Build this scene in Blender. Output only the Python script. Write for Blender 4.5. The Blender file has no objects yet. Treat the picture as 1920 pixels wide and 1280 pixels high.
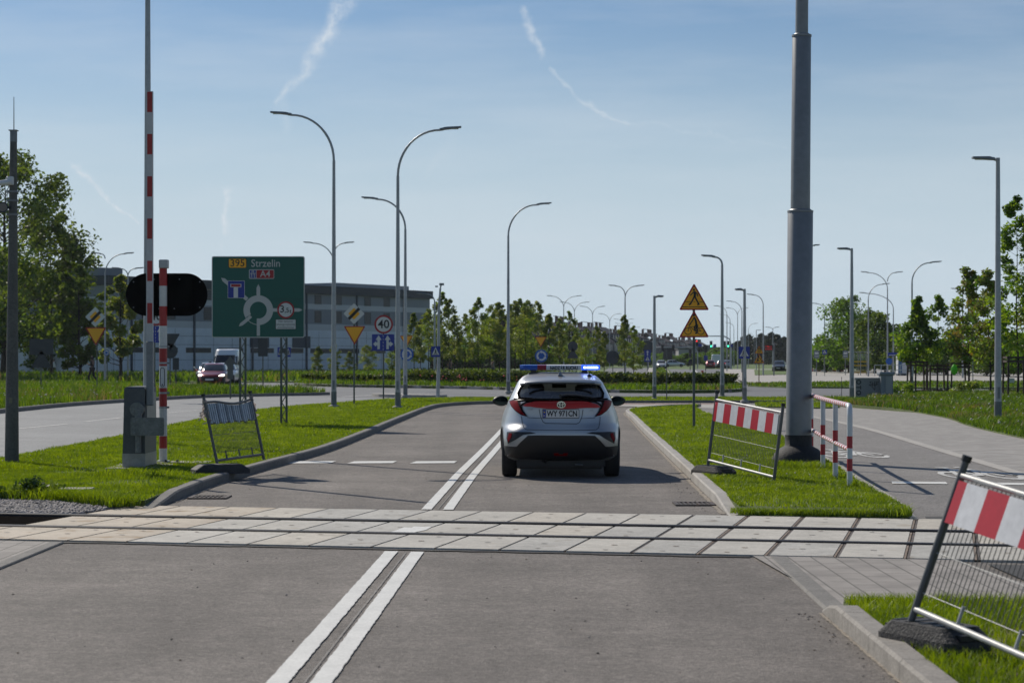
import bpy, bmesh, math, random
import numpy as np
from mathutils import Vector, Matrix
from mathutils.geometry import tessellate_polygon, delaunay_2d_cdt
from mathutils.bvhtree import BVHTree

sc = bpy.context.scene
col = sc.collection
R = math.radians
rng = random.Random(7)

# ------------------------------------------------------------------ camera
CAM_H, F_PX, HOR = 1.74, 3733.0, 672.0      # eye height, focal length in photo pixels, horizon row
cam = bpy.data.cameras.new('camera')
cam.lens = 70; cam.sensor_width = 36; cam.clip_end = 9000; cam.clip_start = 0.1
cam.shift_y = (HOR - 640) / 1920
cam.dof.use_dof = True; cam.dof.focus_distance = 29.5; cam.dof.aperture_fstop = 4.5
cam_o = bpy.data.objects.new('camera', cam); col.objects.link(cam_o)
cam_o.location = (0, 0, CAM_H); cam_o.rotation_euler = (R(90), 0, 0)
sc.camera = cam_o
sc.view_settings.view_transform = 'Standard'; sc.view_settings.look = 'None'
sc.view_settings.exposure = -0.05; sc.view_settings.gamma = 1
sc.render.engine = 'CYCLES'
sc.cycles.use_denoising = True
sc.cycles.max_bounces = 8; sc.cycles.transparent_max_bounces = 12
sc.cycles.caustics_reflective = False; sc.cycles.caustics_refractive = False

# ------------------------------------------------------------------ sky and sun
SUN_EL = 38.0
SUN_DIR = Vector((-0.6 * math.cos(R(SUN_EL)), 0.8 * math.cos(R(SUN_EL)), math.sin(R(SUN_EL))))
world = bpy.data.worlds.new('World'); sc.world = world; world.use_nodes = True
wt = world.node_tree; WN = wt.nodes; WL = wt.links
def wmath(op, a, b=None, c=None, clamp=False):
    n = WN.new('ShaderNodeMath'); n.operation = op; n.use_clamp = clamp
    for i, v in enumerate((a, b, c)):
        if v is None: continue
        if isinstance(v, (int, float)): n.inputs[i].default_value = v
        else: WL.new(v, n.inputs[i])
    return n.outputs[0]
def build_sky():
    sky = WN.new('ShaderNodeTexSky'); sky.sky_type = 'NISHITA'; sky.sun_disc = False
    sky.sun_elevation = R(SUN_EL); sky.sun_rotation = R(-36.87); sky.air_density = 1.0; sky.dust_density = 0.3; sky.ozone_density = 1.8
    bg = WN['Background']; bg.inputs[1].default_value = 0.074
    tc = WN.new('ShaderNodeTexCoord'); sp = WN.new('ShaderNodeSeparateXYZ'); WL.new(tc.outputs['Generated'], sp.inputs[0])
    yy = wmath('MAXIMUM', sp.outputs[1], 0.02)
    u = wmath('DIVIDE', sp.outputs[0], yy); v = wmath('DIVIDE', sp.outputs[2], yy)
    # wispy distortion of the coordinates, then distance to each trail
    cv = WN.new('ShaderNodeCombineXYZ'); WL.new(u, cv.inputs[0]); WL.new(v, cv.inputs[1])
    def noise(scale, detail, rough, vec=None):
        n = WN.new('ShaderNodeTexNoise'); n.inputs['Scale'].default_value = scale; n.inputs['Detail'].default_value = detail
        n.inputs['Roughness'].default_value = rough; WL.new(vec or cv.outputs[0], n.inputs['Vector']); return n
    nd = noise(60, 4, 0.6)
    sub = WN.new('ShaderNodeVectorMath'); sub.operation = 'SUBTRACT'; WL.new(nd.outputs['Color'], sub.inputs[0]); sub.inputs[1].default_value = (.5, .5, .5)
    scl = WN.new('ShaderNodeVectorMath'); scl.operation = 'SCALE'; WL.new(sub.outputs[0], scl.inputs[0]); scl.inputs['Scale'].default_value = 0.014
    add = WN.new('ShaderNodeVectorMath'); WL.new(cv.outputs[0], add.inputs[0]); WL.new(scl.outputs[0], add.inputs[1])
    s2 = WN.new('ShaderNodeSeparateXYZ'); WL.new(add.outputs[0], s2.inputs[0]); du, dv = s2.outputs[0], s2.outputs[1]
    total = None
    trails = [((655, -20), (600, 95), 30, .55, 20), ((600, 95), (520, 195), 20, .42, 8), ((530, 195), (545, 245), 22, .16, 14), ((980, 25), (1016, 108), 9, .42, 11),
              ((1035, 130), (1088, 190), 5, .30, 9), ((1088, 190), (1180, 232), 8, .32, 4), ((1180, 232), (1480, 278), 4, .12, 3),
              ((140, 315), (185, 360), 10, .62, 10), ((185, 360), (255, 420), 9, .58, 4), ((430, 350), (428, 440), 11, .62, 10),
              ((850, 262), (800, 335), 12, .10, 8), ((1720, 480), (1800, 512), 6, .14, 3), ((414, 462), (416, 482), 5, .25, 3)]
    for (x0, y0), (x1, y1), wpx, amt, w1 in trails:
        a = ((x0 - 960) / F_PX, (HOR - y0) / F_PX); b = ((x1 - 960) / F_PX, (HOR - y1) / F_PX)
        bax, bay = b[0] - a[0], b[1] - a[1]; L2 = bax * bax + bay * bay
        pu = wmath('SUBTRACT', du, a[0]); pv = wmath('SUBTRACT', dv, a[1])
        t = wmath('DIVIDE', wmath('MULTIPLY_ADD', pu, bax, wmath('MULTIPLY', pv, bay)), L2, clamp=True)
        ex = wmath('MULTIPLY_ADD', t, -bax, pu); ey = wmath('MULTIPLY_ADD', t, -bay, pv)
        dist = wmath('SQRT', wmath('MULTIPLY_ADD', ex, ex, wmath('MULTIPLY', ey, ey)))
        wid = wmath('MULTIPLY_ADD', t, (w1 - wpx) / F_PX, wpx / F_PX)
        m = wmath('SUBTRACT', 1.0, wmath('DIVIDE', dist, wid), clamp=True)
        m = wmath('MULTIPLY', wmath('POWER', m, 1.2), min(.7, amt * 1.1))
        total = m if total is None else wmath('MAXIMUM', total, m)
    fine = noise(170, 5, 0.65)
    total = wmath('MULTIPLY', total, wmath('MULTIPLY_ADD', fine.outputs['Fac'], 3.4, -0.95, clamp=True))
    # thin streaky veil of high cloud
    mp = WN.new('ShaderNodeMapping'); mp.inputs['Scale'].default_value = (2.2, 15.0, 1); mp.inputs['Rotation'].default_value = (0, 0, R(-4)); WL.new(cv.outputs[0], mp.inputs['Vector'])
    veil = noise(1.6, 6, 0.6, mp.outputs[0])
    vm = wmath('MULTIPLY', wmath('MULTIPLY_ADD', veil.outputs['Fac'], 3.2, -1.35, clamp=True), 0.30)
    total = wmath('MINIMUM', wmath('ADD', total, vm), 0.8)
    total = wmath('MULTIPLY', total, wmath('GREATER_THAN', sp.outputs[1], 0.03))
    # pale haze of the lower sky, all round the horizon
    sm = WN.new('ShaderNodeMapRange'); sm.interpolation_type = 'SMOOTHSTEP'; sm.inputs['From Min'].default_value = .035; sm.inputs['From Max'].default_value = .185; sm.inputs['To Min'].default_value = .97; sm.inputs['To Max'].default_value = 0
    WL.new(wmath('ABSOLUTE', sp.outputs[2]), sm.inputs['Value']); hz = sm.outputs[0]
    mix = WN.new('ShaderNodeMix'); mix.data_type = 'RGBA'; WL.new(total, mix.inputs['Factor'])
    hs = WN.new('ShaderNodeVectorMath'); hs.operation = 'MULTIPLY'; WL.new(sky.outputs[0], hs.inputs[0]); hs.inputs[1].default_value = (.74, .86, 1.0)
    mix.inputs[7].default_value = (9.6, 10.4, 11.2, 1)
    mh = WN.new('ShaderNodeMix'); mh.data_type = 'RGBA'; WL.new(hz, mh.inputs['Factor']); WL.new(hs.outputs[0], mh.inputs[6]); mh.inputs[7].default_value = (7.7, 9.2, 10.4, 1)
    WL.new(mh.outputs[2], mix.inputs[6])
    WL.new(mix.outputs[2], bg.inputs[0])
build_sky()
sun = bpy.data.lights.new('sun', 'SUN'); sun.energy = 4.2; sun.angle = R(0.55); sun.color = (1.0, 0.93, 0.82)
sun_o = bpy.data.objects.new('sun', sun); col.objects.link(sun_o)
sun_o.rotation_euler = (-SUN_DIR).to_track_quat('-Z', 'Y').to_euler(); sun_o.location = SUN_DIR * 100

# ------------------------------------------------------------------ helpers
def G(px, py, z=0.0):
    """Where the sight line through a photo pixel meets the level z."""
    d = F_PX * (CAM_H - z) / (py - HOR)
    return Vector(((px - 960) / F_PX * d, d, z))
def PZ(py, d): return CAM_H + (HOR - py) * d / F_PX
def PX(px, d): return (px - 960) / F_PX * d

_mats = {}
def mat(name, c=(.5, .5, .5), rough=.6, metal=0.0, spec=.5, var=None, bump=None, coat=0, alpha=None, emit=None, trans=0.0, spots=None, stretch=None, grain=None, streak=None):
    """Principled material; var = [(noise scale, strength)], bump = (scale, strength), spots = (scale, threshold, colour)."""
    if name in _mats: return _mats[name]
    m = bpy.data.materials.new(name); m.use_nodes = True; _mats[name] = m
    nt = m.node_tree; N, L = nt.nodes, nt.links; b = N['Principled BSDF']
    b.inputs['Base Color'].default_value = (*c, 1); b.inputs['Roughness'].default_value = rough; b.inputs['Metallic'].default_value = metal
    b.inputs['Specular IOR Level'].default_value = spec; b.inputs['Coat Weight'].default_value = coat; b.inputs['Coat Roughness'].default_value = .05
    if trans: b.inputs['Transmission Weight'].default_value = trans
    if emit: b.inputs['Emission Color'].default_value = (*emit[0], 1); b.inputs['Emission Strength'].default_value = emit[1]
    geo = N.new('ShaderNodeNewGeometry'); vec = geo.outputs['Position']
    if stretch:
        mp = N.new('ShaderNodeMapping'); mp.inputs['Scale'].default_value = stretch; L.new(vec, mp.inputs['Vector']); vec = mp.outputs[0]
    def noise(s, d=4):
        d = 2 if s > 30 else d; n = N.new('ShaderNodeTexNoise'); n.inputs['Scale'].default_value = s; n.inputs['Detail'].default_value = d; n.inputs['Roughness'].default_value = .62; L.new(vec, n.inputs['Vector']); return n.outputs['Fac']
    cur = None
    for s, amt in (var or []):
        f = noise(s)
        k = N.new('ShaderNodeMapRange'); k.inputs['From Min'].default_value = .3; k.inputs['From Max'].default_value = .7; k.inputs['To Min'].default_value = 1 - amt; k.inputs['To Max'].default_value = 1 + amt; L.new(f, k.inputs['Value'])
        if cur is None: cur = k.outputs[0]
        else:
            q = N.new('ShaderNodeMath'); q.operation = 'MULTIPLY'; L.new(cur, q.inputs[0]); L.new(k.outputs[0], q.inputs[1]); cur = q.outputs[0]
    for gs, ga in (grain or []):
        vo = N.new('ShaderNodeTexVoronoi'); vo.inputs['Scale'].default_value = gs; L.new(vec, vo.inputs['Vector']); se = N.new('ShaderNodeSeparateColor'); L.new(vo.outputs['Color'], se.inputs[0])
        k = N.new('ShaderNodeMapRange'); k.inputs['To Min'].default_value = 1 - ga; k.inputs['To Max'].default_value = 1 + ga; L.new(se.outputs[0], k.inputs['Value'])
        if cur is None: cur = k.outputs[0]
        else: q = N.new('ShaderNodeMath'); q.operation = 'MULTIPLY'; L.new(cur, q.inputs[0]); L.new(k.outputs[0], q.inputs[1]); cur = q.outputs[0]
    if streak:
        mp2 = N.new('ShaderNodeMapping'); mp2.inputs['Scale'].default_value = streak[0]; L.new(geo.outputs['Position'], mp2.inputs['Vector']); n2 = N.new('ShaderNodeTexNoise'); n2.inputs['Scale'].default_value = 1; n2.inputs['Detail'].default_value = 3; L.new(mp2.outputs[0], n2.inputs['Vector'])
        k = N.new('ShaderNodeMapRange'); k.inputs['From Min'].default_value = .3; k.inputs['From Max'].default_value = .7; k.inputs['To Min'].default_value = 1 - streak[1]; k.inputs['To Max'].default_value = 1 + streak[1]; L.new(n2.outputs['Fac'], k.inputs['Value'])
        if cur is None: cur = k.outputs[0]
        else: q = N.new('ShaderNodeMath'); q.operation = 'MULTIPLY'; L.new(cur, q.inputs[0]); L.new(k.outputs[0], q.inputs[1]); cur = q.outputs[0]
    out = None
    if cur is not None:
        v = N.new('ShaderNodeVectorMath'); v.operation = 'SCALE'; v.inputs[0].default_value = c; L.new(cur, v.inputs['Scale']); out = v.outputs[0]
    if spots:
        s, th, sc_ = spots
        f = noise(s, 6)
        k = N.new('ShaderNodeMapRange'); k.inputs['From Min'].default_value = th; k.inputs['From Max'].default_value = th + .09; L.new(f, k.inputs['Value'])
        mx = N.new('ShaderNodeMix'); mx.data_type = 'RGBA'; L.new(k.outputs[0], mx.inputs['Factor'])
        if out is None: mx.inputs[6].default_value = (*c, 1)
        else: L.new(out, mx.inputs[6])
        mx.inputs[7].default_value = (*sc_, 1); out = mx.outputs[2]
    if out is not None: L.new(out, b.inputs['Base Color'])
    if bump:
        f = noise(bump[0], 5); bn = N.new('ShaderNodeBump'); bn.inputs['Strength'].default_value = bump[1]; bn.inputs['Distance'].default_value = .02; L.new(f, bn.inputs['Height']); L.new(bn.outputs[0], b.inputs['Normal'])
    return m
def leaf_mat(name, c=(), var=.35, scale=.8, trans=.5, tint=None):
    """Leaf or blade: diffuse, translucent when lit from behind, slightly glossy; the hue drifts over the plant."""
    if name in _mats: return _mats[name]
    m = bpy.data.materials.new(name); m.use_nodes = True; _mats[name] = m
    N, L = m.node_tree.nodes, m.node_tree.links; N.remove(N['Principled BSDF'])
    geo = N.new('ShaderNodeNewGeometry'); n = N.new('ShaderNodeTexNoise'); n.inputs['Scale'].default_value = scale; n.inputs['Detail'].default_value = 3; L.new(geo.outputs['Position'], n.inputs['Vector'])
    mx = N.new('ShaderNodeMix'); mx.data_type = 'RGBA'
    k = N.new('ShaderNodeMapRange'); k.inputs['From Min'].default_value = .33; k.inputs['From Max'].default_value = .67; L.new(n.outputs['Fac'], k.inputs['Value']); L.new(k.outputs[0], mx.inputs['Factor'])
    t = tint or (c[0] * 1.35, c[1] * 1.15, c[2] * .8)
    mx.inputs[6].default_value = (c[0] * (1 - var), c[1] * (1 - var), c[2] * (1 - var), 1); mx.inputs[7].default_value = (t[0], t[1], t[2], 1)
    d = N.new('ShaderNodeBsdfDiffuse'); tr = N.new('ShaderNodeBsdfTranslucent'); g = N.new('ShaderNodeBsdfGlossy'); g.inputs['Roughness'].default_value = .45; g.inputs['Color'].default_value = (.9, .9, .9, 1)
    L.new(mx.outputs[2], d.inputs['Color'])
    hs = N.new('ShaderNodeHueSaturation'); hs.inputs['Hue'].default_value = .485; hs.inputs['Saturation'].default_value = 1.1; hs.inputs['Value'].default_value = 1.5; L.new(mx.outputs[2], hs.inputs['Color']); L.new(hs.outputs[0], tr.inputs['Color'])
    a = N.new('ShaderNodeMixShader'); a.inputs[0].default_value = trans; L.new(d.outputs[0], a.inputs[1]); L.new(tr.outputs[0], a.inputs[2])
    b = N.new('ShaderNodeMixShader'); b.inputs[0].default_value = .035; L.new(a.outputs[0], b.inputs[1]); L.new(g.outputs[0], b.inputs[2])
    L.new(b.outputs[0], N['Material Output'].inputs['Surface'])
    return m

class MB:
    """Collects geometry in world (or given local) coordinates and links it as ONE mesh object."""
    def __init__(s): s.v = []; s.f = []; s.mi = []; s.sm = []; s.mats = []
    def _m(s, m):
        if m not in s.mats: s.mats.append(m)
        return s.mats.index(m)
    def add(s, verts, faces, m, M=None, smooth=False):
        b = len(s.v); i = s._m(m)
        for p in verts:
            p = Vector(p)
            if M is not None: p = M @ p
            s.v.append(p)
        for f in faces: s.f.append([b + k for k in f]); s.mi.append(i); s.sm.append(smooth)
        return s
    def box(s, c, size, m, M=None, bev=0.0):
        x, y, z = size[0] / 2, size[1] / 2, size[2] / 2
        if bev <= 0:
            vs = [(c[0] + a * x, c[1] + b * y, c[2] + d * z) for d in (-1, 1) for a, b in ((-1, -1), (1, -1), (1, 1), (-1, 1))]
            return s.add(vs, [(3, 2, 1, 0), (4, 5, 6, 7), (0, 1, 5, 4), (1, 2, 6, 5), (2, 3, 7, 6), (3, 0, 4, 7)], m, M)
        rings = []
        for zz, ins in ((-z, bev), (-z + bev, 0), (z - bev, 0), (z, bev)):
            rings.append([(c[0] + p[0], c[1] + p[1], c[2] + zz) for p in rrect2(2 * (x - ins), 2 * (y - ins), bev * .8, 3)])
        n = len(rings[0]); vs = [p for r in rings for p in r]; fs = []
        for k in range(3):
            for j in range(n): fs.append((k * n + j, k * n + (j + 1) % n, (k + 1) * n + (j + 1) % n, (k + 1) * n + j))
        fs.append(tuple(range(n - 1, -1, -1))); fs.append(tuple(range(3 * n, 4 * n)))
        return s.add(vs, fs, m, M)
    def tube(s, pts, rad, m, n=10, M=None, cap=True, smooth=True):
        pts = [Vector(p) for p in pts]
        rads = rad if isinstance(rad, (list, tuple)) else [rad] * len(pts)
        vs, fs = [], []; up = None
        for i, p in enumerate(pts):
            t = (pts[min(i + 1, len(pts) - 1)] - pts[max(i - 1, 0)])
            t = t.normalized() if t.length > 1e-9 else Vector((0, 0, 1))
            if up is None:
                up = Vector((1, 0, 0)) if abs(t.x) < .9 else Vector((0, 1, 0))
            a = (up - t * up.dot(t)).normalized(); b = t.cross(a); up = a
            for k in range(n):
                th = 2 * math.pi * k / n; vs.append(p + (a * math.cos(th) + b * math.sin(th)) * rads[i])
        for i in range(len(pts) - 1):
            for k in range(n): fs.append((i * n + k, i * n + (k + 1) % n, (i + 1) * n + (k + 1) % n, (i + 1) * n + k))
        s.add(vs, fs, m, M, smooth)
        if cap:
            e = len(pts) - 1
            s.add([vs[k] for k in range(n)], [tuple(range(n - 1, -1, -1))], m, M); s.add([vs[e * n + k] for k in range(n)], [tuple(range(n))], m, M)
        return s
    def lathe(s, prof, m, c=(0, 0, 0), n=20, M=None, smooth=True):
        vs, fs = [], []
        for r, z in prof:
            for k in range(n):
                th = 2 * math.pi * k / n; vs.append((c[0] + r * math.cos(th), c[1] + r * math.sin(th), c[2] + z))
        for i in range(len(prof) - 1):
            for k in range(n): fs.append((i * n + k, i * n + (k + 1) % n, (i + 1) * n + (k + 1) % n, (i + 1) * n + k))
        s.add(vs, fs, m, M, smooth)
        if prof[-1][0] > 1e-6: s.add(vs[-n:], [tuple(range(n))], m, M)
        if prof[0][0] > 1e-6: s.add(vs[:n], [tuple(range(n - 1, -1, -1))], m, M)
        return s
    def poly(s, p2, z0, z1, m, M=None, side=None, back=True):
        """Flat outline extruded from z0 to z1 in its local frame."""
        ar = sum(p2[i][0] * p2[(i + 1) % len(p2)][1] - p2[(i + 1) % len(p2)][0] * p2[i][1] for i in range(len(p2)))
        if ar < 0: p2 = list(reversed(p2))
        n = len(p2); tri = tessellate_polygon([[Vector((x, y, 0)) for x, y in p2]])
        top = [(x, y, z1) for x, y in p2]; bot = [(x, y, z0) for x, y in p2]
        fix = []
        for t in tri:
            a, b, c = (p2[i] for i in t)
            fix.append(tuple(t) if (b[0] - a[0]) * (c[1] - a[1]) - (b[1] - a[1]) * (c[0] - a[0]) > 0 else (t[0], t[2], t[1]))
        s.add(top, fix, m, M)
        if z1 - z0 > 1e-7:
            s.add(bot + top, [(i, (i + 1) % n, n + (i + 1) % n, n + i) for i in range(n)], side or m, M)
            if back: s.add(bot, [(t[0], t[2], t[1]) for t in fix], side or m, M)
        return s
    def stroke(s, pts, w, z0, z1, m, M=None):
        for i_, ((x0, y0), (x1, y1)) in enumerate(zip(pts, pts[1:])):
            z1_ = z1 + (i_ % 3) * .0004; d = Vector((x1 - x0, y1 - y0)); l = d.length
            if l < 1e-6: continue
            d /= l; nx, ny = -d.y * w / 2, d.x * w / 2; e = d * w * .3
            s.poly([(x0 + nx - e.x, y0 + ny - e.y), (x0 - nx - e.x, y0 - ny - e.y), (x1 - nx + e.x, y1 - ny + e.y), (x1 + nx + e.x, y1 + ny + e.y)], z0, z1_, m, M, back=False)
        return s
    def text(s, txt, size, x, y, z, m, M=None, align='CENTER', sx=1.0, bold=0.0):
        cu = bpy.data.curves.new('t', 'FONT'); cu.body = txt; cu.size = size; cu.align_x = align; cu.align_y = 'CENTER'; cu.offset = bold; cu.resolution_u = 3
        ob = bpy.data.objects.new('t', cu); me = bpy.data.meshes.new_from_object(ob)
        s.add([(v.co.x * sx + x, v.co.y + y, z) for v in me.vertices], [tuple(p.vertices) for p in me.polygons], m, M)
        bpy.data.objects.remove(ob); bpy.data.curves.remove(cu); bpy.data.meshes.remove(me)
        return s
    def build(s, name, parent=None, origin=None):
        o = parent.location if parent is not None and origin is None else Vector(origin or (0, 0, 0))
        if parent is not None:
            q = parent; off = Vector((0, 0, 0))
            while q is not None: off += q.location; q = q.parent
            o = off
        me = bpy.data.meshes.new(name); me.from_pydata([tuple(p - o) for p in s.v], [], s.f)
        for m in s.mats: me.materials.append(m)
        me.polygons.foreach_set('material_index', s.mi); me.polygons.foreach_set('use_smooth', s.sm); me.update()
        ob = bpy.data.objects.new(name, me); col.objects.link(ob)
        if parent is not None: ob.parent = parent
        else: ob.location = o
        return ob
def rrect2(w, h, r, k=4):
    out = []
    for cx, cy, a0 in ((w / 2 - r, h / 2 - r, 0), (-w / 2 + r, h / 2 - r, 90), (-w / 2 + r, -h / 2 + r, 180), (w / 2 - r, -h / 2 + r, 270)):
        for i in range(k + 1):
            a = R(a0 + 90 * i / k); out.append((cx + r * math.cos(a), cy + r * math.sin(a)))
    return out
def circ(r, n=32, cx=0, cy=0): return [(cx + r * math.cos(2 * math.pi * i / n), cy + r * math.sin(2 * math.pi * i / n)) for i in range(n)]
def rpoly(pts, r, k=4):
    """Outline with its corners rounded."""
    out = []; n = len(pts)
    for i in range(n):
        p = Vector(pts[i]); a = (Vector(pts[i - 1]) - p); b = (Vector(pts[(i + 1) % n]) - p)
        ra = min(r, a.length * .45, b.length * .45); s_, e_ = p + a.normalized() * ra, p + b.normalized() * ra
        for j in range(k + 1):
            t = j / k; q = s_ * (1 - t) ** 2 + p * 2 * t * (1 - t) + e_ * t * t; out.append((q.x, q.y))
    return out
def smooth(pts, n=6, closed=False):
    P = [Vector(p) for p in pts]; out = []; m = len(P)
    for i in range(m if closed else m - 1):
        p0 = P[(i - 1) % m] if closed or i > 0 else P[i]; p1 = P[i]; p2 = P[(i + 1) % m]; p3 = P[(i + 2) % m] if closed or i + 2 < m else p2
        for k in range(n):
            t = k / n; out.append(.5 * ((2 * p1) + (p2 - p0) * t + (2 * p0 - 5 * p1 + 4 * p2 - p3) * t * t + (3 * p1 - p0 - 3 * p2 + p3) * t ** 3))
    if not closed: out.append(P[-1])
    return out
def tag(o, label, cat, group=None):
    o['label'] = label; o['category'] = cat
    if group: o['group'] = group
    return o
def thing(name, label, cat, loc=(0, 0, 0), group=None):
    o = bpy.data.objects.new(name, None); col.objects.link(o); o.location = loc; o.empty_display_size = .3
    return tag(o, label, cat, group)
def kind(o, k): o['kind'] = k; return o
def dup(o, loc=None, rz=None, scale=None, label=None, parent=None):
    c = o.copy(); col.objects.link(c)
    if parent is not None: c.parent = parent
    if loc is not None: c.location = loc
    if rz is not None: c.rotation_euler.z = rz
    if scale is not None: c.scale = scale if hasattr(scale, '__len__') else (scale,) * 3
    if label: c['label'] = label
    for ch in list(o.children): dup(ch, parent=c)
    return c
def facing(loc, yaw=0.0, roll=0.0):
    """Frame of an upright panel: x to the right, y up, z out towards the viewer."""
    return Matrix.Translation(Vector(loc)) @ Matrix.Rotation(yaw, 4, 'Z') @ Matrix(((1, 0, 0, 0), (0, 0, -1, 0), (0, 1, 0, 0), (0, 0, 0, 1))) @ Matrix.Rotation(roll, 4, 'Z')
ORD = ['first', 'second', 'third', 'fourth', 'fifth', 'sixth', 'seventh', 'eighth', 'ninth', 'tenth', 'eleventh', 'twelfth', 'thirteenth', 'fourteenth', 'fifteenth', 'sixteenth', 'seventeenth', 'eighteenth', 'nineteenth', 'twentieth', 'twenty-first', 'twenty-second', 'twenty-third', 'twenty-fourth', 'twenty-fifth', 'twenty-sixth', 'twenty-seventh', 'twenty-eighth', 'twenty-ninth', 'thirtieth']
# ------------------------------------------------------------------ shared materials
M_ASPH = mat('asphalt', (.180, .161, .144), .86, var=[(.25, .18), (.9, .13), (3.5, .12), (14, .12)], grain=[(42, .16), (90, .28)], streak=((1.25, .05, 1), .13), bump=(80, .6), spec=.35, spots=(1.3, .66, (.115, .108, .104)))
M_ASPH2 = mat('asphalt_ring', (.15, .15, .152), .74, var=[(.2, .12), (3, .08), (40, .12)], bump=(90, .2), spec=.45)
M_TAR = mat('tar_joint', (.055, .053, .052), .8, var=[(30, .4)], bump=(120, .4))
M_WHITE = mat('road_paint', (.68, .67, .63), .6, var=[(3, .08), (60, .12)], spots=(26, .66, (.42, .41, .39)))
M_WORN = mat('worn_paint', (.52, .51, .49), .7, var=[(5, .15), (60, .2)], spots=(14, .53, (.19, .185, .18)))
M_KERBD = mat('kerb_weathered_shaded', (.185, .175, .16), .88, var=[(1.5, .16), (25, .14), (60, .2)], bump=(60, .3), spots=(6, .62, (.11, .105, .095)))  # one dark tone holds the weathering and the shade on the left kerb's face
M_KERB = mat('kerb_concrete', (.36, .34, .31), .85, var=[(1.5, .14), (25, .12), (160, .14)], bump=(90, .2), spots=(7, .66, (.19, .18, .165)))
M_SLAB = mat('slab_concrete', (.46, .435, .385), .8, var=[(.9, .15), (7, .1)], grain=[(50, .10)], bump=(80, .1), spots=(2.6, .60, (.38, .34, .275)))
M_SLAB2 = mat('slab_concrete_grey', (.405, .39, .355), .8, var=[(.9, .15), (7, .12)], grain=[(50, .12)], bump=(80, .1), spots=(3.1, .58, (.30, .27, .23)))
M_SLAB3 = mat('slab_concrete_cream', (.475, .435, .37), .8, var=[(.9, .15), (7, .12)], grain=[(50, .1)], bump=(80, .1), spots=(2.2, .60, (.35, .31, .25)))
M_SLABL = mat('slab_stained', (.47, .405, .32), .8, var=[(.9, .12), (7, .1), (60, .1)], bump=(80, .1), spots=(3.0, .55, (.33, .24, .15)))
M_JOINT = mat('slab_edge_steel', (.085, .07, .06), .7, var=[(12, .35)], spots=(9, .55, (.17, .115, .08)))
M_RUST = mat('slab_edge_rust', (.20, .145, .105), .75, var=[(12, .3)], spots=(9, .55, (.25, .22, .19)))
M_RAIL = mat('rail_steel', (.030, .028, .031), .5, metal=.3, var=[(6, .2)])
M_RAILS = mat('rail_side', (.06, .045, .04), .7, var=[(10, .3)])
M_SOIL = mat('soil', (.085, .115, .028), .95, var=[(.6, .3), (6, .35), (50, .3)], bump=(40, .5), spots=(1.1, .70, (.10, .078, .05)))
M_DIRT = mat('bare_dirt', (.17, .135, .095), .95, var=[(3, .25), (40, .3)], bump=(60, .6))
M_FARGRASS = mat('far_grass', (.095, .145, .032), .95, var=[(.05, .25), (.6, .25), (6, .3)], bump=(12, .6))
M_STONE = mat('ballast_stone', (.27, .25, .24), .85, var=[(9, .5), (60, .2)], bump=(60, .3))
M_PAVE_L = mat('pale_pavement', (.40, .375, .34), .85, var=[(.4, .1), (5, .1), (60, .15)])
def brick_mat(name, c, mortar, scale, bw=.5, rh=.25, off=.5, rot=0, ms=.012):
    m = mat(name, c, .85, var=None); N, L = m.node_tree.nodes, m.node_tree.links; b = N['Principled BSDF']
    geo = N.new('ShaderNodeNewGeometry'); mp = N.new('ShaderNodeMapping'); mp.inputs['Rotation'].default_value = (0, 0, rot); L.new(geo.outputs['Position'], mp.inputs['Vector'])
    br = N.new('ShaderNodeTexBrick'); L.new(mp.outputs[0], br.inputs['Vector']); br.inputs['Scale'].default_value = scale; br.inputs['Brick Width'].default_value = bw; br.inputs['Row Height'].default_value = rh
    br.inputs['Mortar Size'].default_value = ms; br.offset = off; br.inputs['Color1'].default_value = (*[x * .9 for x in c], 1); br.inputs['Color2'].default_value = (*[x * 1.1 for x in c], 1); br.inputs['Mortar'].default_value = (*mortar, 1)
    n = N.new('ShaderNodeTexNoise'); n.inputs['Scale'].default_value = 3; n.inputs['Detail'].default_value = 6; L.new(geo.outputs['Position'], n.inputs['Vector'])
    k = N.new('ShaderNodeMapRange'); k.inputs['From Min'].default_value = .3; k.inputs['From Max'].default_value = .7; k.inputs['To Min'].default_value = .8; k.inputs['To Max'].default_value = 1.15; L.new(n.outputs['Fac'], k.inputs['Value'])
    v = N.new('ShaderNodeVectorMath'); v.operation = 'SCALE'; L.new(br.outputs['Color'], v.inputs[0]); L.new(k.outputs[0], v.inputs['Scale']); L.new(v.outputs[0], b.inputs['Base Color'])
    bp = N.new('ShaderNodeBump'); bp.inputs['Strength'].default_value = .35; bp.inputs['Distance'].default_value = .01; bp.invert = True; L.new(br.outputs['Fac'], bp.inputs['Height']); L.new(bp.outputs[0], b.inputs['Normal'])
    return m
TRK = R(-12.55)                                  # the tracks cross at a slant
M_PAVER = brick_mat('paving_blocks', (.29, .265, .24), (.13, .12, .105), 1.0, .40, .20, .5, R(90), .008)
M_PAVER2 = brick_mat('sidewalk_pavers', (.335, .314, .288), (.20, .19, .18), 1.0, .20, .10, .5, 0.0, .008)

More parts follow.
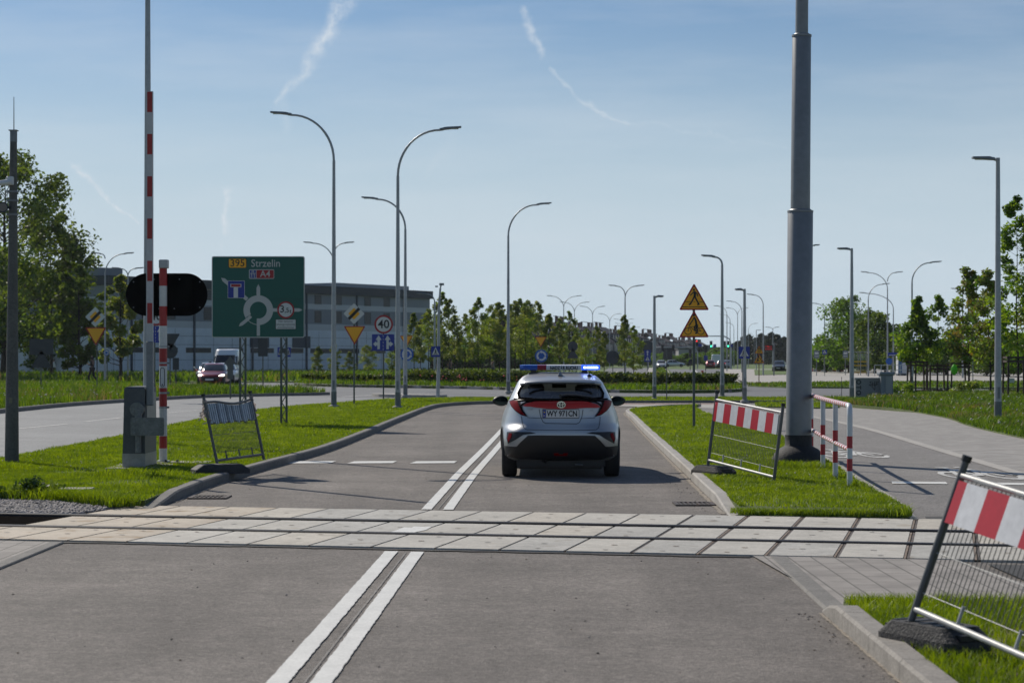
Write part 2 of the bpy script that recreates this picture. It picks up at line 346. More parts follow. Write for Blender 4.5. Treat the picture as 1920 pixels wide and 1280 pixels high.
def sheet(name, pts, z, m, smooth_n=0):
    b = MB(); P = [(p[0], p[1]) for p in (smooth(pts, smooth_n, True) if smooth_n else pts)]
    b.poly(P, z, z, m); return kind(b.build(name), 'structure')
def island(name, pts, z, m, z0=-.05):
    b = MB(); b.poly([(p[0], p[1]) for p in pts], z0, z, m, back=False); return kind(b.build(name), 'structure')
def kerb(name, path, w=.15, h=.12, side=1, m=None, seg=1.0, z0=-.04, ends=(0, 0)):
    """Kerb stones swept along a path, one stone per metre with a thin joint; side=+1 puts them to the left of the direction of travel."""
    m = m or M_KERB; P = [Vector((p[0], p[1])) for p in path]; L = [0]
    for a, b in zip(P, P[1:]): L.append(L[-1] + (b - a).length)
    def at(s):
        s = max(0, min(L[-1], s)); i = 0
        while i < len(L) - 2 and L[i + 1] < s: i += 1
        t = (s - L[i]) / max(L[i + 1] - L[i], 1e-6); d = (P[i + 1] - P[i]).normalized(); return P[i].lerp(P[i + 1], t), Vector((-d.y, d.x)) * side
    B = MB(); s0 = 0; tot = L[-1]
    def hh(s):
        k = 1.0
        if ends[0] and s < ends[0]: k = min(k, max(.06, s / ends[0]))
        if ends[1] and tot - s < ends[1]: k = min(k, max(.06, (tot - s) / ends[1]))
        return h * k
    while s0 < tot - .05:
        s1 = min(s0 + seg, tot); q = [s0 + .004 + (s1 - s0 - .008) * k / 3 for k in range(4)]; vs, fs = [], []
        for s in q:
            p, n = at(s); c = .018; H = hh(s)
            for o_, z in ((0, z0), (0, max(H - c, z0 + .01)), (c, H), (w - c * .5, H), (w, H - c * .5), (w, z0)): vs.append((p.x + n.x * o_, p.y + n.y * o_, z))
        for k in range(3):
            for j in range(5):
                f = (k * 6 + j, k * 6 + j + 1, (k + 1) * 6 + j + 1, (k + 1) * 6 + j); fs.append(f if side > 0 else f[::-1])
        fs.append((0, 1, 2, 3, 4, 5)); fs.append((23, 22, 21, 20, 19, 18)); B.add(vs, fs, m); s0 = s1
    return kind(B.build(name), 'structure')

# ------------------------------------------------------------------ ground sheets
kind(MB().poly(circ(4200, 64), -.09, -.09, M_FARGRASS).build('ground'), 'structure')
kind(MB().poly([(-17.5, -12), (40, -12), (40, 150), (-17.5, 150)], 0, 0, M_ASPH).build('road'), 'structure')
sheet('roundabout_road', [(-60, 128), (-17, 100), (-10, 92), (-4, 85.2), (0, 84.8), (14.6, 84.8), (20, 92), (24, 100), (40, 104), (40, 150), (-60, 150)], .005, M_ASPH2)
sheet('road', [(-17, 22), (-8.3, 22), (-8.3, 66), (-4.5, 81), (-1, 84.9), (-10, 92.2), (-17, 100)], .004, mat('asphalt_left_sheen', (.205, .208, .208), .78, var=[(.25, .14), (2, .08), (14, .08)], grain=[(42, .15), (90, .22)], spec=.45))  # grazing sky sheen put into the colour: paler, cooler than the main asphalt
# track strip: line y = 20.1 - .2226 x ; t along the track, n across it (away from the camera)
T = Vector((math.cos(TRK), math.sin(TRK), 0)); Nn = Vector((-T.y, T.x, 0)); O = Vector((0, 20.03, 0))
def trk(s, q, z=0.0): p = O + T * s + Nn * q; return Vector((p.x, p.y, z))
Q_NEAR0, Q_NEAR1, Q_MID0, Q_MID1, Q_FAR0, Q_FAR1 = -2.05, -.80, -.605, .605, .80, 2.27
Sm, Sf = -5.06, -5.06
def deck_row(q0, q1, s0, s1, first, B, Bj):
    s = s0; i = 0
    while s < s1:
        e = min(s + .60, s1); st = -5.5 < s < -3.4; m = M_SLABL if s < -3.3 else rng.choice((M_SLAB, M_SLAB, M_SLAB2, M_SLAB3))
        g = .028 if s > 1.2 else .014
        vs = [trk(s + g, q0, .022), trk(e - g, q0, .022), trk(e - g, q1, .022), trk(s + g, q1, .022)]
        B.add([v + Vector((0, 0, -.1)) for v in vs] + vs, [(4, 5, 6, 7), (0, 1, 5, 4), (1, 2, 6, 5), (2, 3, 7, 6), (3, 0, 4, 7)], m)
        for a, b_ in ((s - .004, s + g - .003), (e - g + .003, e + .004)):
            j = [trk(a, q0 + .01, .017), trk(b_, q0 + .01, .017), trk(b_, q1 - .01, .017), trk(a, q1 - .01, .017)]
            Bj.add(j, [(0, 1, 2, 3)], M_RUST if (s > 1.2 and a > s) else M_JOINT)
        mid = (s + e) / 2; qm = (q0 + q1) / 2
        for dq, ds, w in ((0, rng.uniform(-.05, .05), .055), (rng.choice((.46, -.46)), rng.uniform(-.1, .1), .045)):
            c = [trk(mid + ds - w / 2, qm + dq - .018, .0262), trk(mid + ds + w / 2, qm + dq - .018, .0262), trk(mid + ds + w / 2, qm + dq + .018, .0262), trk(mid + ds - w / 2, qm + dq + .018, .0262)]
            Bj.add(c, [(0, 1, 2, 3)], M_RUST if rng.random() < .45 else mat('socket_grey', (.26, .25, .23), .8))
        s = e; i += 1
Bd, Bj = MB(), MB()
deck_row(Q_NEAR0, Q_NEAR1, -6.86, 9.6, 0, Bd, Bj); deck_row(Q_MID0, Q_MID1, Sm, 9.6, 0, Bd, Bj); deck_row(Q_FAR0, Q_FAR1, Sf, 9.6, 0, Bd, Bj)
kind(Bd.build('crossing_surface'), 'structure'); kind(Bj.build('crossing_surface_joints'), 'structure')
# bed under the deck, painted near-black for the shade deep in the flange gaps
Bb = MB(); Bb.add([trk(-40, -2.0, .006), trk(12, -2.0, .006), trk(12, 2.2, .006), trk(-40, 2.2, .006)], [(0, 1, 2, 3)], mat('track_bed_shade', (.012, .011, .010), 1.0, spec=.0)); kind(Bb.build('track_bed_shade_ground'), 'structure')
for q, lab in ((-.735, 'dark steel rail sunk in the concrete crossing, the one nearer the camera'), (.735, 'dark steel rail sunk in the concrete crossing, the one nearer the silver car')):
    B = MB(); prof = [(-.048, -.1), (-.048, .028), (-.036, .038), (.036, .038), (.048, .028), (.048, -.1)]; vs = []
    for s in (-40, 14):
        for a, z in prof: vs.append(trk(s, q + a, z))
    B.add(vs, [(k, k + 1, 6 + k + 1, 6 + k) for k in range(5)], M_RAIL)
    ob = B.build('rail'); tag(ob, lab, 'rail', 'rails of the level crossing')
# paint scrap and tar seams on the crossing
kind(MB().poly([(-1.22, 19.62), (-.98, 19.62), (-.86, 19.95), (-.82, 20.32), (-1.0, 20.36), (-1.02, 20.2), (-1.10, 20.25), (-1.16, 19.9)], .0265, .0265, M_WHITE).build('road_marking_scrap'), 'structure')
def seam(q0, q1, s0, s1, z):
    B = MB(); n = 60; a = [(s0 + (s1 - s0) * k / n) for k in range(n + 1)]; vs = [trk(s, q0 + rng.uniform(-.03, .03), z) for s in a] + [trk(s, q1, z) for s in a]
    B.add(vs, [(k, k + 1, n + 2 + k, n + 1 + k) for k in range(n)], M_TAR); return B
kind(seam(Q_NEAR0 - .10, Q_NEAR0 + .01, -4.6, 2.6, .009).build('road_seam'), 'structure'); kind(seam(Q_FAR1 + .13, Q_FAR1 - .01, -4.0, 3.0, .009).build('road_seam'), 'structure')

# ------------------------------------------------------------------ road markings
def ribbon(name, path, w, z=.009, m=None, wob=.0035, step=.06):
    P = [Vector((p[0], p[1])) for p in path]; pts = []
    for a, b in zip(P, P[1:]):
        n = max(1, int((b - a).length / step)); pts += [a.lerp(b, k / n) for k in range(n)]
    pts.append(P[-1]); vs = []
    for i, p in enumerate(pts):
        d = (pts[min(i + 1, len(pts) - 1)] - pts[max(i - 1, 0)]).normalized(); n = Vector((-d.y, d.x))
        for sgn in (-1, 1): vs.append((p.x + n.x * sgn * (w / 2 + rng.uniform(-wob, wob)), p.y + n.y * sgn * (w / 2 + rng.uniform(-wob, wob)), z))
    B = MB(); B.add(vs, [(2 * i, 2 * i + 1, 2 * i + 3, 2 * i + 2)[::-1] for i in range(len(pts) - 1)], m or M_WHITE); return kind(B.build(name), 'structure')
ribbon('road_marking', [(-1.085, 17.93), (-1.39, 5)], .118); ribbon('road_marking', [(-.85, 17.88), (-1.155, 5)], .118)
ribbon('road_marking', smooth([(-.985, 22.9), (-.88, 27), (-.79, 30.5), (-.55, 38), (-.29, 47), (-.05, 56), (.1, 64)], 5), .118)
ribbon('road_marking', smooth([(-.735, 22.85), (-.64, 27), (-.55, 30.5), (-.31, 38), (-.05, 47), (.19, 56), (.34, 64)], 5), .118)
M_SEAM = mat('faint_seam', (.25, .24, .225), .8)
ribbon('road_seam', smooth([(-1.24, 5), (-.95, 17.8)], 1), .007, .0085, M_SEAM, .002)
ribbon('road_seam', smooth([(-.85, 23), (-.69, 29), (-.5, 36)], 4), .009, .0085, M_SEAM, .002)
for x0, x1 in ((-3.76, -2.98), (-2.73, -1.95), (-1.69, -.93)):
    kind(MB().poly([(x0, 32.95), (x1 - .03, 33.05), (x1, 33.72), (x0 + .07, 33.62)], .009, .009, M_WHITE).build('road_marking'), 'structure')
for a, b in ((G(-120, 822), G(-30, 812)), (G(34, 804), G(127, 795)), (G(160, 790.5), G(228, 783)), (G(310, 774.5), G(372, 769)), (G(440, 763), G(490, 760))):
    ribbon('road_marking', [a, b], .14, .009, M_WORN)
ribbon('road_marking', [G(640, 744), G(760, 737), G(900, 737), G(940, 738)], .25, .011, M_WORN)
ribbon('road_marking', [G(1168, 748.3), G(1240, 748.3), G(1330, 747.5)], .35, .011, M_WORN)
ribbon('road_marking', [G(1180, 739), G(1262, 739), G(1340, 738), G(1400, 733)], .2, .011, M_WORN)

# blown sand in the gutters
M_SAND = mat('gutter_sand', (.27, .235, .19), .95, var=[(6, .2)], grain=[(60, .3)])
# ------------------------------------------------------------------ left median with its kerb
KL = smooth([(-4.12, 22.45), (-4.12, 25), (-4.08, 27.5), (-3.85, 31.2), (-3.45, 37), (-3.25, 45), (-3.15, 52), (-3.0, 60), (-2.85, 66.5), (-2.55, 71.5), (-1.7, 74.8), (-.3, 76.4), (3, 76.9), (8, 77.1), (12, 77.1)], 6)
kerb('road_kerb', KL, .15, .12, 1, M_KERBD, ends=(2.2, 0))
ribbon('gutter_dirt', [(p[0] + .05, p[1] - (.05 if p[1] > 74 else 0)) for p in KL[4:]], .05, .006, M_SAND, .012, .1)
LE = smooth([(-8.45, 24.6), (-8.4, 32), (-8.3, 42), (-8.45, 55), (-7.9, 66), (-6.4, 75), (-4.6, 81), (-2, 84), (3, 84.6), (14.2, 84.6)], 5)
KLi = [(p[0] - .14 if p[1] < 74 else p[0], p[1] + (.0 if p[1] < 74 else .14)) for p in KL]
LAWN_L = [(p[0], p[1]) for p in KLi[2:]] + [(14.3, 77.3), (14.3, 84.4)] + [(p[0], p[1]) for p in reversed(LE)] + [(-5.4, 24.05)]
island('lawn', LAWN_L, .095, M_SOIL)
# a few pebbles and leaves on the carriageway are in the gravel set
kerb('road_edge_strip', LE, .42, .03, 1, mat('edge_concrete', (.36, .325, .28), .9, var=[(1, .15), (20, .15), (90, .2)], spots=(3, .6, (.22, .2, .17))), seg=3.0)
# far side of the left carriageway and the field behind it
FE = smooth([(-17, 40), (-16.6, 52), (-16.2, 63), (-15.9, 74), (-13.9, 86.5), (-11.6, 91), (-9.7, 93.2), (-8.7, 95.2), (-9.6, 97.5)], 6)
kerb('road_kerb', FE, .2, .14, 1, M_KERBD)
FIELD = [(p[0] - .17, p[1] + .02) for p in FE] + [(-10.5, 99), (-16, 108), (-22, 118), (-24.5, 121), (-40, 128), (-62, 132), (-62, 30), (-17.1, 30)]
island('field', FIELD, .12, M_SOIL)
sheet('footpath', [G(-60, 727, .13), G(80, 724.5, .13), G(165, 729, .13), G(200, 735, .13), G(150, 735, .13), G(70, 729.5, .13), G(-60, 735, .13)], .135, M_PAVE_L)
# grass behind the left arm of the roundabout, before the hall
island('far_lawn', [(-62, 150.1), (-62, 160), (-60, 250), (6, 250), (2, 190), (-2, 152), (-6, 150.5), (-14, 143), (-24, 142), (-27, 150)], .08, M_FARGRASS)
# small traffic nose where the carriageways part
NOSE = smooth([(-6.2, 92.0), (-3.2, 88.4), (-3.0, 87.7), (-3.9, 87.5), (-6.0, 89.8)], 4, True)
island('traffic_island', NOSE, .14, M_KERB)

# ------------------------------------------------------------------ right lawn, cycle path, sidewalk
KR = smooth([(2.40, 21.95), (2.47, 25), (2.62, 30.2), (2.82, 37.3), (3.10, 47), (3.42, 57), (3.60, 63), (4.1, 66.6), (5.0, 69.2), (5.8, 70.8), (6.7, 71.6)], 6)
kerb('road_kerb', KR, .15, .12, -1, ends=(2.0, 0))
ribbon('gutter_dirt', [(p[0] - .05, p[1]) for p in KR[1:]], .05, .006, M_SAND, .012, .1)
def sst(a, b, x): t = max(0, min(1, (x - a) / (b - a))); return t * t * (3 - 2 * t)
PATH_Z = lambda y: .012 + .078 * sst(21.6, 26, y) * (1 - sst(63, 70.5, y))
def lift(p): z = PATH_Z(p[1]); k = (CAM_H - z) / CAM_H; return Vector((p[0] * k, p[1] * k, z))
PE = [lift(p) for p in smooth([(4.30, 21.45), (4.67, 24.7), (4.98, 29), (5.3, 33), (5.8, 40), (6.05, 46), (6.15, 55), (6.15, 62), (6.35, 69), (6.7, 71.5)], 8)]
LAWN_R = [(p[0] + .13, p[1]) for p in KR if 22.15 < p[1] < 67.5] + [(p[0], p[1]) for p in reversed(PE) if p[1] > 21.75]
island('lawn', LAWN_R, .09, M_SOIL)
p0, p1 = LAWN_R[0], LAWN_R[-1]; kind(MB().add([(2.47, 21.80, .024), (4.26, 21.38, .024), (p1[0], p1[1], .0895), (p0[0], p0[1], .0895)], [(0, 1, 2, 3)], M_SOIL).build('lawn'), 'structure')
DV = [lift(p) for p in smooth([(7.05, 20.9), (7.65, 29.7), (8.23, 39.4), (8.75, 48), (8.95, 55), (8.95, 60), (8.8, 70), (8.7, 72.5)], 8)]
SWE = smooth([(9.6, 20.3), (10.0, 30), (10.5, 40.8), (11.1, 48.2), (11.9, 54.2), (12.25, 59.4), (12.4, 65.1), (12.0, 69.6), (11.7, 74), (11.7, 76.9)], 5)
def strip(name, A, B_, m, dz=0.0, off=0.0, n=80):
    def at(P, y):
        for a, b in zip(P, P[1:]):
            if a[1] <= y <= b[1]: return a[0] + (b[0] - a[0]) * (y - a[1]) / max(b[1] - a[1], 1e-6)
        return P[0][0] if y < P[0][1] else P[-1][0]
    y0, y1 = max(A[0][1], B_[0][1]), min(A[-1][1], B_[-1][1]); q = MB(); vs = []
    for k in range(n + 1):
        y = y0 + (y1 - y0) * k / n; ky = y / ((CAM_H - PATH_Z(y)) / CAM_H); z = PATH_Z(ky) + dz; vs += [(at(A, y) + off, y, z), (at(B_, y), y, z)]
    q.add(vs, [(2 * k, 2 * k + 1, 2 * k + 3, 2 * k + 2) for k in range(n)], m); return kind(q.build(name), 'structure')
edge = MB()
for k in range(len(PE) - 1):
    a, b = PE[k], PE[k + 1]; edge.add([(a.x, a.y, a.z - .1), (a.x, a.y, a.z + .012), (a.x + .08, a.y, a.z + .012), (a.x + .08, a.y, a.z - .1), (b.x, b.y - .004, b.z - .1), (b.x, b.y - .004, b.z + .012), (b.x + .08, b.y - .004, b.z + .012), (b.x + .08, b.y - .004, b.z - .1)], [(0, 1, 5, 4), (1, 2, 6, 5), (2, 3, 7, 6)], M_KERB)
kind(edge.build('path_edging'), 'structure')
strip('cycle_path', PE, DV, mat('cycle_asphalt', (.205, .192, .18), .85, var=[(.3, .12), (3, .1)], grain=[(40, .2), (90, .3)], bump=(80, .4)), 0, .08)
strip('path_divider', [Vector((p.x - .11, p.y, p.z)) for p in DV], [Vector((p.x + .11, p.y, p.z)) for p in DV], M_PAVE_L, .006)
strip('sidewalk', [Vector((p.x + .1, p.y, p.z)) for p in DV], SWE, M_PAVER2, .003)
sheet('sidewalk', [(8.3, 67.5), (8.8, 70), (8.9, 76.9), (11.7, 76.9), (11.7, 74), (12.0, 69.6), (12.3, 66.5)], .016, M_PAVER2)
sheet('cycle_crossing', [(3.1, 72.2), (5.6, 71.0), (6.5, 69.5), (7.6, 68.6), (8.8, 68.4), (8.9, 76.85), (2.4, 76.7)], .021, M_PAVE_L)
sheet('cycle_crossing_red', [(2.9, 74.6), (8.6, 74.9), (8.6, 76.2), (2.6, 76.1)], .026, mat('faded_red_asphalt', (.27, .17, .145), .85, var=[(1, .2), (20, .15)]))
LSL = smooth([(8.75, 70.8), (9.4, 69.2), (10.6, 68.3), (11.6, 70.5), (11.6, 75.6), (9.5, 75.8)], 4, True)
island('lawn', LSL, .06, M_SOIL)
# right field
FIELD_R = [(p[0], p[1]) for p in SWE] + [(12.6, 77.2), (14.2, 77.3), (14.25, 80), (15.2, 84.4), (18, 88), (22, 94), (27, 98), (60, 104), (60, 20), (9.6, 20.3)]
island('field', FIELD_R, .12, M_SOIL)
# cycle path details
def bike_mark(cx, cy, s, m=mat('path_paint', (.56, .55, .52), .7, var=[(6, .15)], spots=(14, .58, (.28, .27, .25)))):
    B = MB(); M = Matrix.Translation((cx, cy, .097)) @ Matrix.Diagonal((s, s * 4.4, 1, 1))
    for wx in (-.5, .5): B.stroke([(wx + .3 * math.cos(a * math.pi / 8), .3 * math.sin(a * math.pi / 8)) for a in range(17)], .11, 0, 0, m, M)
    B.stroke([(-.5, 0), (-.2, .5), (.3, .5), (.5, 0)], .11, .001, .001, m, M); B.stroke([(-.2, .5), (.02, 0), (.3, .5)], .11, .002, .002, m, M); B.stroke([(.02, 0), (-.5, 0)], .11, .003, .003, m, M); B.stroke([(.3, .5), (.26, .72), (.12, .72)], .07, .004, .004, m, M); B.stroke([(-.2, .5), (-.23, .66)], .07, .005, .005, m, M); B.stroke([(-.36, .68), (-.1, .68)], .07, .006, .006, m, M)
    return kind(B.build('road_marking_bicycle'), 'structure')
bike_mark(G(1820, 887, .09).x, G(1820, 887, .09).y - .6, .62); bike_mark(G(1590, 850, .09).x, G(1590, 850, .09).y - .6, .64)
for a, b in (((1672, 905), (1775, 906)), ((1835, 907), (1925, 908))):
    ribbon('road_marking', [G(*a, .09), G(*b, .09)], .46, .099, M_WHITE)
sheet('path_seam', [(4.40, 21.1), (5.1, 20.95), (5.8, 20.9), (5.8, 21.6), (4.9, 21.75), (4.5, 21.7)], .020, M_TAR)
# near pavements either side of the crossing
sheet('pavement', [trk(2.62, Q_NEAR0 - .02), trk(4.35, Q_NEAR0 - .02), (3.95, 15.2), (3.95, 13.62), (2.30, 13.9)], .016, M_PAVER)
kerb('flush_kerb', [(2.16, 13.75), (2.23, 17.3)], .16, .022, -1, M_KERBD, seg=1.0)
sheet('cycle_path', [(4.0, 13.6), (4.0, 16.75), (12, 14.9), (12, 13.4)], .013, M_TAR)
sheet('pavement', [(-4.30, 18.75), (-4.32, 15), (-4.4, 8), (-8, 8), (-8, 19.6)], .016, M_PAVER)
kerb('flush_kerb', [(-4.36, 18.75), (-4.36, 8)], .14, .02, 1, M_KERBD, seg=1.0)
KN = [(2.13, 13.75), (2.11, 12.5), (2.09, 10.6), (2.04, 6)]
ribbon('gutter_dirt', [(2.105, 13.6), (2.06, 8)], .022, .006, M_SAND, .006, .05)
M_KERBN = mat('kerb_near', (.265, .245, .22), .88, var=[(1.5, .14), (12, .12)], grain=[(70, .15)], bump=(60, .25), spots=(6, .64, (.19, .175, .155)))
kerb('road_kerb', KN, .16, .12, 1, M_KERBN, ends=(.5, 0))
LAWN_N = [(2.28, 13.7), (2.24, 10.6), (2.19, 6), (9, 6), (9, 13.2), (3.4, 13.55)]
island('lawn', LAWN_N, .07, M_SOIL)
b = MB(); b.poly([(p.x, p.y) for p in smooth([(2.5, 12.0), (3.4, 12.4), (4.0, 11.2), (3.6, 9.6), (2.7, 9.8)], 5, True)], .0745, .0745, M_DIRT); kind(b.build('bare_soil'), 'structure')
# gravel shoulder on the left of the crossing
bed = [trk(-40, .83), trk(-40, 6), (-8, 25.2), (-5.2, 24.05), (-4.35, 22.9), trk(Sf - .02, Q_FAR1), trk(Sf - .02, .83)]
sheet('ballast_bed', bed, .010, mat('ballast_dirt', (.10, .09, .08), .95, var=[(20, .4)], bump=(60, .8)))
# roundabout island and other far grass
RING = smooth([(-14.3, 131), (-11.3, 122.6), (-5.3, 116), (-1.8, 112), (2.6, 104.6), (6.2, 100), (8.8, 99.2), (11.0, 101.5), (12.6, 107.5), (12.6, 116), (10.6, 128), (5, 138), (-3, 142), (-11, 140)], 5, True)
island('roundabout_lawn', RING, .16, M_SOIL)
kerb('roundabout_kerb', RING + [RING[0]], .25, .17, 1, seg=2.0)
island('far_lawn', [(16.2, 117), (14.7, 124), (15.5, 131), (24, 140), (60, 146), (60, 118), (24, 113)], .1, M_FARGRASS)
sheet('far_pavement', [(15.5, 132), (24, 141), (60, 147), (60, 215), (36, 215), (23, 175), (17.5, 150)], .03, M_PAVE_L)
sheet('far_pavement', [(15.6, 133), (17.4, 150), (21.6, 200), (34.4, 325), (75, 325), (60, 215.5), (36, 215.5), (23, 175.5)], .026, M_PAVE_L)
island('far_lawn', [(25, 205), (36.5, 300), (43, 300), (31, 215)], .07, M_FARGRASS)
sheet('exit_road', [(8.6, 120), (10.2, 128), (12, 147), (15.6, 190), (25.5, 325), (34, 325), (21.2, 200), (16.5, 150), (13.2, 116)], .014, M_ASPH2)
sheet('exit_road', [(0, 141), (3.5, 150), (6.5, 170), (13, 280), (17.5, 361), (25, 361), (18.5, 270), (11.8, 180), (8.5, 150), (8, 138)], .012, M_ASPH2)
sheet('side_road', [(24, 96), (60, 103), (60, 118), (22, 113)], .008, M_ASPH2)
# path strips beside the exit roads
ribbon('exit_kerb', smooth([(8.0, 138), (9.0, 150), (12.3, 180), (18.9, 270), (25.4, 361)], 5), 1.0, .05, M_PAVE_L, 0)
ribbon('exit_kerb', smooth([(9.2, 132), (11.2, 147), (14.9, 190), (25, 325)], 5), .6, .055, M_PAVE_L, 0)
ribbon('exit_kerb', smooth([(14.0, 122), (16.9, 150), (21.6, 200), (34.4, 325)], 5), .5, .05, M_PAVE_L, 0)
ribbon('road_marking', smooth([(11.6, 122), (14.2, 150), (18.4, 195), (29.7, 325)], 5), .2, .02, M_WHITE, 0)
ribbon('road_marking', smooth([(5.5, 150), (9, 175), (15.7, 275)], 5), .2, .02, M_WHITE, 0)
island('far_lawn', [(9.2, 140), (11, 150), (15, 190), (24.6, 325), (18.6, 262), (12.9, 180)], .06, M_FARGRASS)

# ------------------------------------------------------------------ drains
def drain(x, y, lab, rz=0):
    t = thing('drain_grate', lab, 'drain grate', (x, y, 0), 'drain grates in the gutters'); t.rotation_euler.z = rz
    iron = mat('cast_iron', (.075, .06, .052), .6, metal=.4, var=[(20, .3)], spots=(12, .55, (.16, .09, .055)))
    f = MB()
    for sx in (-1, 1): f.box((sx * .215 + x, y, .008), (.05, .52, .022), iron)
    for sy in (-1, 1): f.box((x, y + sy * .235, .007), (.38, .05, .022), iron)
    f.build('frame', t)
    g = MB(); g.box((x, y, .0045), (.38, .42, .005), mat('drain_dark', (.01, .01, .01), .9))
    for k in range(7): g.box((x - .165 + k * .055, y, .010), (.022, .42, .012), iron)
    g.build('grate', t)
drain(2.17, 23.75, 'rusty iron drain grate in the gutter on the car side of the right kerb'); drain(-3.78, 24.9, 'rusty iron drain grate in the gutter beside the left kerb end')
nr = np.random.default_rng(3)
def inside(poly, P):
    x, y = P[:, 0], P[:, 1]; r = np.zeros(len(P), bool); n = len(poly)
    for i in range(n):
        x0, y0 = poly[i][0], poly[i][1]; x1, y1 = poly[(i + 1) % n][0], poly[(i + 1) % n][1]
        c = (y0 > y) != (y1 > y)
        with np.errstate(divide='ignore', invalid='ignore'): r ^= c & (x < (x1 - x0) * (y - y0) / (y1 - y0 + 1e-12) + x0)
    return r
def scatter(poly, dens, ymin=-1e9, ymax=1e9, margin=1.15):
    xs = [p[0] for p in poly]; ys = [p[1] for p in poly]; y0, y1 = max(min(ys), ymin), min(max(ys), ymax); x0, x1 = min(xs), max(xs)
    lim = 960 / F_PX * y1 * margin + 1.5; x0, x1 = max(x0, -lim), min(x1, lim)
    P = nr.uniform((x0, y0), (x1, y1), (int((x1 - x0) * (y1 - y0) * dens), 2))
    P = P[np.abs(P[:, 0]) < 960 / F_PX * P[:, 1] * margin + 1.0]
    return P[inside(poly, P)]
def clump(P, s): return .5 + .25 * (np.sin(P[:, 0] * 1.7 * s + np.sin(P[:, 1] * 1.1 * s)) + np.sin(P[:, 1] * 2.3 * s + 1.3 + np.sin(P[:, 0] * 1.9 * s)))
def mesh_np(name, V, F, mats, mi=None, k=3):
    me = bpy.data.meshes.new(name); me.vertices.add(len(V)); me.vertices.foreach_set('co', V.astype(np.float32).ravel())
    me.loops.add(F.size); me.loops.foreach_set('vertex_index', F.astype(np.int32).ravel()); me.polygons.add(len(F)); me.polygons.foreach_set('loop_start', np.arange(0, F.size, k, dtype=np.int32))
    for m in mats: me.materials.append(m)
    if mi is not None: me.polygons.foreach_set('material_index', mi.astype(np.int32))
    me.update(calc_edges=True); me.validate(); return me
# ------------------------------------------------------------------ street lamps
M_GALV = mat('galvanised_pole', (.36, .37, .38), .45, metal=.35, var=[(1.2, .1), (14, .12)])
M_GALVD = mat('galvanised_dark', (.20, .21, .22), .5, metal=.4, var=[(2, .12), (20, .1)])
M_HEAD = mat('luminaire_grey', (.22, .23, .24), .5, metal=.3)
M_LENS = mat('luminaire_glass', (.45, .46, .45), .2)
M_FOOT = mat('foot_paint', (.16, .17, .165), .6, var=[(5, .2)])
M_BLACK = mat('black_plastic', (.012, .012, .013), .5)
M_DARKM = mat('dark_steel', (.055, .06, .062), .55, metal=.3)
def lamp_arm(t, loc, top, side, reach, style, head=.72):
    """One outreach arm and its luminaire; reach in metres from the pole axis to the tip."""
    x, y = loc[0], loc[1]; s = side
    if style == 'arc':
        run = max(reach - head, .3); rise = min(1.55, run * 1.1); p = []
        for k in range(13):
            a = k / 12 * math.pi / 2; p.append((x + s * run * (1 - math.cos(a)), y, top - .16 - rise + rise * math.sin(a)))
        p.append((x + s * (run + .12), y, top - .145)); zt, xs = top - .14, run
        MB().tube([(p[0][0], y, p[0][2] - .02)] + p, [.042] * 7 + [.036] * 8, M_GALV, 8).build('arm', t)
        tilt = .10
    else:
        MB().tube([(x, y, top - .10), (x + s * .12, y, top - .06)], .035, M_GALV, 8).build('arm', t); zt, xs, tilt = top - .06, .08, .06; head = max(reach - .08, .2)
    h = MB(); n = 8; vs, fs = [], []
    for k in range(n + 1):
        f = k / n; wdt = .13 * (1 - .25 * abs(2 * f - 1) ** 2) * (1 if f > .22 else .45 + f * 2.5); th = .085 * (1 - .55 * f) if f > .15 else .06
        cx = x + s * (xs + head * f); cz = zt + tilt * head * f * 1.2
        for a, b_ in ((-wdt, -.02), (-wdt * .8, th - .02), (wdt * .8, th - .02), (wdt, -.02), (wdt * .7, -.035), (-wdt * .7, -.035)): vs.append((cx, y + a, cz + b_))
    for k in range(n):
        for j in range(6): fs.append((k * 6 + j, k * 6 + (j + 1) % 6, (k + 1) * 6 + (j + 1) % 6, (k + 1) * 6 + j)[::s])
    fs += [(0, 1, 2, 3, 4, 5), tuple(n * 6 + j for j in (5, 4, 3, 2, 1, 0))]
    h.add(vs, fs, M_HEAD); o = h.build('lamp_head', t)
    l = MB(); l.box((x + s * (xs + head * .62), y, zt + tilt * head * .74 - .038), (head * .5, .15, .012), M_LENS); q = l.build('lens', o)
def lamp(px, top, lab, arms, base=None, H=None, style='arc', group='street lamps', foot=True, r0=.095, r1=.05, lean=0.0):
    d = F_PX * CAM_H / (base - HOR) if base else (F_PX * H - F_PX * CAM_H) / (HOR - top)
    x = PX(px, d); Ht = PZ(top, d); t = thing('street_lamp', lab, 'street lamp', (x, d, 0), group)
    m_px = d / F_PX; rise = max([min(1.55, max(r * m_px - .72, .3) * 1.1) for _, r in arms] + [0]) if style == 'arc' else 0
    pole_top = Ht - .16 - rise if style == 'arc' else Ht - .03
    p = MB(); p.tube([(x, d, 0), (x, d, .9), (x, d, pole_top)], [r0, r0 * .93, r1], M_GALV, 12)
    p.tube([(x, d, .85), (x, d, .9)], [r0 * 1.02, r0 * .98], M_GALV, 12); pole = p.build('pole', t)
    if d < 140:
        f = MB(); f.tube([(x, d, 0), (x, d, .62)], [r0 * 1.04, r0 * 1.0], M_FOOT, 12, cap=False); f.box((x + .0, d - r0 - .004, .55 + .3), (.07, .012, .3), M_GALVD); f.build('access_door', pole)
        c = MB(); c.lathe([(r0 * 2.0, .06), (r0 * 1.9, .14), (r0 * 1.1, .17)], M_KERB, (x, d, 0), 12); c.build('footing', t)
    for s, r in arms: lamp_arm(t, (x, d), Ht, s, r * m_px, style, min(.72, .7 * r * m_px) if r * m_px < 1.1 else .72)
    return t
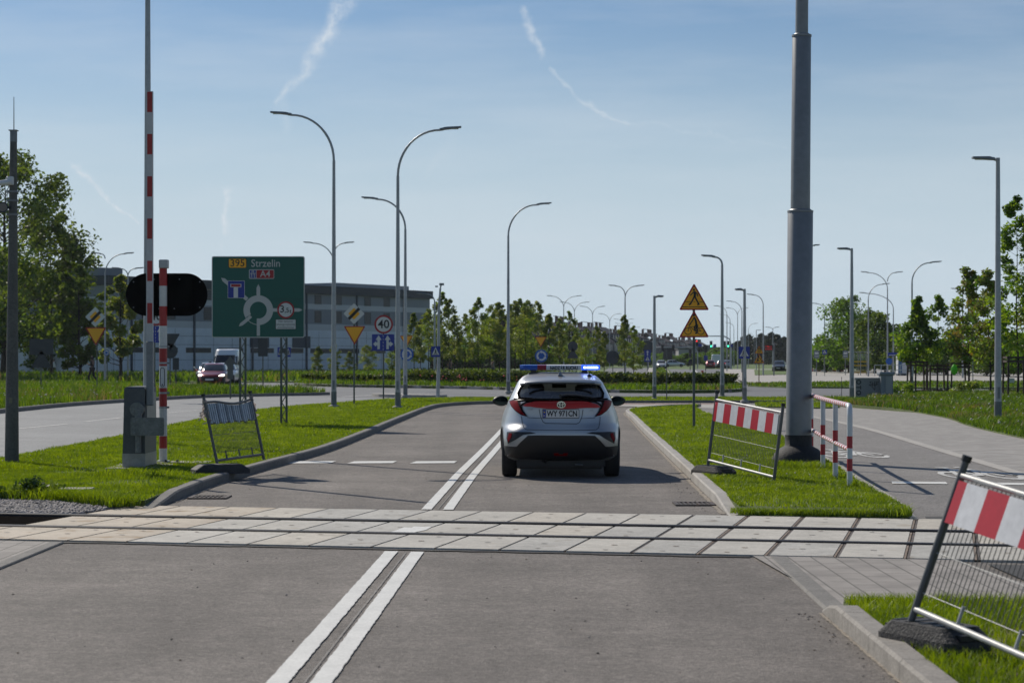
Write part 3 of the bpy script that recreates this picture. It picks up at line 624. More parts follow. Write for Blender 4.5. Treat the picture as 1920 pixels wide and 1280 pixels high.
gmed = 'tall curved arm lamps along the left median'
lamp(277, -130, 'tall lamp post rising behind the level crossing boom, its arm above the photo', [(-1, 170)], base=840.6, group=gmed)
lamp(626, 207, 'tall curved lamp beside the green sign, long arm reaching left', [(-1, 119)], base=768, group=gmed)
lamp(746, 235, 'tall curved lamp between the 40 limit sign and the car, arm reaching right', [(1, 119)], base=770, group=gmed)
lamp(760, 367, 'curved lamp with left arm, standing just behind the 40 limit sign', [(-1, 82)], base=747, group=gmed)
lamp(953, 378, 'tall curved lamp rising behind the car roof, arm to the right', [(1, 81)], base=739, group=gmed)
lamp(1354, 475, 'curved lamp on the grass strip right of the yellow warning triangles', [(-1, 37)], base=748.5, style='arc')
lamp(1227, 553, 'short straight lamp with flat head left of the yellow warning triangles', [(1, 17)], base=753, style='flat', r0=.08)
lamp(1396, 540, 'short straight lamp behind the blue family crossing sign', [(-1, 18)], base=757, style='flat', r0=.085)
lamp(1597, 464, 'straight lamp with flat head beside the graffiti cabinet', [(-1, 27)], base=757, style='flat', r0=.095)
lamp(1871, 294, 'tall straight lamp in the long grass before the young trees', [(-1, 48)], base=797, style='flat', r0=.10, r1=.055)
gd = 'double arm lamps along the far road'
n_ = 0
for px, top, H, l_, r_ in ((626, 452, 10.5, 57, 38), (197, 472, 9.6, 25, 54), (240, 500, 9.0, 30, 30), (1057, 553, 10, 32, 34), (1077, 565, 10, 27, 28), (1111, 573, 10, 24, 24), (1143, 587, 10, 21, 22), (1168, 597, 10, 17, 20), (1170, 605, 10, 17, 17), (1172, 533, 8.2, 31, 36), (1186, 612, 10, 14, 14), (1198, 618, 10, 13, 13), (1664, 508, 10, 50, 29), (1449, 612, 6.5, 14, 12), (1383, 576, 10, 22, 20)):
    lab = {626: 'double arm lamp standing far behind the tall lamp beside the green sign', 197: 'double arm lamp among the left trees, behind the left yield sign', 240: 'double arm lamp behind the black crossing signal board', 1664: 'double arm lamp behind the graffiti cabinet', 1449: 'low double arm lamp between the red matrix board and the thick mast', 1383: 'double arm lamp behind the blue family crossing sign'}.get(px)
    if lab is None: lab = f'{ORD[n_]} double arm lamp counted rightward from the lamp behind the car'; n_ += 1
    lamp(px, top, lab, [(-1, l_), (1, r_)], H=H, group=gd, r0=.09)
gs = 'single arm lamps along the right exit road'
n_ = 0
for px, top, H, s, r in ((815, 547, 6.2, -1, 34), (1363, 572, 9, -1, 25), (1369, 588, 9, -1, 20), (1391, 563, 9, -1, 29), (1376, 604, 9, -1, 16), (1403, 605, 9, 1, 18), (1431, 550, 8.4, -1, 31), (1414, 624, 9, -1, 12), (1423, 638, 9, 1, 9), (1398, 632, 9, -1, 10), (1516, 456, 9.2, 1, 17), (1546, 567, 8.5, -1, 25), (1628, 530, 9, 1, 40), (1675, 547, 8.5, -1, 64), (1710, 488, 8, 1, 55), (1805, 539, 8, -1, 22), (1190, 628, 9, 1, 10), (1206, 642, 9, -1, 8), (1222, 638, 9, 1, 8), (1240, 641, 9, 1, 8), (1270, 643, 9, -1, 7)):
    lab = {815: 'small curved lamp before the grey hall corner, arm left', 1516: 'curved lamp mostly hidden by the thick grey mast', 1546: 'curved lamp just right of the thick mast, before the leafy trees', 1628: 'curved lamp behind the graffiti cabinet, arm right', 1675: 'long arm lamp behind the street name sign, arm left', 1710: 'curved lamp rising above the staked young trees, arm right', 1805: 'lamp half hidden by the staked young trees, arm left'}.get(px)
    if lab is None: lab = f'{ORD[n_]} in the file of small far single arm lamps, counted rightward along the exit road'; n_ += 1
    lamp(px, top, lab, [(s, r)], H=H, group=gs, r0=.085)
for i, (px, top, H) in enumerate(((1418, 618, 6), (1518, 652, 5), (1580, 600, 7.5))):
    lamp(px, top, ['short straight lamp behind the roadwork sign', 'short straight lamp just right of the thick mast', 'straight lamp between bus stop and graffiti cabinet'][i], [(1, 9)], H=H, style='flat', group=gs, r0=.07)

# ------------------------------------------------------------------ thick grey mast on the right
def mast():
    d = 31.9; x = PX(1497, d); t = thing('mast', 'thick grey steel mast with stepped diameters on a black domed footing', 'mast', (x, d, .09))
    m = mat('mast_steel', (.225, .23, .235), .45, metal=.35, var=[(.8, .08), (9, .08)]); xt = lambda z: x + (z - .2) * .0078
    zs = [PZ(838, d), PZ(395, d), PZ(393, d), PZ(66, d), PZ(64, d)]
    p = MB(); p.tube([(xt(.4), d, zs[0]), (xt(zs[1]), d, zs[1] - .02), (xt(zs[1]), d, zs[1] + .02)], [.203, .203, .17], m, 32); p.build('lower_tube', t)
    p = MB(); p.tube([(xt(zs[1]), d, zs[1]), (xt(zs[3]), d, zs[3] - .02), (xt(zs[3]), d, zs[3] + .02)], [.156, .150, .12], m, 28); p.build('middle_tube', t)
    p = MB(); p.tube([(xt(zs[3]), d, zs[3]), (xt(13), d, 13.0)], [.103, .085], m, 24); p.build('upper_tube', t)
    for z, r in ((zs[1], .208), (zs[3], .158)): MB().tube([(xt(z), d, z - .03), (xt(z), d, z + .0)], r, m, 32).build('collar', t)
    b = MB(); rub = mat('footing_black', (.022, .022, .023), .75, var=[(3, .2), (40, .3)], bump=(40, .4), spots=(5, .62, (.06, .055, .05)))
    b.lathe([(.43, .05), (.42, .13), (.385, .22), (.32, .29), (.235, .335), (.215, .35), (.215, .52)], rub, (x, d, 0), 30); b.build('footing', t)
mast()

# ------------------------------------------------------------------ concrete post with camera on the left
def post_camera():
    d = 31.4; x = PX(22, d); H = PZ(245, d); t = thing('camera_post', 'concrete post with antenna, white camera and loudspeaker', 'post', (x, d, .095))
    m = mat('post_concrete', (.115, .115, .105), .85, var=[(1.5, .15), (30, .2)], bump=(60, .2))
    MB().tube([(x, d, 0), (x + .03, d, H)], [.112, .052], m, 18).build('pole', t)
    p = MB(); p.tube([(x + .03, d, H - .18), (x + .03, d, H)], .058, M_GALVD, 12); p.box((x + .03, d, H), (.13, .13, .015), M_GALVD); p.build('cap', t)
    MB().tube([(x + .035, d, H), (x + .035, d, PZ(182, d))], [.008, .005], M_DARKM, 6).build('antenna', t)
    wh = mat('camera_white', (.62, .63, .63), .4); zc = PZ(340, d)
    c = MB(); c.box((x + .0, d - .09, zc), (.10, .10, .13), wh, bev=.01); c.tube([(x, d - .12, zc - .02), (x - .15, d - .30, zc - .06)], .042, wh, 12); c.tube([(x - .15, d - .30, zc - .06), (x - .17, d - .325, zc - .066)], .046, M_BLACK, 12); c.build('camera', t)
    zs = PZ(390, d); s = MB(); s.tube([(x - .10, d - .05, zs), (x - .10, d - .16, zs)], [.05, .085], M_DARKM, 16); s.tube([(x - .10, d - .161, zs), (x - .10, d - .165, zs)], .066, mat('speaker_grille', (.2, .17, .15), .6), 16); s.box((x - .05, d - .05, zs), (.12, .04, .04), M_DARKM); s.build('loudspeaker', t)
    for z in (zc - .18, zs - .12, zs + .1): MB().tube([(x + .012, d, z), (x + .012, d, z + .03)], .095, M_GALVD, 14).build('clamp', t)
    MB().box((x + .01, d - .112, PZ(750, d)), (.05, .01, .09), mat('sticker', (.18, .17, .12), .7)).build('sticker', t)
post_camera()

# ------------------------------------------------------------------ level crossing drive, boom, signal
M_RED = mat('signal_red', (.36, .022, .020), .45, var=[(3, .12)]); M_SWHITE = mat('signal_white', (.60, .60, .58), .45, var=[(4, .07), (30, .06)])
def crossing():
    d = 29.8; x0, x1 = PX(230, d), PX(272, d); t = thing('level_crossing_barrier', 'raised red and white barrier boom on a grey drive cabinet with counterweight plate', 'crossing barrier', ((x0 + x1) / 2, d, .095))
    cab = mat('cabinet_grey', (.085, .09, .092), .5, metal=.2, var=[(3, .12), (25, .12)], spots=(6, .68, (.17, .155, .13))); st = mat('cabinet_steel', (.30, .29, .265), .5, metal=.35, var=[(2, .15), (18, .12)])
    zt, zm, zb = PZ(725, d), PZ(850, d), PZ(892, d); w = x1 - x0; dep = .95; cx = (x0 + x1) / 2
    b = MB(); ins = .02
    vs = [(x0, d, zm), (x1, d, zm), (x1, d + dep, zm), (x0, d + dep, zm), (x0 + ins, d + .02, zt - .03), (x1 - .004, d + .02, zt - .03), (x1 - .004, d + dep, zt - .03), (x0 + ins, d + dep, zt - .03), (x0 + ins + .03, d + .05, zt), (x1 - .03, d + .05, zt), (x1 - .03, d + dep - .03, zt), (x0 + ins + .03, d + dep - .03, zt)]
    q = []
    for k in (0, 4): q += [(k, k + 1, k + 5, k + 4), (k + 1, k + 2, k + 6, k + 5), (k + 2, k + 3, k + 7, k + 6), (k + 3, k, k + 4, k + 7)]
    b.add(vs, q + [(8, 9, 10, 11), (3, 2, 1, 0)], cab); cabn = b.build('cabinet', t)
    b = MB(); b.box((x1 + .006, d + dep * .5, (zt + zm) / 2 + .1), (.012, dep * .8, (zt - zm) * .62), st); b.build('door', cabn)
    MB().box((cx, d + dep / 2 - .003, (zm + zb) / 2), (w + .006, dep + .006, zm - zb), st).build('plinth', t)
    MB().box((cx + .03, d + dep / 2, .085), (w + .5, dep + .45, .06), M_KERB).build('foundation', t)
    zh = PZ(767, d); xh = PX(258, d); g = mat('galv_plate', (.17, .175, .17), .5, metal=.35, var=[(5, .25), (30, .2)])
    h = MB(); h.tube([(xh, d + .05, zh), (xh, d - .07, zh)], .105, g, 24); h.build('hub', t)
    h = MB(); xc = PX(279, d); zc = PZ(799, d); Mf = facing((xc, d - .10, zc)); h.poly(rpoly([(-.25, -.135), (.25, -.135), (.25, .135), (-.25, .135)], .03), 0, .03, g, Mf)
    for bx, bz in ((-.19, .08), (-.19, -.09), (-.01, .09), (-.01, -.09)): h.poly(circ(.018, 8, bx, bz), .03, .045, M_GALVD, Mf)
    h.build('counterweight_plate', t)
    h = MB(); h.tube([(xh + .02, d - .05, PZ(816, d)), (xh + .02, d - .05, PZ(848, d))], .045, g, 14); h.tube([(xh + .02, d - .05, zh), (xh + .02, d - .05, PZ(816, d))], .055, g, 14); h.build('crank', t)
    # boom: a box-section beam, dark sleeve below
    db = d + .12; xb = PX(281, db); z0, z1 = PZ(640, db), PZ(172, db)
    s = MB(); s.box((xb + .006, db, (PZ(760, db) + z0) / 2), (.10, .13, z0 - PZ(760, db)), M_GALVD, bev=.01); s.build('boom_sleeve', t)
    s = MB(); s.box((xb, db, (z0 + z1) / 2), (.098, .06, z1 - z0), mat('boom_white', (.50, .50, .50), .45, var=[(3, .06), (20, .06)]))
    for k in range(6):
        a = 172 + 79 * k
        s.box((xb + .004, db - .031, (PZ(a + 1, db) + PZ(a + 39, db)) / 2), (.075, .004, PZ(a + 1, db) - PZ(a + 39, db)), M_RED)
    s.build('boom', t)
crossing()
def crossing_signal():
    d = 31.2; x = PX(306, d); t = thing('crossing_signal', 'red and white striped signal post with black oval backing board', 'crossing signal', (x, d, .095))
    p = MB(); ys = [503, 536, 574, 611, 651, 685, 727, 763, 817, 840, 880]; c = [M_RED, M_SWHITE] * 3 + [M_SWHITE, M_RED, M_RED, M_SWHITE]
    c = [M_RED, M_SWHITE, M_RED, M_SWHITE, M_RED, M_SWHITE, M_RED, M_RED, M_RED, M_SWHITE]; ys = [503, 536, 574, 611, 653, 686, 727, 763, 790, 840, 880]; c = [M_RED, M_SWHITE, M_RED, M_SWHITE, M_RED, M_SWHITE, M_RED, M_SWHITE, M_RED, M_SWHITE]; ys = [503, 536, 574, 611, 653, 686, 727, 764, 817, 840, 880]
    for a, b_, m in zip(ys, ys[1:], c): p.tube([(x, d, PZ(a, d)), (x, d, PZ(b_, d))], .062, m, 16, cap=False)
    p.build('post', t)
    MB().box((x + .012, d, PZ(495, d)), (.14, .14, PZ(487, d) - PZ(503, d)), M_GALV, bev=.008).build('top_box', t)
    o = MB(); w, h = 1.28, .67; M = facing((PX(311, d), d + .10, PZ(552, d)))
    M_BD = mat('board_black', (.004, .004, .004), .8, spec=.1); o.poly(rrect2(w, h, h / 2 - .002, 14), 0, .025, M_BD, M)
    for sx in (-1, 1): o.box((sx * .30, 0, .045), (.20, .46, .05), M_BD, M); o.poly(circ(.012, 6, sx * .52, .2), .025, .03, M_GALVD, M); o.poly(circ(.012, 6, sx * .52, -.2), .025, .03, M_GALVD, M); o.poly(circ(.012, 6, sx * .12, -.22), .025, .03, M_GALVD, M); o.poly(circ(.012, 6, sx * .2, .24), .025, .03, M_GALVD, M)
    o.build('backing_board', t)
    for sx in (-1, 1):
        l = MB(); c0 = Vector((PX(311, d) + sx * .36, d + .12, PZ(552, d))); l.tube([c0, c0 + Vector((0, .16, 0))], .15, M_BLACK, 18); l.tube([c0 + Vector((0, .161, 0)), c0 + Vector((0, .165, 0))], .13, mat('dark_red_lens', (.12, .01, .01), .2), 18); l.build('lamp', t)
    Ml = facing((x, d - .068, PZ(707, d))); q = MB(); q.poly(rrect2(.075, .30, .036, 8), 0, .004, M_BLACK, Ml); q.poly(rrect2(.055, .28, .027, 8), .004, .006, M_SWHITE, Ml); q.poly(circ(.012, 8, 0, -.115), .006, .008, M_BLACK, Ml); q.build('plate', t)
    for a in (651, 682, 738, 765): b = MB(); b.tube([(x, d, PZ(a, d)), (x, d, PZ(a, d) + .028)], .067, M_GALV, 16); b.box((x + .075, d, PZ(a, d) + .014), (.04, .03, .03), M_GALVD); b.build('clamp', t)
    b = MB(); b.box((x + .25, d + .05, .10), (.95, .6, .05), M_KERB); b.build('foundation', t)
    b = MB(); b.box((x, d, .13), (.18, .18, .03), M_SWHITE)
    for sx in (-.09, .09): b.tube([(x + .15 + sx, d - .1, .12), (x + .15 + sx, d - .1, .16)], .02, M_BLACK, 8)
    b.build('base_plate', t)
crossing_signal()
def manhole():
    x, d = PX(140, 24.6), 24.6; t = thing('junction_box', 'low brown cable box with grey lid at the grass edge', 'box', (x, d, .05))
    MB().box((x, d, .08), (.36, .3, .08), mat('box_rust', (.13, .06, .04), .8, var=[(8, .3)])).build('body', t); MB().box((x, d, .13), (.42, .36, .02), M_KERB).build('lid', t)
manhole()

# ------------------------------------------------------------------ road signs
S_Y = mat('sign_yellow', (.95, .43, .010), .45); S_R = mat('sign_red', (.36, .012, .016), .45); S_W = mat('sign_white', (.62, .62, .60), .45); S_K = mat('sign_black', (.010, .010, .011), .5)
S_B = mat('sign_blue', (.010, .030, .27), .45); S_LB = mat('sign_light_blue', (.012, .10, .40), .45); S_G = mat('sign_green', (.005, .095, .072), .45); S_BACK = mat('sign_back_shaded', (.065, .068, .075), .55, metal=.3); S_GW = mat('sign_grey_white', (.50, .50, .48), .5)  # sign backs are darkened: tree shade on the left one is in the colour
M_POSTG = mat('sign_post', (.085, .098, .092), .5, metal=.3, var=[(4, .15)])
def post(t, x, d, z1, r=.03, m=None, z0=0.0): return MB().tube([(x, d, z0), (x, d, z1)], r, m or M_POSTG, 10).build('post', t)
def panel(t, draw, loc, name='sign_panel', yaw=0, roll=0):
    b = MB(); draw(b, facing(loc, yaw, roll)); o = b.build(name, t)
    return o
def d_yield(w):
    h = w * .87
    def f(b, M):
        T3 = [(-w / 2, h / 2), (w / 2, h / 2), (0, -h / 2)]
        b.poly(rpoly(T3, w * .07), -.012, 0, S_R, M, S_BACK); k = .82; b.poly(rpoly([(-w / 2 * k, h / 2 - h * .055), (w / 2 * k, h / 2 - h * .055), (0, -h / 2 + h * .125)], w * .03), 0, .004, S_Y, M)
    return f
def d_diamond(s):
    def f(b, M):
        Q = M @ Matrix.Rotation(R(45), 4, 'Z'); b.poly(rrect2(s, s, s * .06), -.012, 0, S_W, Q, S_BACK); b.poly(rrect2(s * .56, s * .56, s * .03), 0, .004, S_Y, Q)
        b.poly([(-s * .10, -s * .5), (s * .10, -s * .5), (s * .10, s * .5), (-s * .10, s * .5)], .004, .008, S_K, M @ Matrix.Rotation(R(-45), 4, 'Z'))
    return f
def d_limit(r, txt='40'):
    def f(b, M):
        b.poly(circ(r, 36), -.012, 0, S_R, M, S_BACK); b.poly(circ(r * .80, 36), 0, .004, S_W, M); b.text(txt, r * 1.25, 0, -r * .02, .006, S_K, M, bold=r * .02)
    return f
def d_lanes(w, h):
    def f(b, M):
        b.poly(rrect2(w, h, w * .03), -.012, 0, S_B, M, S_BACK)
        for s in (-1, 1):
            c = s * w * .20; L = w * .055
            b.poly([(c - L, -h * .40), (c + L, -h * .40), (c + L, h * .16), (c + L * 2.4, h * .16), (c, h * .44), (c - L * 2.4, h * .16), (c - L, h * .16)], 0, .004, S_W, M)
            b.poly([(c + s * L, -h * .17), (c + s * w * .11, -h * .17), (c + s * w * .11, -h * .26), (c + s * w * .25, -h * .09), (c + s * w * .11, h * .09), (c + s * w * .11, h * .0), (c + s * L, h * .0)], 0, .0042, S_W, M)
        for k in range(5): b.box((0, -h * .4 + k * h * .2, .002), (w * .018, h * .11, .004), S_W, M)
    return f
def d_roundabout(r):
    def f(b, M):
        b.poly(circ(r, 36), -.012, 0, S_LB, M, S_BACK)
        for k in range(3):
            a0 = R(120 * k + 8); pts = [(r * .62 * math.cos(a0 + R(78) * j / 8), r * .62 * math.sin(a0 + R(78) * j / 8)) for j in range(9)]; b.stroke(pts, r * .25, 0, .004, S_W, M)
            a1 = a0 + R(78); tx, ty = -math.sin(a1), math.cos(a1); c = Vector((r * .62 * math.cos(a1), r * .62 * math.sin(a1))); nrm = c.normalized(); tv = Vector((tx, ty)); p, q, e = c + nrm * r * .26, c - nrm * r * .26, c + tv * r * .36; b.poly([p, e, q], 0, .005, S_W, M)
    return f
def d_crossing(w, h, fam=False):
    def f(b, M):
        b.poly(rrect2(w, h, w * .05), -.012, 0, S_B, M, S_BACK); b.poly([(-w * .40, -h * .30), (w * .40, -h * .30), (0, h * .43)], 0, .004, S_W, M)
        for k in range(4): b.box((-w * .22 + k * w * .147, -h * .25, .006), (w * .08, h * .06, .003), S_K, M)
        for ox, sc_ in (((-.07, .9), (.13, .6)) if fam else ((0, 1),)):
            o = ox * w; g = h * .36 * sc_; b.poly(circ(g * .13, 10, o, -h * .16 + g * .9), .004, .007, S_K, M); b.stroke([(o, -h * .16 + g * .8), (o, -h * .16 + g * .35), (o - g * .25, -h * .16 - g * .1)], g * .2, .004, .007, S_K, M); b.stroke([(o, -h * .16 + g * .35), (o + g * .25, -h * .16 - g * .1)], g * .16, .004, .0075, S_K, M); b.stroke([(o - g * .25, -h * .16 + g * .4), (o, -h * .16 + g * .72), (o + g * .25, -h * .16 + g * .45)], g * .13, .004, .008, S_K, M)
    return f
def tri_up(b, M, w):
    h = w * .89; b.poly(rpoly([(-w / 2, -h / 2), (w / 2, -h / 2), (0, h / 2)], w * .08), -.012, 0, S_R, M, S_BACK); b.poly(rpoly([(-w * .415, -h * .445), (w * .415, -h * .445), (0, h * .385)], w * .05), 0, .003, S_Y, M)
def d_walker(w):
    def f(b, M):
        tri_up(b, M, w); u = w / 100; st = lambda p, ww, z=.006: b.stroke([(x * u, y * u) for x, y in p], ww * u, .003, z, S_K, M)
        b.poly(circ(3.6 * u, 14, -.5 * u, 22 * u), .003, .006, S_K, M); b.poly([(x * u, y * u) for x, y in ((-3, 17), (3, 18), (7, 13), (6, 0), (1, -5), (-2.5, -3), (-1, 8))], .003, .006, S_K, M)
        st([(0, 16), (-6, 10), (-12, 4)], 3.4, .0065); st([(4, 15), (11, 8), (12, 1)], 3.4, .0065); st([(0, -1), (-5, -12), (-12, -24), (-16, -26)], 5, .0068); st([(3, -1), (9, -13), (16, -25), (12, -26)], 5, .0072)
        st([(-32, -17), (-12, -17)], 1.8, .005); st([(-2, -17), (4, -17)], 1.8, .005); st([(17, -17), (33, -17)], 1.8, .005); st([(-40, -34), (40, -34)], 2.4, .005)
    return f
def d_cyclist(w):
    def f(b, M):
        tri_up(b, M, w); u = w / 100; st = lambda p, ww, z=.006: b.stroke([(x * u, y * u) for x, y in p], ww * u, .003, z, S_K, M)
        for cx in (-20, 22): st([(cx + 11 * math.cos(a * math.pi / 10), -24 + 11 * math.sin(a * math.pi / 10)) for a in range(21)], 2.0)
        st([(-20, -24), (-15, -4)], 2); st([(-16, -8), (3, -23), (22, -24), (10, -8)], 2, .0062); st([(3, -23), (8, -6)], 2, .0064); st([(-12, -10), (8, -9)], 2, .0066); st([(-19, -4), (-10, -2)], 2, .0068)
        b.poly(circ(4 * u, 14, -1 * u, 28 * u), .003, .007, S_K, M); b.poly([(x * u, y * u) for x, y in ((-2, 22), (3, 22), (9, 11), (11, -3), (4, -5), (3, 9))], .003, .007, S_K, M)
        st([(-1, 19), (-6, 9), (-14, -1)], 3.6, .0072); st([(10, -3), (1, -10), (4, -24)], 5, .0074); st([(11, -4), (9, -15), (10, -29), (5, -31)], 5, .0076)
    return f
def d_oneway(w, h):
    def f(b, M):
        b.poly(rrect2(w, h, w * .05), -.012, 0, S_B, M, S_BACK); b.poly([(-w * .07, h * .02), (w * .07, h * .02), (w * .07, h * .30), (w * .2, h * .30), (0, h * .46), (-w * .2, h * .30), (-w * .07, h * .30)], 0, .004, S_W, M); b.poly([(-w * .33, -h * .40), (w * .33, -h * .40), (0, h * -.04)], 0, .004, S_W, M); b.stroke([(0, -h * .15), (0, -h * .28), (w * .08, -h * .37)], w * .06, .004, .006, S_K, M); b.stroke([(0, -h * .28), (-w * .08, -h * .37)], w * .06, .004, .0065, S_K, M)
    return f
def sign_stack(px, base, lab, panels, cat='road sign', group=None, r=.03, d=None, z0=0.0):
    """panels: (draw function, photo column, photo row of the centre)"""
    d = d or F_PX * CAM_H / (base - HOR); x = PX(px, d); t = thing('road_sign', lab, cat, (x, d, z0), group)
    zt = max(PZ(p[2], d) for p in panels); post(t, x, d, zt + .05, r, z0=z0)
    for fn, cx, cy in panels:
        o = panel(t, fn, (PX(cx, d), d - r - .016, PZ(cy, d)))
    return t
W = lambda px, d: px * d / F_PX
d = 98; sign_stack(182, None, 'yield triangle under a priority end diamond, on the left verge by the walker', [(d_diamond(W(27, d)), 179, 594), (d_yield(W(40, d)), 180, 631)], group='yield signs with priority end diamonds', d=98.4)
d = 71.4; sign_stack(664, 763, 'yield triangle under a priority end diamond, on the median by the tall lamp', [(d_diamond(W(28, d)), 664, 588), (d_yield(W(41, d)), 665, 629)], group='yield signs with priority end diamonds')
d = 78.3; sign_stack(719, 755, 'round 40 limit sign above a blue two lane arrow panel, on the median', [(d_limit(W(17.5, d)), 719.5, 608), (d_lanes(W(42, d), W(31, d)), 718.5, 642)], group='limit signs above blue lane panels')
sign_stack(290, None, 'round 40 limit sign above a blue lane panel, half hidden by the striped signal post', [(d_limit(W(17.5, d)), 293, 593), (d_lanes(W(42, d), W(31, d)), 292, 627)], group='limit signs above blue lane panels', d=79)
d = 150; sign_stack(1015, None, 'yield triangle above a blue roundabout disc on the roundabout island, behind the car', [(d_yield(W(22.5, d)), 1014, 641), (d_roundabout(W(12, d)), 1015, 667)], group='yield signs above roundabout discs', d=d)
d = 105; sign_stack(757, None, 'yield triangle above a blue roundabout disc, partly hidden by two lamp posts', [(d_yield(W(25, d)), 762, 640), (d_roundabout(W(12.5, d)), 763, 664)], group='yield signs above roundabout discs', d=d)
d = 47.8; sign_stack(1301, 808, 'two yellow warning triangles, walker above cyclist, on one grey post', [(d_walker(W(57, d)), 1301, 556), (d_cyclist(W(57, d)), 1301, 607)], r=.032)
d = 76; sign_stack(1393, 757, 'blue square family crossing sign on a thin post before the lamp', [(d_crossing(W(21, d), W(22.5, d), True), 1395, 661)], group='blue pedestrian crossing signs')
def small_signal():
    d = 84.4; x = PX(823, d); t = thing('signal_post', 'slim white post with blue crossing sign and small top camera', 'signal post', (x, d, 0)); p = MB(); p.tube([(x - .05, d, 0), (x - .02, d, 1.2), (x, d, PZ(575, d)), (x + .06, d, PZ(540, d))], [.085, .075, .05, .04], M_GALV, 12); p.build('pole', t)
    c = MB(); c.box((x + .12, d - .05, PZ(533, d)), (.2, .2, .09), M_GALVD); c.tube([(x + .06, d, PZ(540, d)), (x + .1, d, PZ(533, d))], .03, M_GALV, 8); c.build('camera', t); c = MB(); c.box((x - .10, d - .03, PZ(537, d)), (.11, .1, .06), M_GALVD); c.build('sensor', t)
    panel(t, d_crossing(W(17, d), W(20, d)), (PX(817, d), d - .12, PZ(659, d)))
small_signal()
d = 215; sign_stack(1214, None, 'tall blue one way and crossing panel beside the short flat head lamp', [(d_oneway(W(12, d), W(22, d)), 1214, 667)], d=d)
d = 195; sign_stack(1546, None, 'far blue crossing sign on a lamp right of the thick mast', [(d_crossing(W(9, d), W(9, d)), 1546, 660)], group='blue pedestrian crossing signs', d=d)
# dark backs of signs seen from behind
def d_back(kind_):
    def f(b, M):
        k, s = kind_
        if k == 'c': b.poly(circ(s, 24), -.01, 0, S_BACK, M)
        if k == 't': b.poly(rpoly([(-s, -s * .87), (s, -s * .87), (0, s * .87)], s * .1), -.01, 0, S_BACK, M)
        if k == 'y': b.poly(rpoly([(-s, s * .87), (s, s * .87), (0, -s * .87)], s * .1), -.01, 0, S_BACK, M)
        if k == 'r': b.poly(rrect2(s, s * 1.9, .03), -.01, 0, S_BACK, M)
        if k == 'w': b.poly(rrect2(s * 1.5, s, .03), -.01, 0, S_BACK, M)
        if k == 'a': b.poly([(-s * .42, -s * 2.1), (s * .42, -s * 2.1), (s * .42, s * .1), (s, s * .1), (0, s * 1.3), (-s, s * .1), (-s * .42, s * .1)], -.02, 0, M_POSTG, M)
    return f
for lab, px, d, ps in (('grey back of a round and a triangular sign, right of the roundabout sign', 1074, 150, [(('c', .38), 1074, 649), (('t', .45), 1074, 662)]),
                       ('grey back of one round sign between the far double lamps', 1149, 150, [(('c', .5), 1149, 670)]), ('grey back of a round sign above the blue one way panel', 1214, 218, [(('c', .75), 1214, 651)]),
                       ('grey back of a yield triangle and disc, left of the hall windows', 319, 105, [(('y', .5), 320, 641), (('c', .4), 319, 658)]), ('narrow dark grey sign back on a post beside the red car', 330, 100, [(('r', .32), 330, 682)]),
                       ('large dark sign back on a post right of the green sign', 493, 100, [(('r', .48), 493, 651)]), ('grey arrow shaped marker standing before the white van', 432, 86, [(('a', .29), 432, 684)]),
                       ('large dark sign back among the left tree trunks', 77, 100, [(('w', .8), 78, 650), (('t', .52), 78, 672)])):
    sign_stack(px, None, lab, [(d_back(k), a, b_) for k, a, b_ in ps], group='sign backs facing the roundabout', d=d)
def lane_disc():
    d = 118; sign_stack(201, None, 'small round blue path sign beside the left double lamp', [(d_roundabout(W(5.5, d)), 200, 661)], d=d)
lane_disc()
d = 120; sign_stack(528, None, 'pair of small blue crossing signs behind the green sign', [(d_crossing(W(9, d), W(18, d)), 525, 660), (d_crossing(W(9, d), W(18, d)), 541, 660)], d=d, group='blue pedestrian crossing signs')
def roadwork():
    d = 128; x = PX(1423, d); t = thing('road_sign', 'two small yellow roadwork triangles on a stand with ballast block', 'road sign', (x, d, 0)); post(t, x, d, PZ(650, d), .03, mat('rusty_post', (.2, .1, .04), .7))
    def nar(b, M): tri_up(b, M, W(17, d)); b.stroke([(-.06, -.18), (-.06, .0), (-.02, .1)], .05, .003, .006, S_K, M); b.stroke([(.06, -.18), (.06, .0), (.02, .1)], .05, .003, .006, S_K, M)
    def dig(b, M): tri_up(b, M, W(20.5, d)); b.poly(circ(.05, 10, -.02, .14), .003, .006, S_K, M); b.stroke([(-.04, .08), (-.08, -.05), (-.14, -.22)], .07, .003, .006, S_K, M); b.stroke([(-.08, -.05), (0, -.2)], .06, .003, .0065, S_K, M); b.stroke([(-.02, .06), (.1, -.05), (.16, -.18)], .04, .003, .007, S_K, M); b.poly([(.1, -.24), (.26, -.24), (.2, -.12)], .003, .006, S_K, M)
    panel(t, nar, (x, d - .05, PZ(655, d))); panel(t, dig, (x, d - .05, PZ(671.5, d)))
    b = MB(); b.box((x, d, .06), (.5, .3, .12), M_POSTG); b.box((x, d, .18), (.28, .2, .12), mat('ballast_grey', (.12, .10, .09), .8)); b.build('ballast', t)
roadwork()

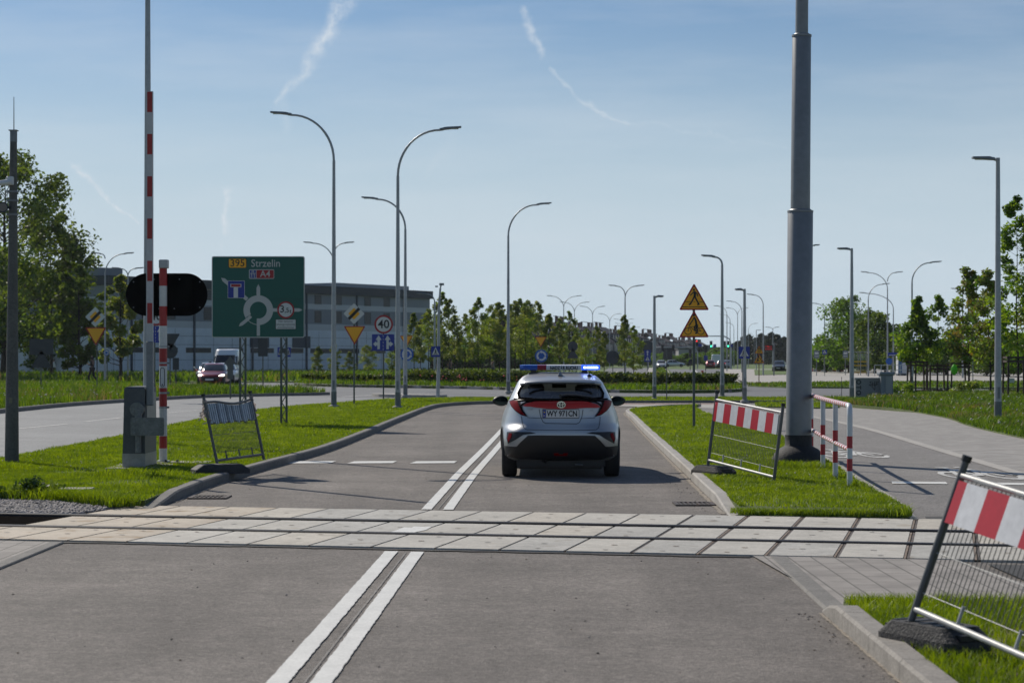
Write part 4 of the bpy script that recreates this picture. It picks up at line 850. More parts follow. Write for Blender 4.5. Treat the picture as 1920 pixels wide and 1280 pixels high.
def green_sign():
    d = 50.35; x0, x1, zt, zb = PX(397.5, d), PX(571.5, d), PZ(480.5, d), PZ(633, d); w, h = x1 - x0, zt - zb; cx, cz = (x0 + x1) / 2, (zt + zb) / 2
    t = thing('direction_sign', 'big green direction sign with roundabout diagram and Strzelin lettering', 'direction sign', (cx, d, .095))
    b = MB(); M = facing((cx, d - .04, cz)); k = w / 1232.0; X = lambda px: (px - 670) * k; Y = lambda py: (620 - py) * k
    b.poly(rrect2(w, h, .05), -.03, 0, S_GW, M, S_BACK); b.poly(rrect2(w - .045, h - .045, .04), 0, .002, S_G, M)
    b.box((0, Y(650), .0022), (w - .05, .004, .001), S_K, M)
    rect = lambda x0, y0, x1, y1, r, z0, z1, m: b.poly([(X((x0 + x1) / 2) + p[0], Y((y0 + y1) / 2) + p[1]) for p in rrect2((x1 - x0) * k, (y1 - y0) * k, r * k)], z0, z1, m, M, back=False)
    rect(276, 110, 516, 238, 18, .002, .004, S_K); rect(282, 116, 510, 232, 14, .004, .006, S_Y); b.text('395', 100 * k * 1.33, X(396), Y(174), .008, S_K, M, bold=.0015)
    b.text('Strzelin', 105 * k * 1.33, X(770), Y(178), .004, S_GW, M, bold=.002, sx=.93)
    rect(548, 255, 883, 380, 14, .002, .004, S_GW); rect(560, 266, 640, 370, 6, .004, .006, S_B); rect(648, 264, 876, 372, 8, .004, .006, S_R); b.text('A4', 88 * k * 1.33, X(764), Y(318), .008, S_GW, M, bold=.002)
    for s in (-1, 1):
        b.stroke([(X(600 + s * 24), Y(364)), (X(600 + s * 9), Y(272))], 9 * k, .006, .008, S_GW, M)
        b.stroke([(X(600 + s * 34), Y(300)), (X(600 + s * 16), Y(318)), (X(600 + s * 34), Y(318))], 5 * k, .006, .0084, S_GW, M)
    b.stroke([(X(572), Y(318)), (X(628), Y(318))], 8 * k, .006, .0088, S_GW, M); b.stroke([(X(600), Y(362)), (X(600), Y(334))], 4 * k, .006, .009, S_GW, M); b.stroke([(X(600), Y(306)), (X(600), Y(276))], 4 * k, .006, .009, S_GW, M)
    # roundabout diagram
    c0 = (X(672), Y(795)); ro, ri = 197 * k, 112 * k; n = 56; a0, a1 = R(-90 + 6), R(-90 + 360 - 60)
    o = [(c0[0] + ro * math.cos(a0 + (a1 - a0) * i / n), c0[1] + ro * math.sin(a0 + (a1 - a0) * i / n)) for i in range(n + 1)]; i_ = [(c0[0] + ri * math.cos(a0 + (a1 - a0) * i / n), c0[1] + ri * math.sin(a0 + (a1 - a0) * i / n)) for i in range(n + 1)]
    for q in range(n): b.add([(*o[q], .004), (*o[q + 1], .004), (*i_[q + 1], .004), (*i_[q], .004)], [(0, 1, 2, 3)], S_GW, M)
    b.stroke([(c0[0] + (ro - .01) * math.cos(R(-90 - 60 * j / 8)), c0[1] + (ro - .01) * math.sin(R(-90 - 60 * j / 8))) for j in range(9)], 8 * k, .002, .0035, S_GW, M)
    P = lambda pts, z=.0045: b.poly([(X(x), Y(y)) for x, y in pts], .002, z, S_GW, M, back=False)
    P([(652, 1135), (652, 905), (694, 905), (694, 1135)]); P([(648, 620), (648, 500), (672, 450), (696, 500), (696, 620)]); P([(850, 770), (1215, 770), (1258, 792), (1215, 815), (850, 815)])
    P([(535, 940), (590, 887), (560, 862), (500, 912), (430, 970), (413, 1010), (462, 998)], .0047); P([(178, 366), (228, 374), (540, 632), (510, 672), (198, 412)], .0049)
    rect(266, 404, 492, 636, 8, .006, .008, S_W); rect(271, 409, 487, 631, 6, .008, .010, S_B); rect(345, 480, 403, 628, 2, .010, .012, S_W); rect(303, 446, 447, 492, 2, .010, .013, S_W); rect(312, 452, 438, 486, 2, .013, .015, S_R)
    q = (X(1037), Y(792)); b.poly(circ(114 * k, 36, *q), .006, .009, S_R, M, back=False); b.poly(circ(92 * k, 36, *q), .009, .011, S_W, M, back=False)
    b.text('3', 105 * k * 1.25, q[0] - 48 * k, q[1] + 8 * k, .013, S_K, M, bold=.003); b.text(',5', 70 * k * 1.25, q[0] + 14 * k, q[1] - 6 * k, .013, S_K, M, bold=.002); b.text('t', 60 * k * 1.3, q[0] + 62 * k, q[1] - 18 * k, .013, S_K, M, bold=.002)
    rect(900, 914, 1173, 1050, 6, .004, .006, S_K); rect(906, 920, 1167, 1044, 4, .006, .008, S_W)
    for i, s_ in enumerate(('Nie dotyczy', 'obsługi bytowej', 'mieszkańców')): b.text(s_, 40 * k, X(1036), Y(943 + 40 * i), .010, S_K, M)
    b.build('sign_panel', t)
    for px in (455, 532):
        p = MB(); xc = PX(px, d)
        for s in (-1, 1): p.box((xc + s * .068, d + .04, (zt + .0) / 2), (.05, .05, zt), M_POSTG)
        p.tube([(xc + (-1) ** i * .05, d + .04, .12 + i * .17) for i in range(int((zt - .2) / .17))], .014, M_POSTG, 6, smooth=False); p.build('lattice_post', t)
    br = MB()
    for z in (zb + .35, zt - .35): br.box((cx, d - .005, z), (w * .9, .03, .06), M_GALVD)
    br.build('cross_rail', t)
green_sign()

# ------------------------------------------------------------------ leaning barrier panels
M_FR = mat('fence_steel', (.115, .118, .118), .5, metal=.4, var=[(6, .15)]); M_FRL = mat('fence_rail', (.42, .42, .41), .5, metal=.2, var=[(8, .15)]); M_RUB = mat('recycled_rubber', (.045, .042, .041), .75, var=[(5, .2), (60, .25)], bump=(50, .5), spots=(7, .6, (.085, .08, .075)))
B_R = mat('board_red', (.47, .012, .022), .4, var=[(3, .08), (20, .06)]); B_W = mat('board_white', (.66, .66, .67), .45, var=[(3, .08), (14, .10)], spots=(11, .69, (.40, .38, .36)))
def barrier(lab, BL, BR, up, foot, front=True, sag=False, footrz=0, footL=.8):
    BL, BR, up = Vector(BL), Vector(BR), Vector(up); t = thing('barrier_fence', lab, 'barrier', BL, 'leaning mesh barriers round the crossing'); u = BR - BL
    P = lambda a, b_: BL + u * a + up * b_
    nrm = u.cross(up).normalized()
    if nrm.y > 0: nrm = -nrm
    for a in (0, 1): MB().tube([P(a, -.06), P(a, 1.07)], .022, M_FR, 10).tube([P(a, 1.06), P(a, 1.10)], .030, M_BLACK, 10).build('post', t)
    topz = lambda a: .965 - (.055 * math.sin(math.pi * min(1, max(0, (a - .25) / .75))) if sag else 0)
    MB().tube([P(a, .03) for a in (0, 1)], .020, M_FRL if front else M_FR, 8).build('bottom_rail', t)
    MB().tube([P(a / 10, topz(a / 10)) for a in range(11)], .018, M_FRL if front else M_FR, 8).build('top_rail', t)
    n = int(u.length / .042); m = MB(); wire = 0.0028
    for i in range(1, n): a = i / n; m.tube([P(a, .15), P(a, topz(a) - .02)], wire, M_FR, 4, cap=False)
    for b_ in (.15, .43, .70): m.tube([P(0, b_), P(1, b_)], wire * 1.25, M_FRL if front else M_FR, 4)
    for a in (.22, .5, .78): m.tube([P(a, .03), P(a, .17)], .011, M_FRL if front else M_FR, 6)
    m.build('mesh_infill', t)
    bo = MB(); N_ = 9
    if front:
        edges = [0.02, .07] + [.07 + (.93 - .07) * k / 8 for k in range(1, 9)] + [.98] if False else [.02] + [.02 + .045 + .106 * k for k in range(9)] + [.98]
        for k in range(len(edges) - 1):
            a0, a1 = edges[k], edges[k + 1]; v = [P(a0, .64) + nrm * .03, P(a1, .64) + nrm * .03, P(a1, .93) + nrm * .03, P(a0, .93) + nrm * .03]; back = [p - nrm * .02 for p in v]
            bo.add(v + back, [(0, 1, 2, 3), (7, 6, 5, 4), (0, 4, 5, 1), (1, 5, 6, 2), (2, 6, 7, 3), (3, 7, 4, 0)], B_R if k % 2 == 0 else B_W)
    else:
        mb_ = mat('board_back', (.36, .43, .49), .4, var=[(6, .2)]); mb2 = mat('board_back_dark', (.17, .21, .25), .5)  # second, darker tone for ribs picked at random
        K = 44
        for k in range(K):
            a0, a1 = .02 + .96 * k / K, .02 + .96 * (k + 1) / K; o = .012 if k % 2 else .03
            v = [P(a0, .62 + .02 * math.sin(k * .9)) + nrm * o, P(a1, .62 + .02 * math.sin(k * .9)) + nrm * o, P(a1, topz(a1) - .03) + nrm * o, P(a0, topz(a0) - .03) + nrm * o]; bk = [p - nrm * (o - .004) for p in v]
            bo.add(v + bk, [(0, 1, 2, 3), (7, 6, 5, 4), (0, 4, 5, 1), (1, 5, 6, 2), (2, 6, 7, 3), (3, 7, 4, 0)], mb2 if rng.random() < .22 else mb_)
        bo.tube([P(.02, .62), P(.98, .62)], .012, M_FR, 6)
    bo.build('striped_board' if front else 'board', t)
    fx = Matrix.Translation(foot) @ Matrix.Rotation(footrz, 4, 'Z'); f = MB()
    L_, W_, H_ = footL, .40 * footL / .8, .13; ring = lambda s, z: [(p[0] * s, p[1], z) for p in rrect2(L_, W_, .05, 3)]
    vs = ring(1, 0) + [(p[0] * 1.0, p[1] * 1.0, H_ * .45) for p in ring(1, 0)] + [(p[0] * .72, p[1] * .86, H_) for p in ring(1, 0)]; q = len(vs) // 3
    f.add(vs, [(i + k * q, (i + 1) % q + k * q, (i + 1) % q + (k + 1) * q, i + (k + 1) * q) for k in range(2) for i in range(q)] + [tuple(range(2 * q, 3 * q)), tuple(range(q - 1, -1, -1))], M_RUB, fx)
    for sx in (-.23, -.12, .0, .12, .23): f.box((sx, 0, H_ + .001), (.035, .20, .006), M_BLACK, fx)
    f.box((.31, 0, .085), (.05, .17, .03), M_BLACK, fx); f.box((-.31, 0, .085), (.05, .17, .03), M_BLACK, fx)
    return t, f, P
def finish_foot(res, lab):
    t, f, P = res
    f.build('foot_block', t); return P
P3 = finish_foot(barrier('near mesh barrier with red and white board leaning over the dug grass', (2.32, 11.5, .27), (2.99, 9.62, .05), (.265, -.08, .83), (2.42, 11.42, .095), footrz=R(-62), footL=.66), '')
P2 = finish_foot(barrier('mesh barrier with red and white board between the warning triangles and the thick mast', (2.79, 28.3, .27), (3.5, 26.6, .13), (.115, 0, .92), (2.86, 28.25, .09), footrz=R(-62), footL=.7), '')
P1 = finish_foot(barrier('dark mesh barrier showing its grey ribbed back beside the striped signal post', (-4.26, 28.75, .24), (-3.78, 30.25, .26), (-.185, 0, .90), (-4.18, 28.55, .10), front=False, sag=True, footrz=R(20)), '')
def rags():
    m = leaf_mat('tape_white', (.42, .38, .36), .15, 3, .4, (.46, .40, .37))
    for i, (base, lab) in enumerate(((P1(0, .98), 'torn white tape rag tied to the near post of the ribbed barrier'), (P1(1, 1.0), 'torn white tape rag tied to the far post of the ribbed barrier'))):
        b = MB(); r2 = random.Random(i)
        for k in range(5):
            pts = [base + Vector((r2.uniform(-.03, .03) + j * (r2.uniform(-.02, .015) if i == 0 else r2.uniform(-.01, .03)), r2.uniform(-.03, .03), -.055 * j)) for j in range(r2.randint(4, 7))]
            vs = [];
            for j, p in enumerate(pts): w = .022 * (1 - abs(j / len(pts) - .5)); vs += [p + Vector((-w, .004, 0)), p + Vector((w, -.004, 0))]
            b.add(vs, [(2 * j, 2 * j + 1, 2 * j + 3, 2 * j + 2) for j in range(len(pts) - 1)], m)
        b.tube([base + Vector((0, 0, -.02)), base + Vector((0, 0, .02))], .032, m, 8); tag(b.build('tape_rag', origin=base), lab, 'tape rag', 'tape rags on the ribbed barrier')
rags()

# ------------------------------------------------------------------ red and white pedestrian railing
def railing():
    P = [(4.90, 32.6), (4.63, 29.65), (4.45, 27.4), (4.30, 25.35)]; z0 = .09; H = 1.05; t = thing('pedestrian_railing', 'red and white tubular railing beside the cycle path', 'railing', (P[3][0], P[3][1], z0))
    rw, rr = mat('rail_white', (.66, .67, .69), .4, var=[(4, .08)]), mat('rail_red', (.40, .02, .03), .4, var=[(4, .08)]); r = .036
    for i, (x, y) in enumerate(P):
        m = MB(); zz = [0, .42, .62, .62, .82, H]
        bands = [(0, .22, rw), (.22, .377, rr), (.377, .51, rw), (.51, .664, rr), (.664, H - (.0 if i not in (0, 3) else .12), rw)]
        for a, b_, c in bands: m.tube([(x, y, z0 + a), (x, y, z0 + b_)], r, c, 14, cap=False)
        m.build('post', t)
    Pt = [Vector((x, y, z0)) for x, y in P]
    def bar(h, name, bend):
        m = MB(); d0 = (Pt[1] - Pt[0]).normalized(); d3 = (Pt[3] - Pt[2]).normalized(); Z = Vector((0, 0, h)); pts = []
        if bend:
            pts += [Pt[0] + Z - Vector((0, 0, .13)), Pt[0] + Z - Vector((0, 0, .05)) + d0 * .015, Pt[0] + Z + d0 * .06, Pt[0] + Z + d0 * .15]
        else: pts.append(Pt[0] + Z)
        k = 26; A = Pt[0] + d0 * (.15 if bend else 0); E = Pt[3] - d3 * (.15 if bend else 0); mids = [A, Pt[1], Pt[2], E]; run = []
        for a, b_ in zip(mids, mids[1:]):
            for j in range(k // 2): run.append(a.lerp(b_, j / (k // 2)) + Z)
        run.append(E + Z)
        if bend: m.tube(pts, r, rw, 12); m.tube([E + Z, Pt[3] + Z - d3 * .06, Pt[3] + Z - Vector((0, 0, .05)) - d3 * .015, Pt[3] + Z - Vector((0, 0, .13))], r, rw, 12)
        for j in range(len(run) - 1): m.tube([run[j], run[j + 1]], r * (1 if bend else .8), rr if j % 2 else rw, 12, cap=False)
        m.build(name, t)
    bar(H, 'top_rail', True); bar(.49, 'mid_rail', False)
railing()
# ------------------------------------------------------------------ vehicles
M_GLASSD = mat('car_glass_dark', (.012, .014, .016), .06, spec=.6); M_TYRE = mat('tyre', (.018, .018, .018), .8, var=[(30, .2)]); M_TRIM = mat('car_trim_black', (.014, .014, .015), .42); M_RIM = mat('alloy_rim', (.35, .36, .37), .3, metal=.8); M_INT = mat('car_interior', (.028, .028, .03), .8)
M_PLATE = mat('plate_white', (.66, .66, .64), .4); M_TAIL = mat('tail_light_red', (.19, .003, .006), .45, spec=.06); M_TAILD = mat('tail_light_smoke', (.016, .003, .004), .4, spec=.08); M_HEADL = mat('headlight', (.6, .62, .65), .15, metal=.4); M_CHROME = mat('chrome', (.75, .76, .78), .12, metal=1.0)
def glass_mat():
    m = bpy.data.materials.new('car_glass_clear'); m.use_nodes = True; N, L = m.node_tree.nodes, m.node_tree.links; N.remove(N['Principled BSDF'])
    t = N.new('ShaderNodeBsdfTransparent'); t.inputs[0].default_value = (.66, .72, .70, 1); g = N.new('ShaderNodeBsdfGlossy'); g.inputs['Roughness'].default_value = .02; f = N.new('ShaderNodeFresnel'); f.inputs[0].default_value = 1.5
    k = N.new('ShaderNodeMath'); k.operation = 'MULTIPLY_ADD'; L.new(f.outputs[0], k.inputs[0]); k.inputs[1].default_value = 1.0; k.inputs[2].default_value = .02
    x = N.new('ShaderNodeMixShader'); L.new(k.outputs[0], x.inputs[0]); L.new(t.outputs[0], x.inputs[1]); L.new(g.outputs[0], x.inputs[2]); L.new(x.outputs[0], N['Material Output'].inputs['Surface']); return m
M_GLASS = glass_mat()
def interp(levels, n):
    """Smooth resampling of the level table by height."""
    A = np.array(levels, float); z = A[:, 0]; t = np.linspace(0, len(z) - 1, n); out = []
    for q in t:
        i = min(int(q), len(z) - 2); f = q - i; p0, p1, p2, p3 = A[max(i - 1, 0)], A[i], A[i + 1], A[min(i + 2, len(z) - 1)]
        m1 = (p2 - p0) / 2; m2 = (p3 - p1) / 2; h = p2 - p1; out.append((2 * f ** 3 - 3 * f ** 2 + 1) * p1 + (f ** 3 - 2 * f ** 2 + f) * m1 + (-2 * f ** 3 + 3 * f ** 2) * p2 + (f ** 3 - f ** 2) * m2)
    return np.array(out)
class Shell:
    """Body as stacked plan outlines: each level (z, rear y, front y, half width, rear squareness, front squareness)."""
    def __init__(s, levels, n=56, m=40, waist=None):
        L = interp(levels, n); s.V = []; s.m = m; s.n = n
        for z, yr, yf, w, nr_, nf in L:
            ym = (yr + yf) / 2; ring = []
            for k in range(4 * m):
                th = 2 * math.pi * (k + .5) / (4 * m) - math.pi / 2; c, sn = math.cos(th), math.sin(th); e = nr_ if sn < 0 else nf
                x = w * math.copysign(abs(c) ** (2 / e), c); y = ym + (ym - yr if sn < 0 else yf - ym) * math.copysign(abs(sn) ** (2 / e), sn)
                if waist: x *= waist(y, z)
                ring.append(Vector((x, y, z)))
            s.V += ring
        q = 4 * m; s.F = [(i * q + k, i * q + (k + 1) % q, (i + 1) * q + (k + 1) % q, (i + 1) * q + k) for i in range(n - 1) for k in range(q)]
        s.F += [tuple(range(q - 1, -1, -1)), tuple((n - 1) * q + k for k in range(q))]
        s.bvh = BVHTree.FromPolygons(s.V, s.F)
    def centers(s): return [(f, sum((s.V[i] for i in f), Vector()) / len(f)) for f in s.F]
    def cut(s, test): s.F = [f for f, c in s.centers() if len(f) > 4 or not test(c)]
    def hit(s, a, b, view, off):
        if view == 'rear': o, d = Vector((a, -3, b)), Vector((0, 1, 0))
        elif view == 'front': o, d = Vector((a, 9, b)), Vector((0, -1, 0))
        elif view == 'left': o, d = Vector((-4, a, b)), Vector((1, 0, 0))
        elif view == 'right': o, d = Vector((4, a, b)), Vector((-1, 0, 0))
        else: o, d = Vector((a, b, 4)), Vector((0, 0, -1))
        p, nn, i, dist = s.bvh.ray_cast(o, d)
        if p is None: p, nn, i, dist = s.bvh.find_nearest(o + d * 3.2)
        if nn.dot(d) > 0: nn = -nn
        return p - d * off * .55 + nn * off * .75
    def decal(s, mb, poly, m, view='rear', off=.006, res=.035, thick=.012, M=None, inner=None):
        """Patch that follows the body; inner = (outline, material) for a second material inside it."""
        def dens(P):
            out = []
            for i in range(len(P)):
                a, b = Vector(P[i]), Vector(P[(i + 1) % len(P)]); k = max(1, int((b - a).length / res)); out += [a.lerp(b, j / k) for j in range(k)]
            return out
        loops = [dens(poly)] + ([dens(inner[0])] if inner else []); vs, ed = [], []
        for lp in loops:
            b = len(vs); vs += lp; ed += [(b + i, b + (i + 1) % len(lp)) for i in range(len(lp))]
        nb = len(loops[0]); P2 = [(p.x, p.y) for p in loops[0]]; x0, x1 = min(p[0] for p in P2), max(p[0] for p in P2); y0, y1 = min(p[1] for p in P2), max(p[1] for p in P2)
        def ins(P, x, y):
            r = False
            for i in range(len(P)):
                (ax, ay), (bx, by) = P[i][:2], P[(i + 1) % len(P)][:2]
                if (ay > y) != (by > y) and x < (bx - ax) * (y - ay) / (by - ay) + ax: r = not r
            return r
        y = y0 + res * .5
        while y < y1:
            x = x0 + res * .5
            while x < x1:
                if ins(P2, x, y) and min((Vector((x, y)) - q).length for q in vs[:sum(map(len, loops))]) > res * .45: vs.append(Vector((x, y)))
                x += res
            y += res
        r = delaunay_2d_cdt(vs, ed, [], 1, 1e-6); W = [s.hit(p.x, p.y, view, off) for p in r[0]]; I = [(p.x, p.y) for p in (inner[0] if inner else [])] if False else (inner[0] if inner else None)
        fo, fi = [], []
        flip = view in ('front', 'left')
        for f in r[2]:
            c = sum((r[0][i] for i in f), Vector((0, 0))) / len(f); g = tuple(f) if not flip else tuple(reversed(f))
            (fi if I and ins(I, c.x, c.y) else fo).append(g)
        if fo: mb.add(W, fo, m, M, True)
        if fi: mb.add(W, fi, inner[1], M, True)
        if thick:
            edge = {}
            for f in r[2]:
                for a, b in zip(f, list(f[1:]) + [f[0]]):
                    edge[(a, b)] = 1
            rim = [(a, b) for a, b in edge if (b, a) not in edge]; D = [s.hit(p.x, p.y, view, off - thick) for p in r[0]]
            for a, b in rim: mb.add([W[a], W[b], D[b], D[a]], [(0, 1, 2, 3)], m, M)
        return mb
    def line(s, mb, pts, w, m, view='rear', off=.003, M=None, step=.02):
        P = [Vector(p) for p in pts]; q = []
        for a, b in zip(P, P[1:]):
            k = max(1, int((b - a).length / step)); q += [a.lerp(b, j / k) for j in range(k)]
        q.append(P[-1]); vs = []
        for i, p in enumerate(q):
            d = (q[min(i + 1, len(q) - 1)] - q[max(i - 1, 0)]).normalized(); nn = Vector((-d.y, d.x)) * w / 2
            vs += [s.hit(p.x + nn.x, p.y + nn.y, view, off), s.hit(p.x - nn.x, p.y - nn.y, view, off)]
        mb.add(vs, [(2 * i, 2 * i + 1, 2 * i + 3, 2 * i + 2) for i in range(len(q) - 1)], m, M, True); return mb
def wheel(t, M, x, y, r, w, rim_m=M_RIM):
    out = 1 if x > 0 else -1; Q = M @ Matrix.Translation((x, y, r)) @ Matrix.Rotation(R(90), 4, 'Y')
    ro = bpy.data.objects.new('wheel', None); col.objects.link(ro); ro.parent = t; ro.location = M @ Vector((x, y, r)) - t.location
    a = MB(); a.lathe([(r * .66, -w * .42), (r * .80, -w * .5), (r * .95, -w * .47), (r, -w * .36), (r, w * .36), (r * .95, w * .47), (r * .80, w * .5), (r * .66, w * .42)], M_TYRE, n=36, M=Q)
    for k in (-.2, 0, .2): a.lathe([(r * 1.001, w * k - .004), (r * .985, w * k), (r * 1.001, w * k + .004)], M_BLACK, n=36, M=Q)
    a.build('tyre', ro)
    b = MB(); b.lathe([(0.001, out * w * .30), (r * .18, out * w * .34), (r * .2, out * w * .28), (r * .58, out * w * .16), (r * .66, out * w * .44), (r * .69, out * w * .44), (r * .69, -out * w * .4)], M_TRIM, n=30, M=Q)
    for k in range(10):
        Qk = Q @ Matrix.Rotation(2 * math.pi * k / 10, 4, 'Z'); b.box((r * .40, 0, out * w * .32), (r * .5, r * .085, w * .12), rim_m, Qk)
    b.lathe([(r * .62, out * w * .40), (r * .68, out * w * .46), (r * .70, out * w * .40)], rim_m, n=30, M=Q); b.build('rim', ro)
    return ro

def hero():
    loc = Vector((.712, 28.78, 0)); t = thing('patrol_car', 'silver crossover with red tailgate stripe and roof light bar, stopped on the road', 'car', loc); M = Matrix.Translation(loc) @ Matrix.Rotation(R(-.6), 4, 'Z')
    paint = mat('silver_paint', (.43, .44, .45), .38, metal=.7, coat=.35)
    lv = [(.24, .30, 4.05, .78, 6, 3.5), (.30, .14, 4.2, .85, 7, 3.4), (.40, .06, 4.3, .882, 6.6, 3.2), (.52, .02, 4.35, .892, 6.2, 3), (.62, .0, 4.36, .896, 5.5, 3), (.70, .012, 4.35, .897, 4.9, 3), (.78, .035, 4.30, .894, 3.9, 3), (.85, .05, 4.2, .882, 3.7, 3), (.91, .058, 4.0, .864, 3.6, 3),
          (.97, .062, 3.7, .838, 3.6, 3), (1.02, .066, 3.4, .812, 3.6, 3), (1.07, .078, 3.1, .792, 3.6, 3), (1.11, .115, 2.95, .775, 3.7, 3.2), (1.14, .19, 2.84, .760, 3.9, 3.4), (1.19, .31, 2.7, .738, 4, 3.6), (1.26, .44, 2.55, .704, 4, 3.8), (1.33, .565, 2.38, .668, 4, 4), (1.39, .68, 2.2, .632, 4, 4), (1.435, .85, 2.06, .594, 3.8, 4), (1.475, 1.08, 1.95, .545, 3.4, 3.6), (1.505, 1.32, 1.85, .47, 3, 3), (1.525, 1.5, 1.78, .36, 2.6, 2.6), (1.535, 1.62, 1.72, .15, 2.2, 2.2)]
    def waist(y, z):
        k = max(0, 1 - abs(y - 2.15) / 1.0); b = max(0, 1 - abs(z - .62) / .42); return 1 - .055 * k * k * (3 - 2 * k) * b
    S = Shell(lv, 74, 44, waist); cx = lambda px: (px - 751) / 636.0; cz = lambda py: 1.74 - (py - 59) / 637.0
    RP = lambda pts: [(cx(x), cz(y)) for x, y in pts]
    # outlines taken on the rear elevation
    glass = RP([(398, 290), (560, 284), (750, 282), (940, 284), (1104, 290), (1136, 335), (1160, 385), (1150, 428), (960, 440), (750, 441), (540, 440), (352, 430), (343, 385), (366, 335)]); gl_in = RP([(418, 303), (560, 297), (750, 295), (940, 297), (1086, 303), (1112, 340), (1132, 385), (1126, 418), (960, 431), (750, 432), (540, 431), (376, 420), (370, 385), (390, 340)])
    wind = [(-.60, 1.36), (.60, 1.36), (.68, 1.16), (.70, 1.09), (-.70, 1.09), (-.68, 1.16)]
    def pin(P, x, y):
        r = False
        for i in range(len(P)):
            (ax, ay), (bx, by) = P[i], P[(i + 1) % len(P)]
            if (ay > y) != (by > y) and x < (bx - ax) * (y - ay) / (by - ay) + ax: r = not r
        return r
    sideF = [(1.62, 1.06), (2.72, 1.05), (2.45, 1.20), (2.08, 1.365), (1.64, 1.40)]; sideR = [(1.08, 1.13), (1.56, 1.075), (1.58, 1.395), (1.15, 1.365)]
    shrink = lambda P, k: [((x - sum(p[0] for p in P) / len(P)) * k + sum(p[0] for p in P) / len(P), (y - sum(p[1] for p in P) / len(P)) * k + sum(p[1] for p in P) / len(P)) for x, y in P]
    gi, wi, si, sr = shrink(gl_in, 1.015), shrink(wind, .93), shrink(sideF, .93), shrink(sideR, .9); WH = [(.74, .345), (3.38, .345)]
    def hole(c):
        if c.y < .72 and pin(gi, c.x, c.z): return True
        if c.y > 2.0 and pin(wi, c.x, c.z): return True
        if abs(c.x) > .45 and .9 < c.y < 2.8 and (pin(si, c.y, c.z) or pin(sr, c.y, c.z)): return True
        return abs(c.x) > .45 and any((c.y - a) ** 2 + (c.z - b) ** 2 < .368 ** 2 for a, b in WH)
    S.cut(hole); b = MB(); b.add(S.V, S.F, paint, M, True)
    for pts in (RP([(384, 592), (392, 650), (404, 695), (432, 714), (750, 720), (1070, 716), (1096, 697), (1108, 650), (1112, 598)]), RP([(436, 604), (575, 610)]), RP([(930, 612), (1066, 606)])): S.line(b, pts, .007, M_TRIM, M=M)
    S.line(b, RP([(548, 526), (560, 590), (582, 640), (605, 655), (895, 660), (920, 645), (942, 596), (952, 530)]), .012, mat('paint_shadow_gap', (.12, .125, .13), .4, metal=.6), M=M)
    b.build('body', t)
    # inner wheel houses and floor keep the cut body closed
    a = MB()
    for y, _ in WH:
        for sx in (-1, 1):
            n_a = 14; arc = [(y + .372 * math.cos(math.pi * k / n_a), .36 + .372 * math.sin(math.pi * k / n_a)) for k in range(n_a + 1)]
            a.add([(sx * xx, p, q_) for xx in (.50, .86) for p, q_ in arc], [(k, k + 1, n_a + 2 + k, n_a + 1 + k) for k in range(n_a)], M_BLACK, M); a.add([(sx * .50, p, q_) for p, q_ in arc], [tuple(range(n_a + 1))], M_BLACK, M)
    a.box((0, 2.1, .24), (1.30, 3.6, .14), M_BLACK, M); a.box((0, .9, .19), (1.2, .9, .14), M_BLACK, M); a.box((0, .42, .23), (1.25, .35, .12), M_BLACK, M)
    a.tube([(-.26, .22, .25), (-.22, .16, .235)], .022, M_TRIM, 10, M=M); a.tube([(-.6, .42, .22), (.6, .42, .22)], .05, M_BLACK, 10, M=M)
    a.tube([(.20, .2, .20), (.32, .2, .195)], .010, mat('silencer', (.16, .16, .16), .5, metal=.6), 8, M=M); a.build('underbody', t)
    a = MB(); a.box((0, 1.95, .62), (1.48, 2.5, .5), M_INT, M); a.box((0, .62, .92), (1.2, .5, .10), M_INT, M)
    a.box((0, 2.62, .94), (1.36, .34, .26), M_INT, M); a.tube([(-.36, 2.42, 1.0)] * 1 + [(-.36, 2.36, 1.06)], .17, M_INT, 14, M=M); a.build('cabin', t)
    seat = mat('seat_cloth', (.035, .036, .04), .85)
    for x in (-.36, .36): q = MB(); q.box((x, 1.72, .98), (.46, .14, .5), seat, M, bev=.04); q.box((x, 1.66, 1.27), (.25, .09, .15), seat, M, bev=.03); q.tube([(x, 1.68, 1.15), (x, 1.66, 1.24)], .03, seat, 8, M=M); q.build('seat', t)
    q = MB(); q.box((0, .98, .92), (1.2, .14, .36), seat, M, bev=.04)
    for x in (-.40, 0, .40): q.box((x, .93, 1.14), (.24, .08, .10), seat, M, bev=.025)
    q.build('rear_bench', t)
    q = MB(); q.box((0, 2.30, 1.315), (.22, .03, .065), M_BLACK, M); q.tube([(0, 2.3, 1.33), (0, 2.32, 1.37)], .01, M_BLACK, 6, M=M); q.build('rear_view_mirror', t)
    # rear window with black surround
    q = MB(); S.decal(q, glass, mat('lip_black', (.004, .004, .0045), 1.0, spec=.0), 'rear', .005, .045, .02, M, (gl_in, M_GLASS)); q.build('rear_window', t)
    q = MB(); S.decal(q, wind, M_TRIM, 'front', .005, .05, .02, M, (shrink(wind, .93), M_GLASS)); q.build('windscreen', t)
    for v in ('left', 'right'):
        for P, k in ((sideF, .92), (sideR, .88)): q = MB(); S.decal(q, P, M_TRIM, v, .005, .05, .02, M, (shrink(P, k), M_GLASS)); q.build('side_window', t)
    sp = MB(); vs, fs = [], []; K = 16
    for k in range(K + 1):
        f = 2 * k / K - 1; x = .60 * f; z = cz(278) - .035 * f * f * abs(f); y0 = .50 + .16 * f * f; yb = .86 + .1 * f * f
        zr = S.hit(x, yb, 'top', 0).z
        for y, zz in ((y0, z - .004), (y0 + .01, z + .014), ((y0 + yb) / 2, (z + zr) / 2 + .022), (yb, zr + .004), (yb, zr - .03), (y0 + .03, z - .024)): vs.append((x, y, zz))
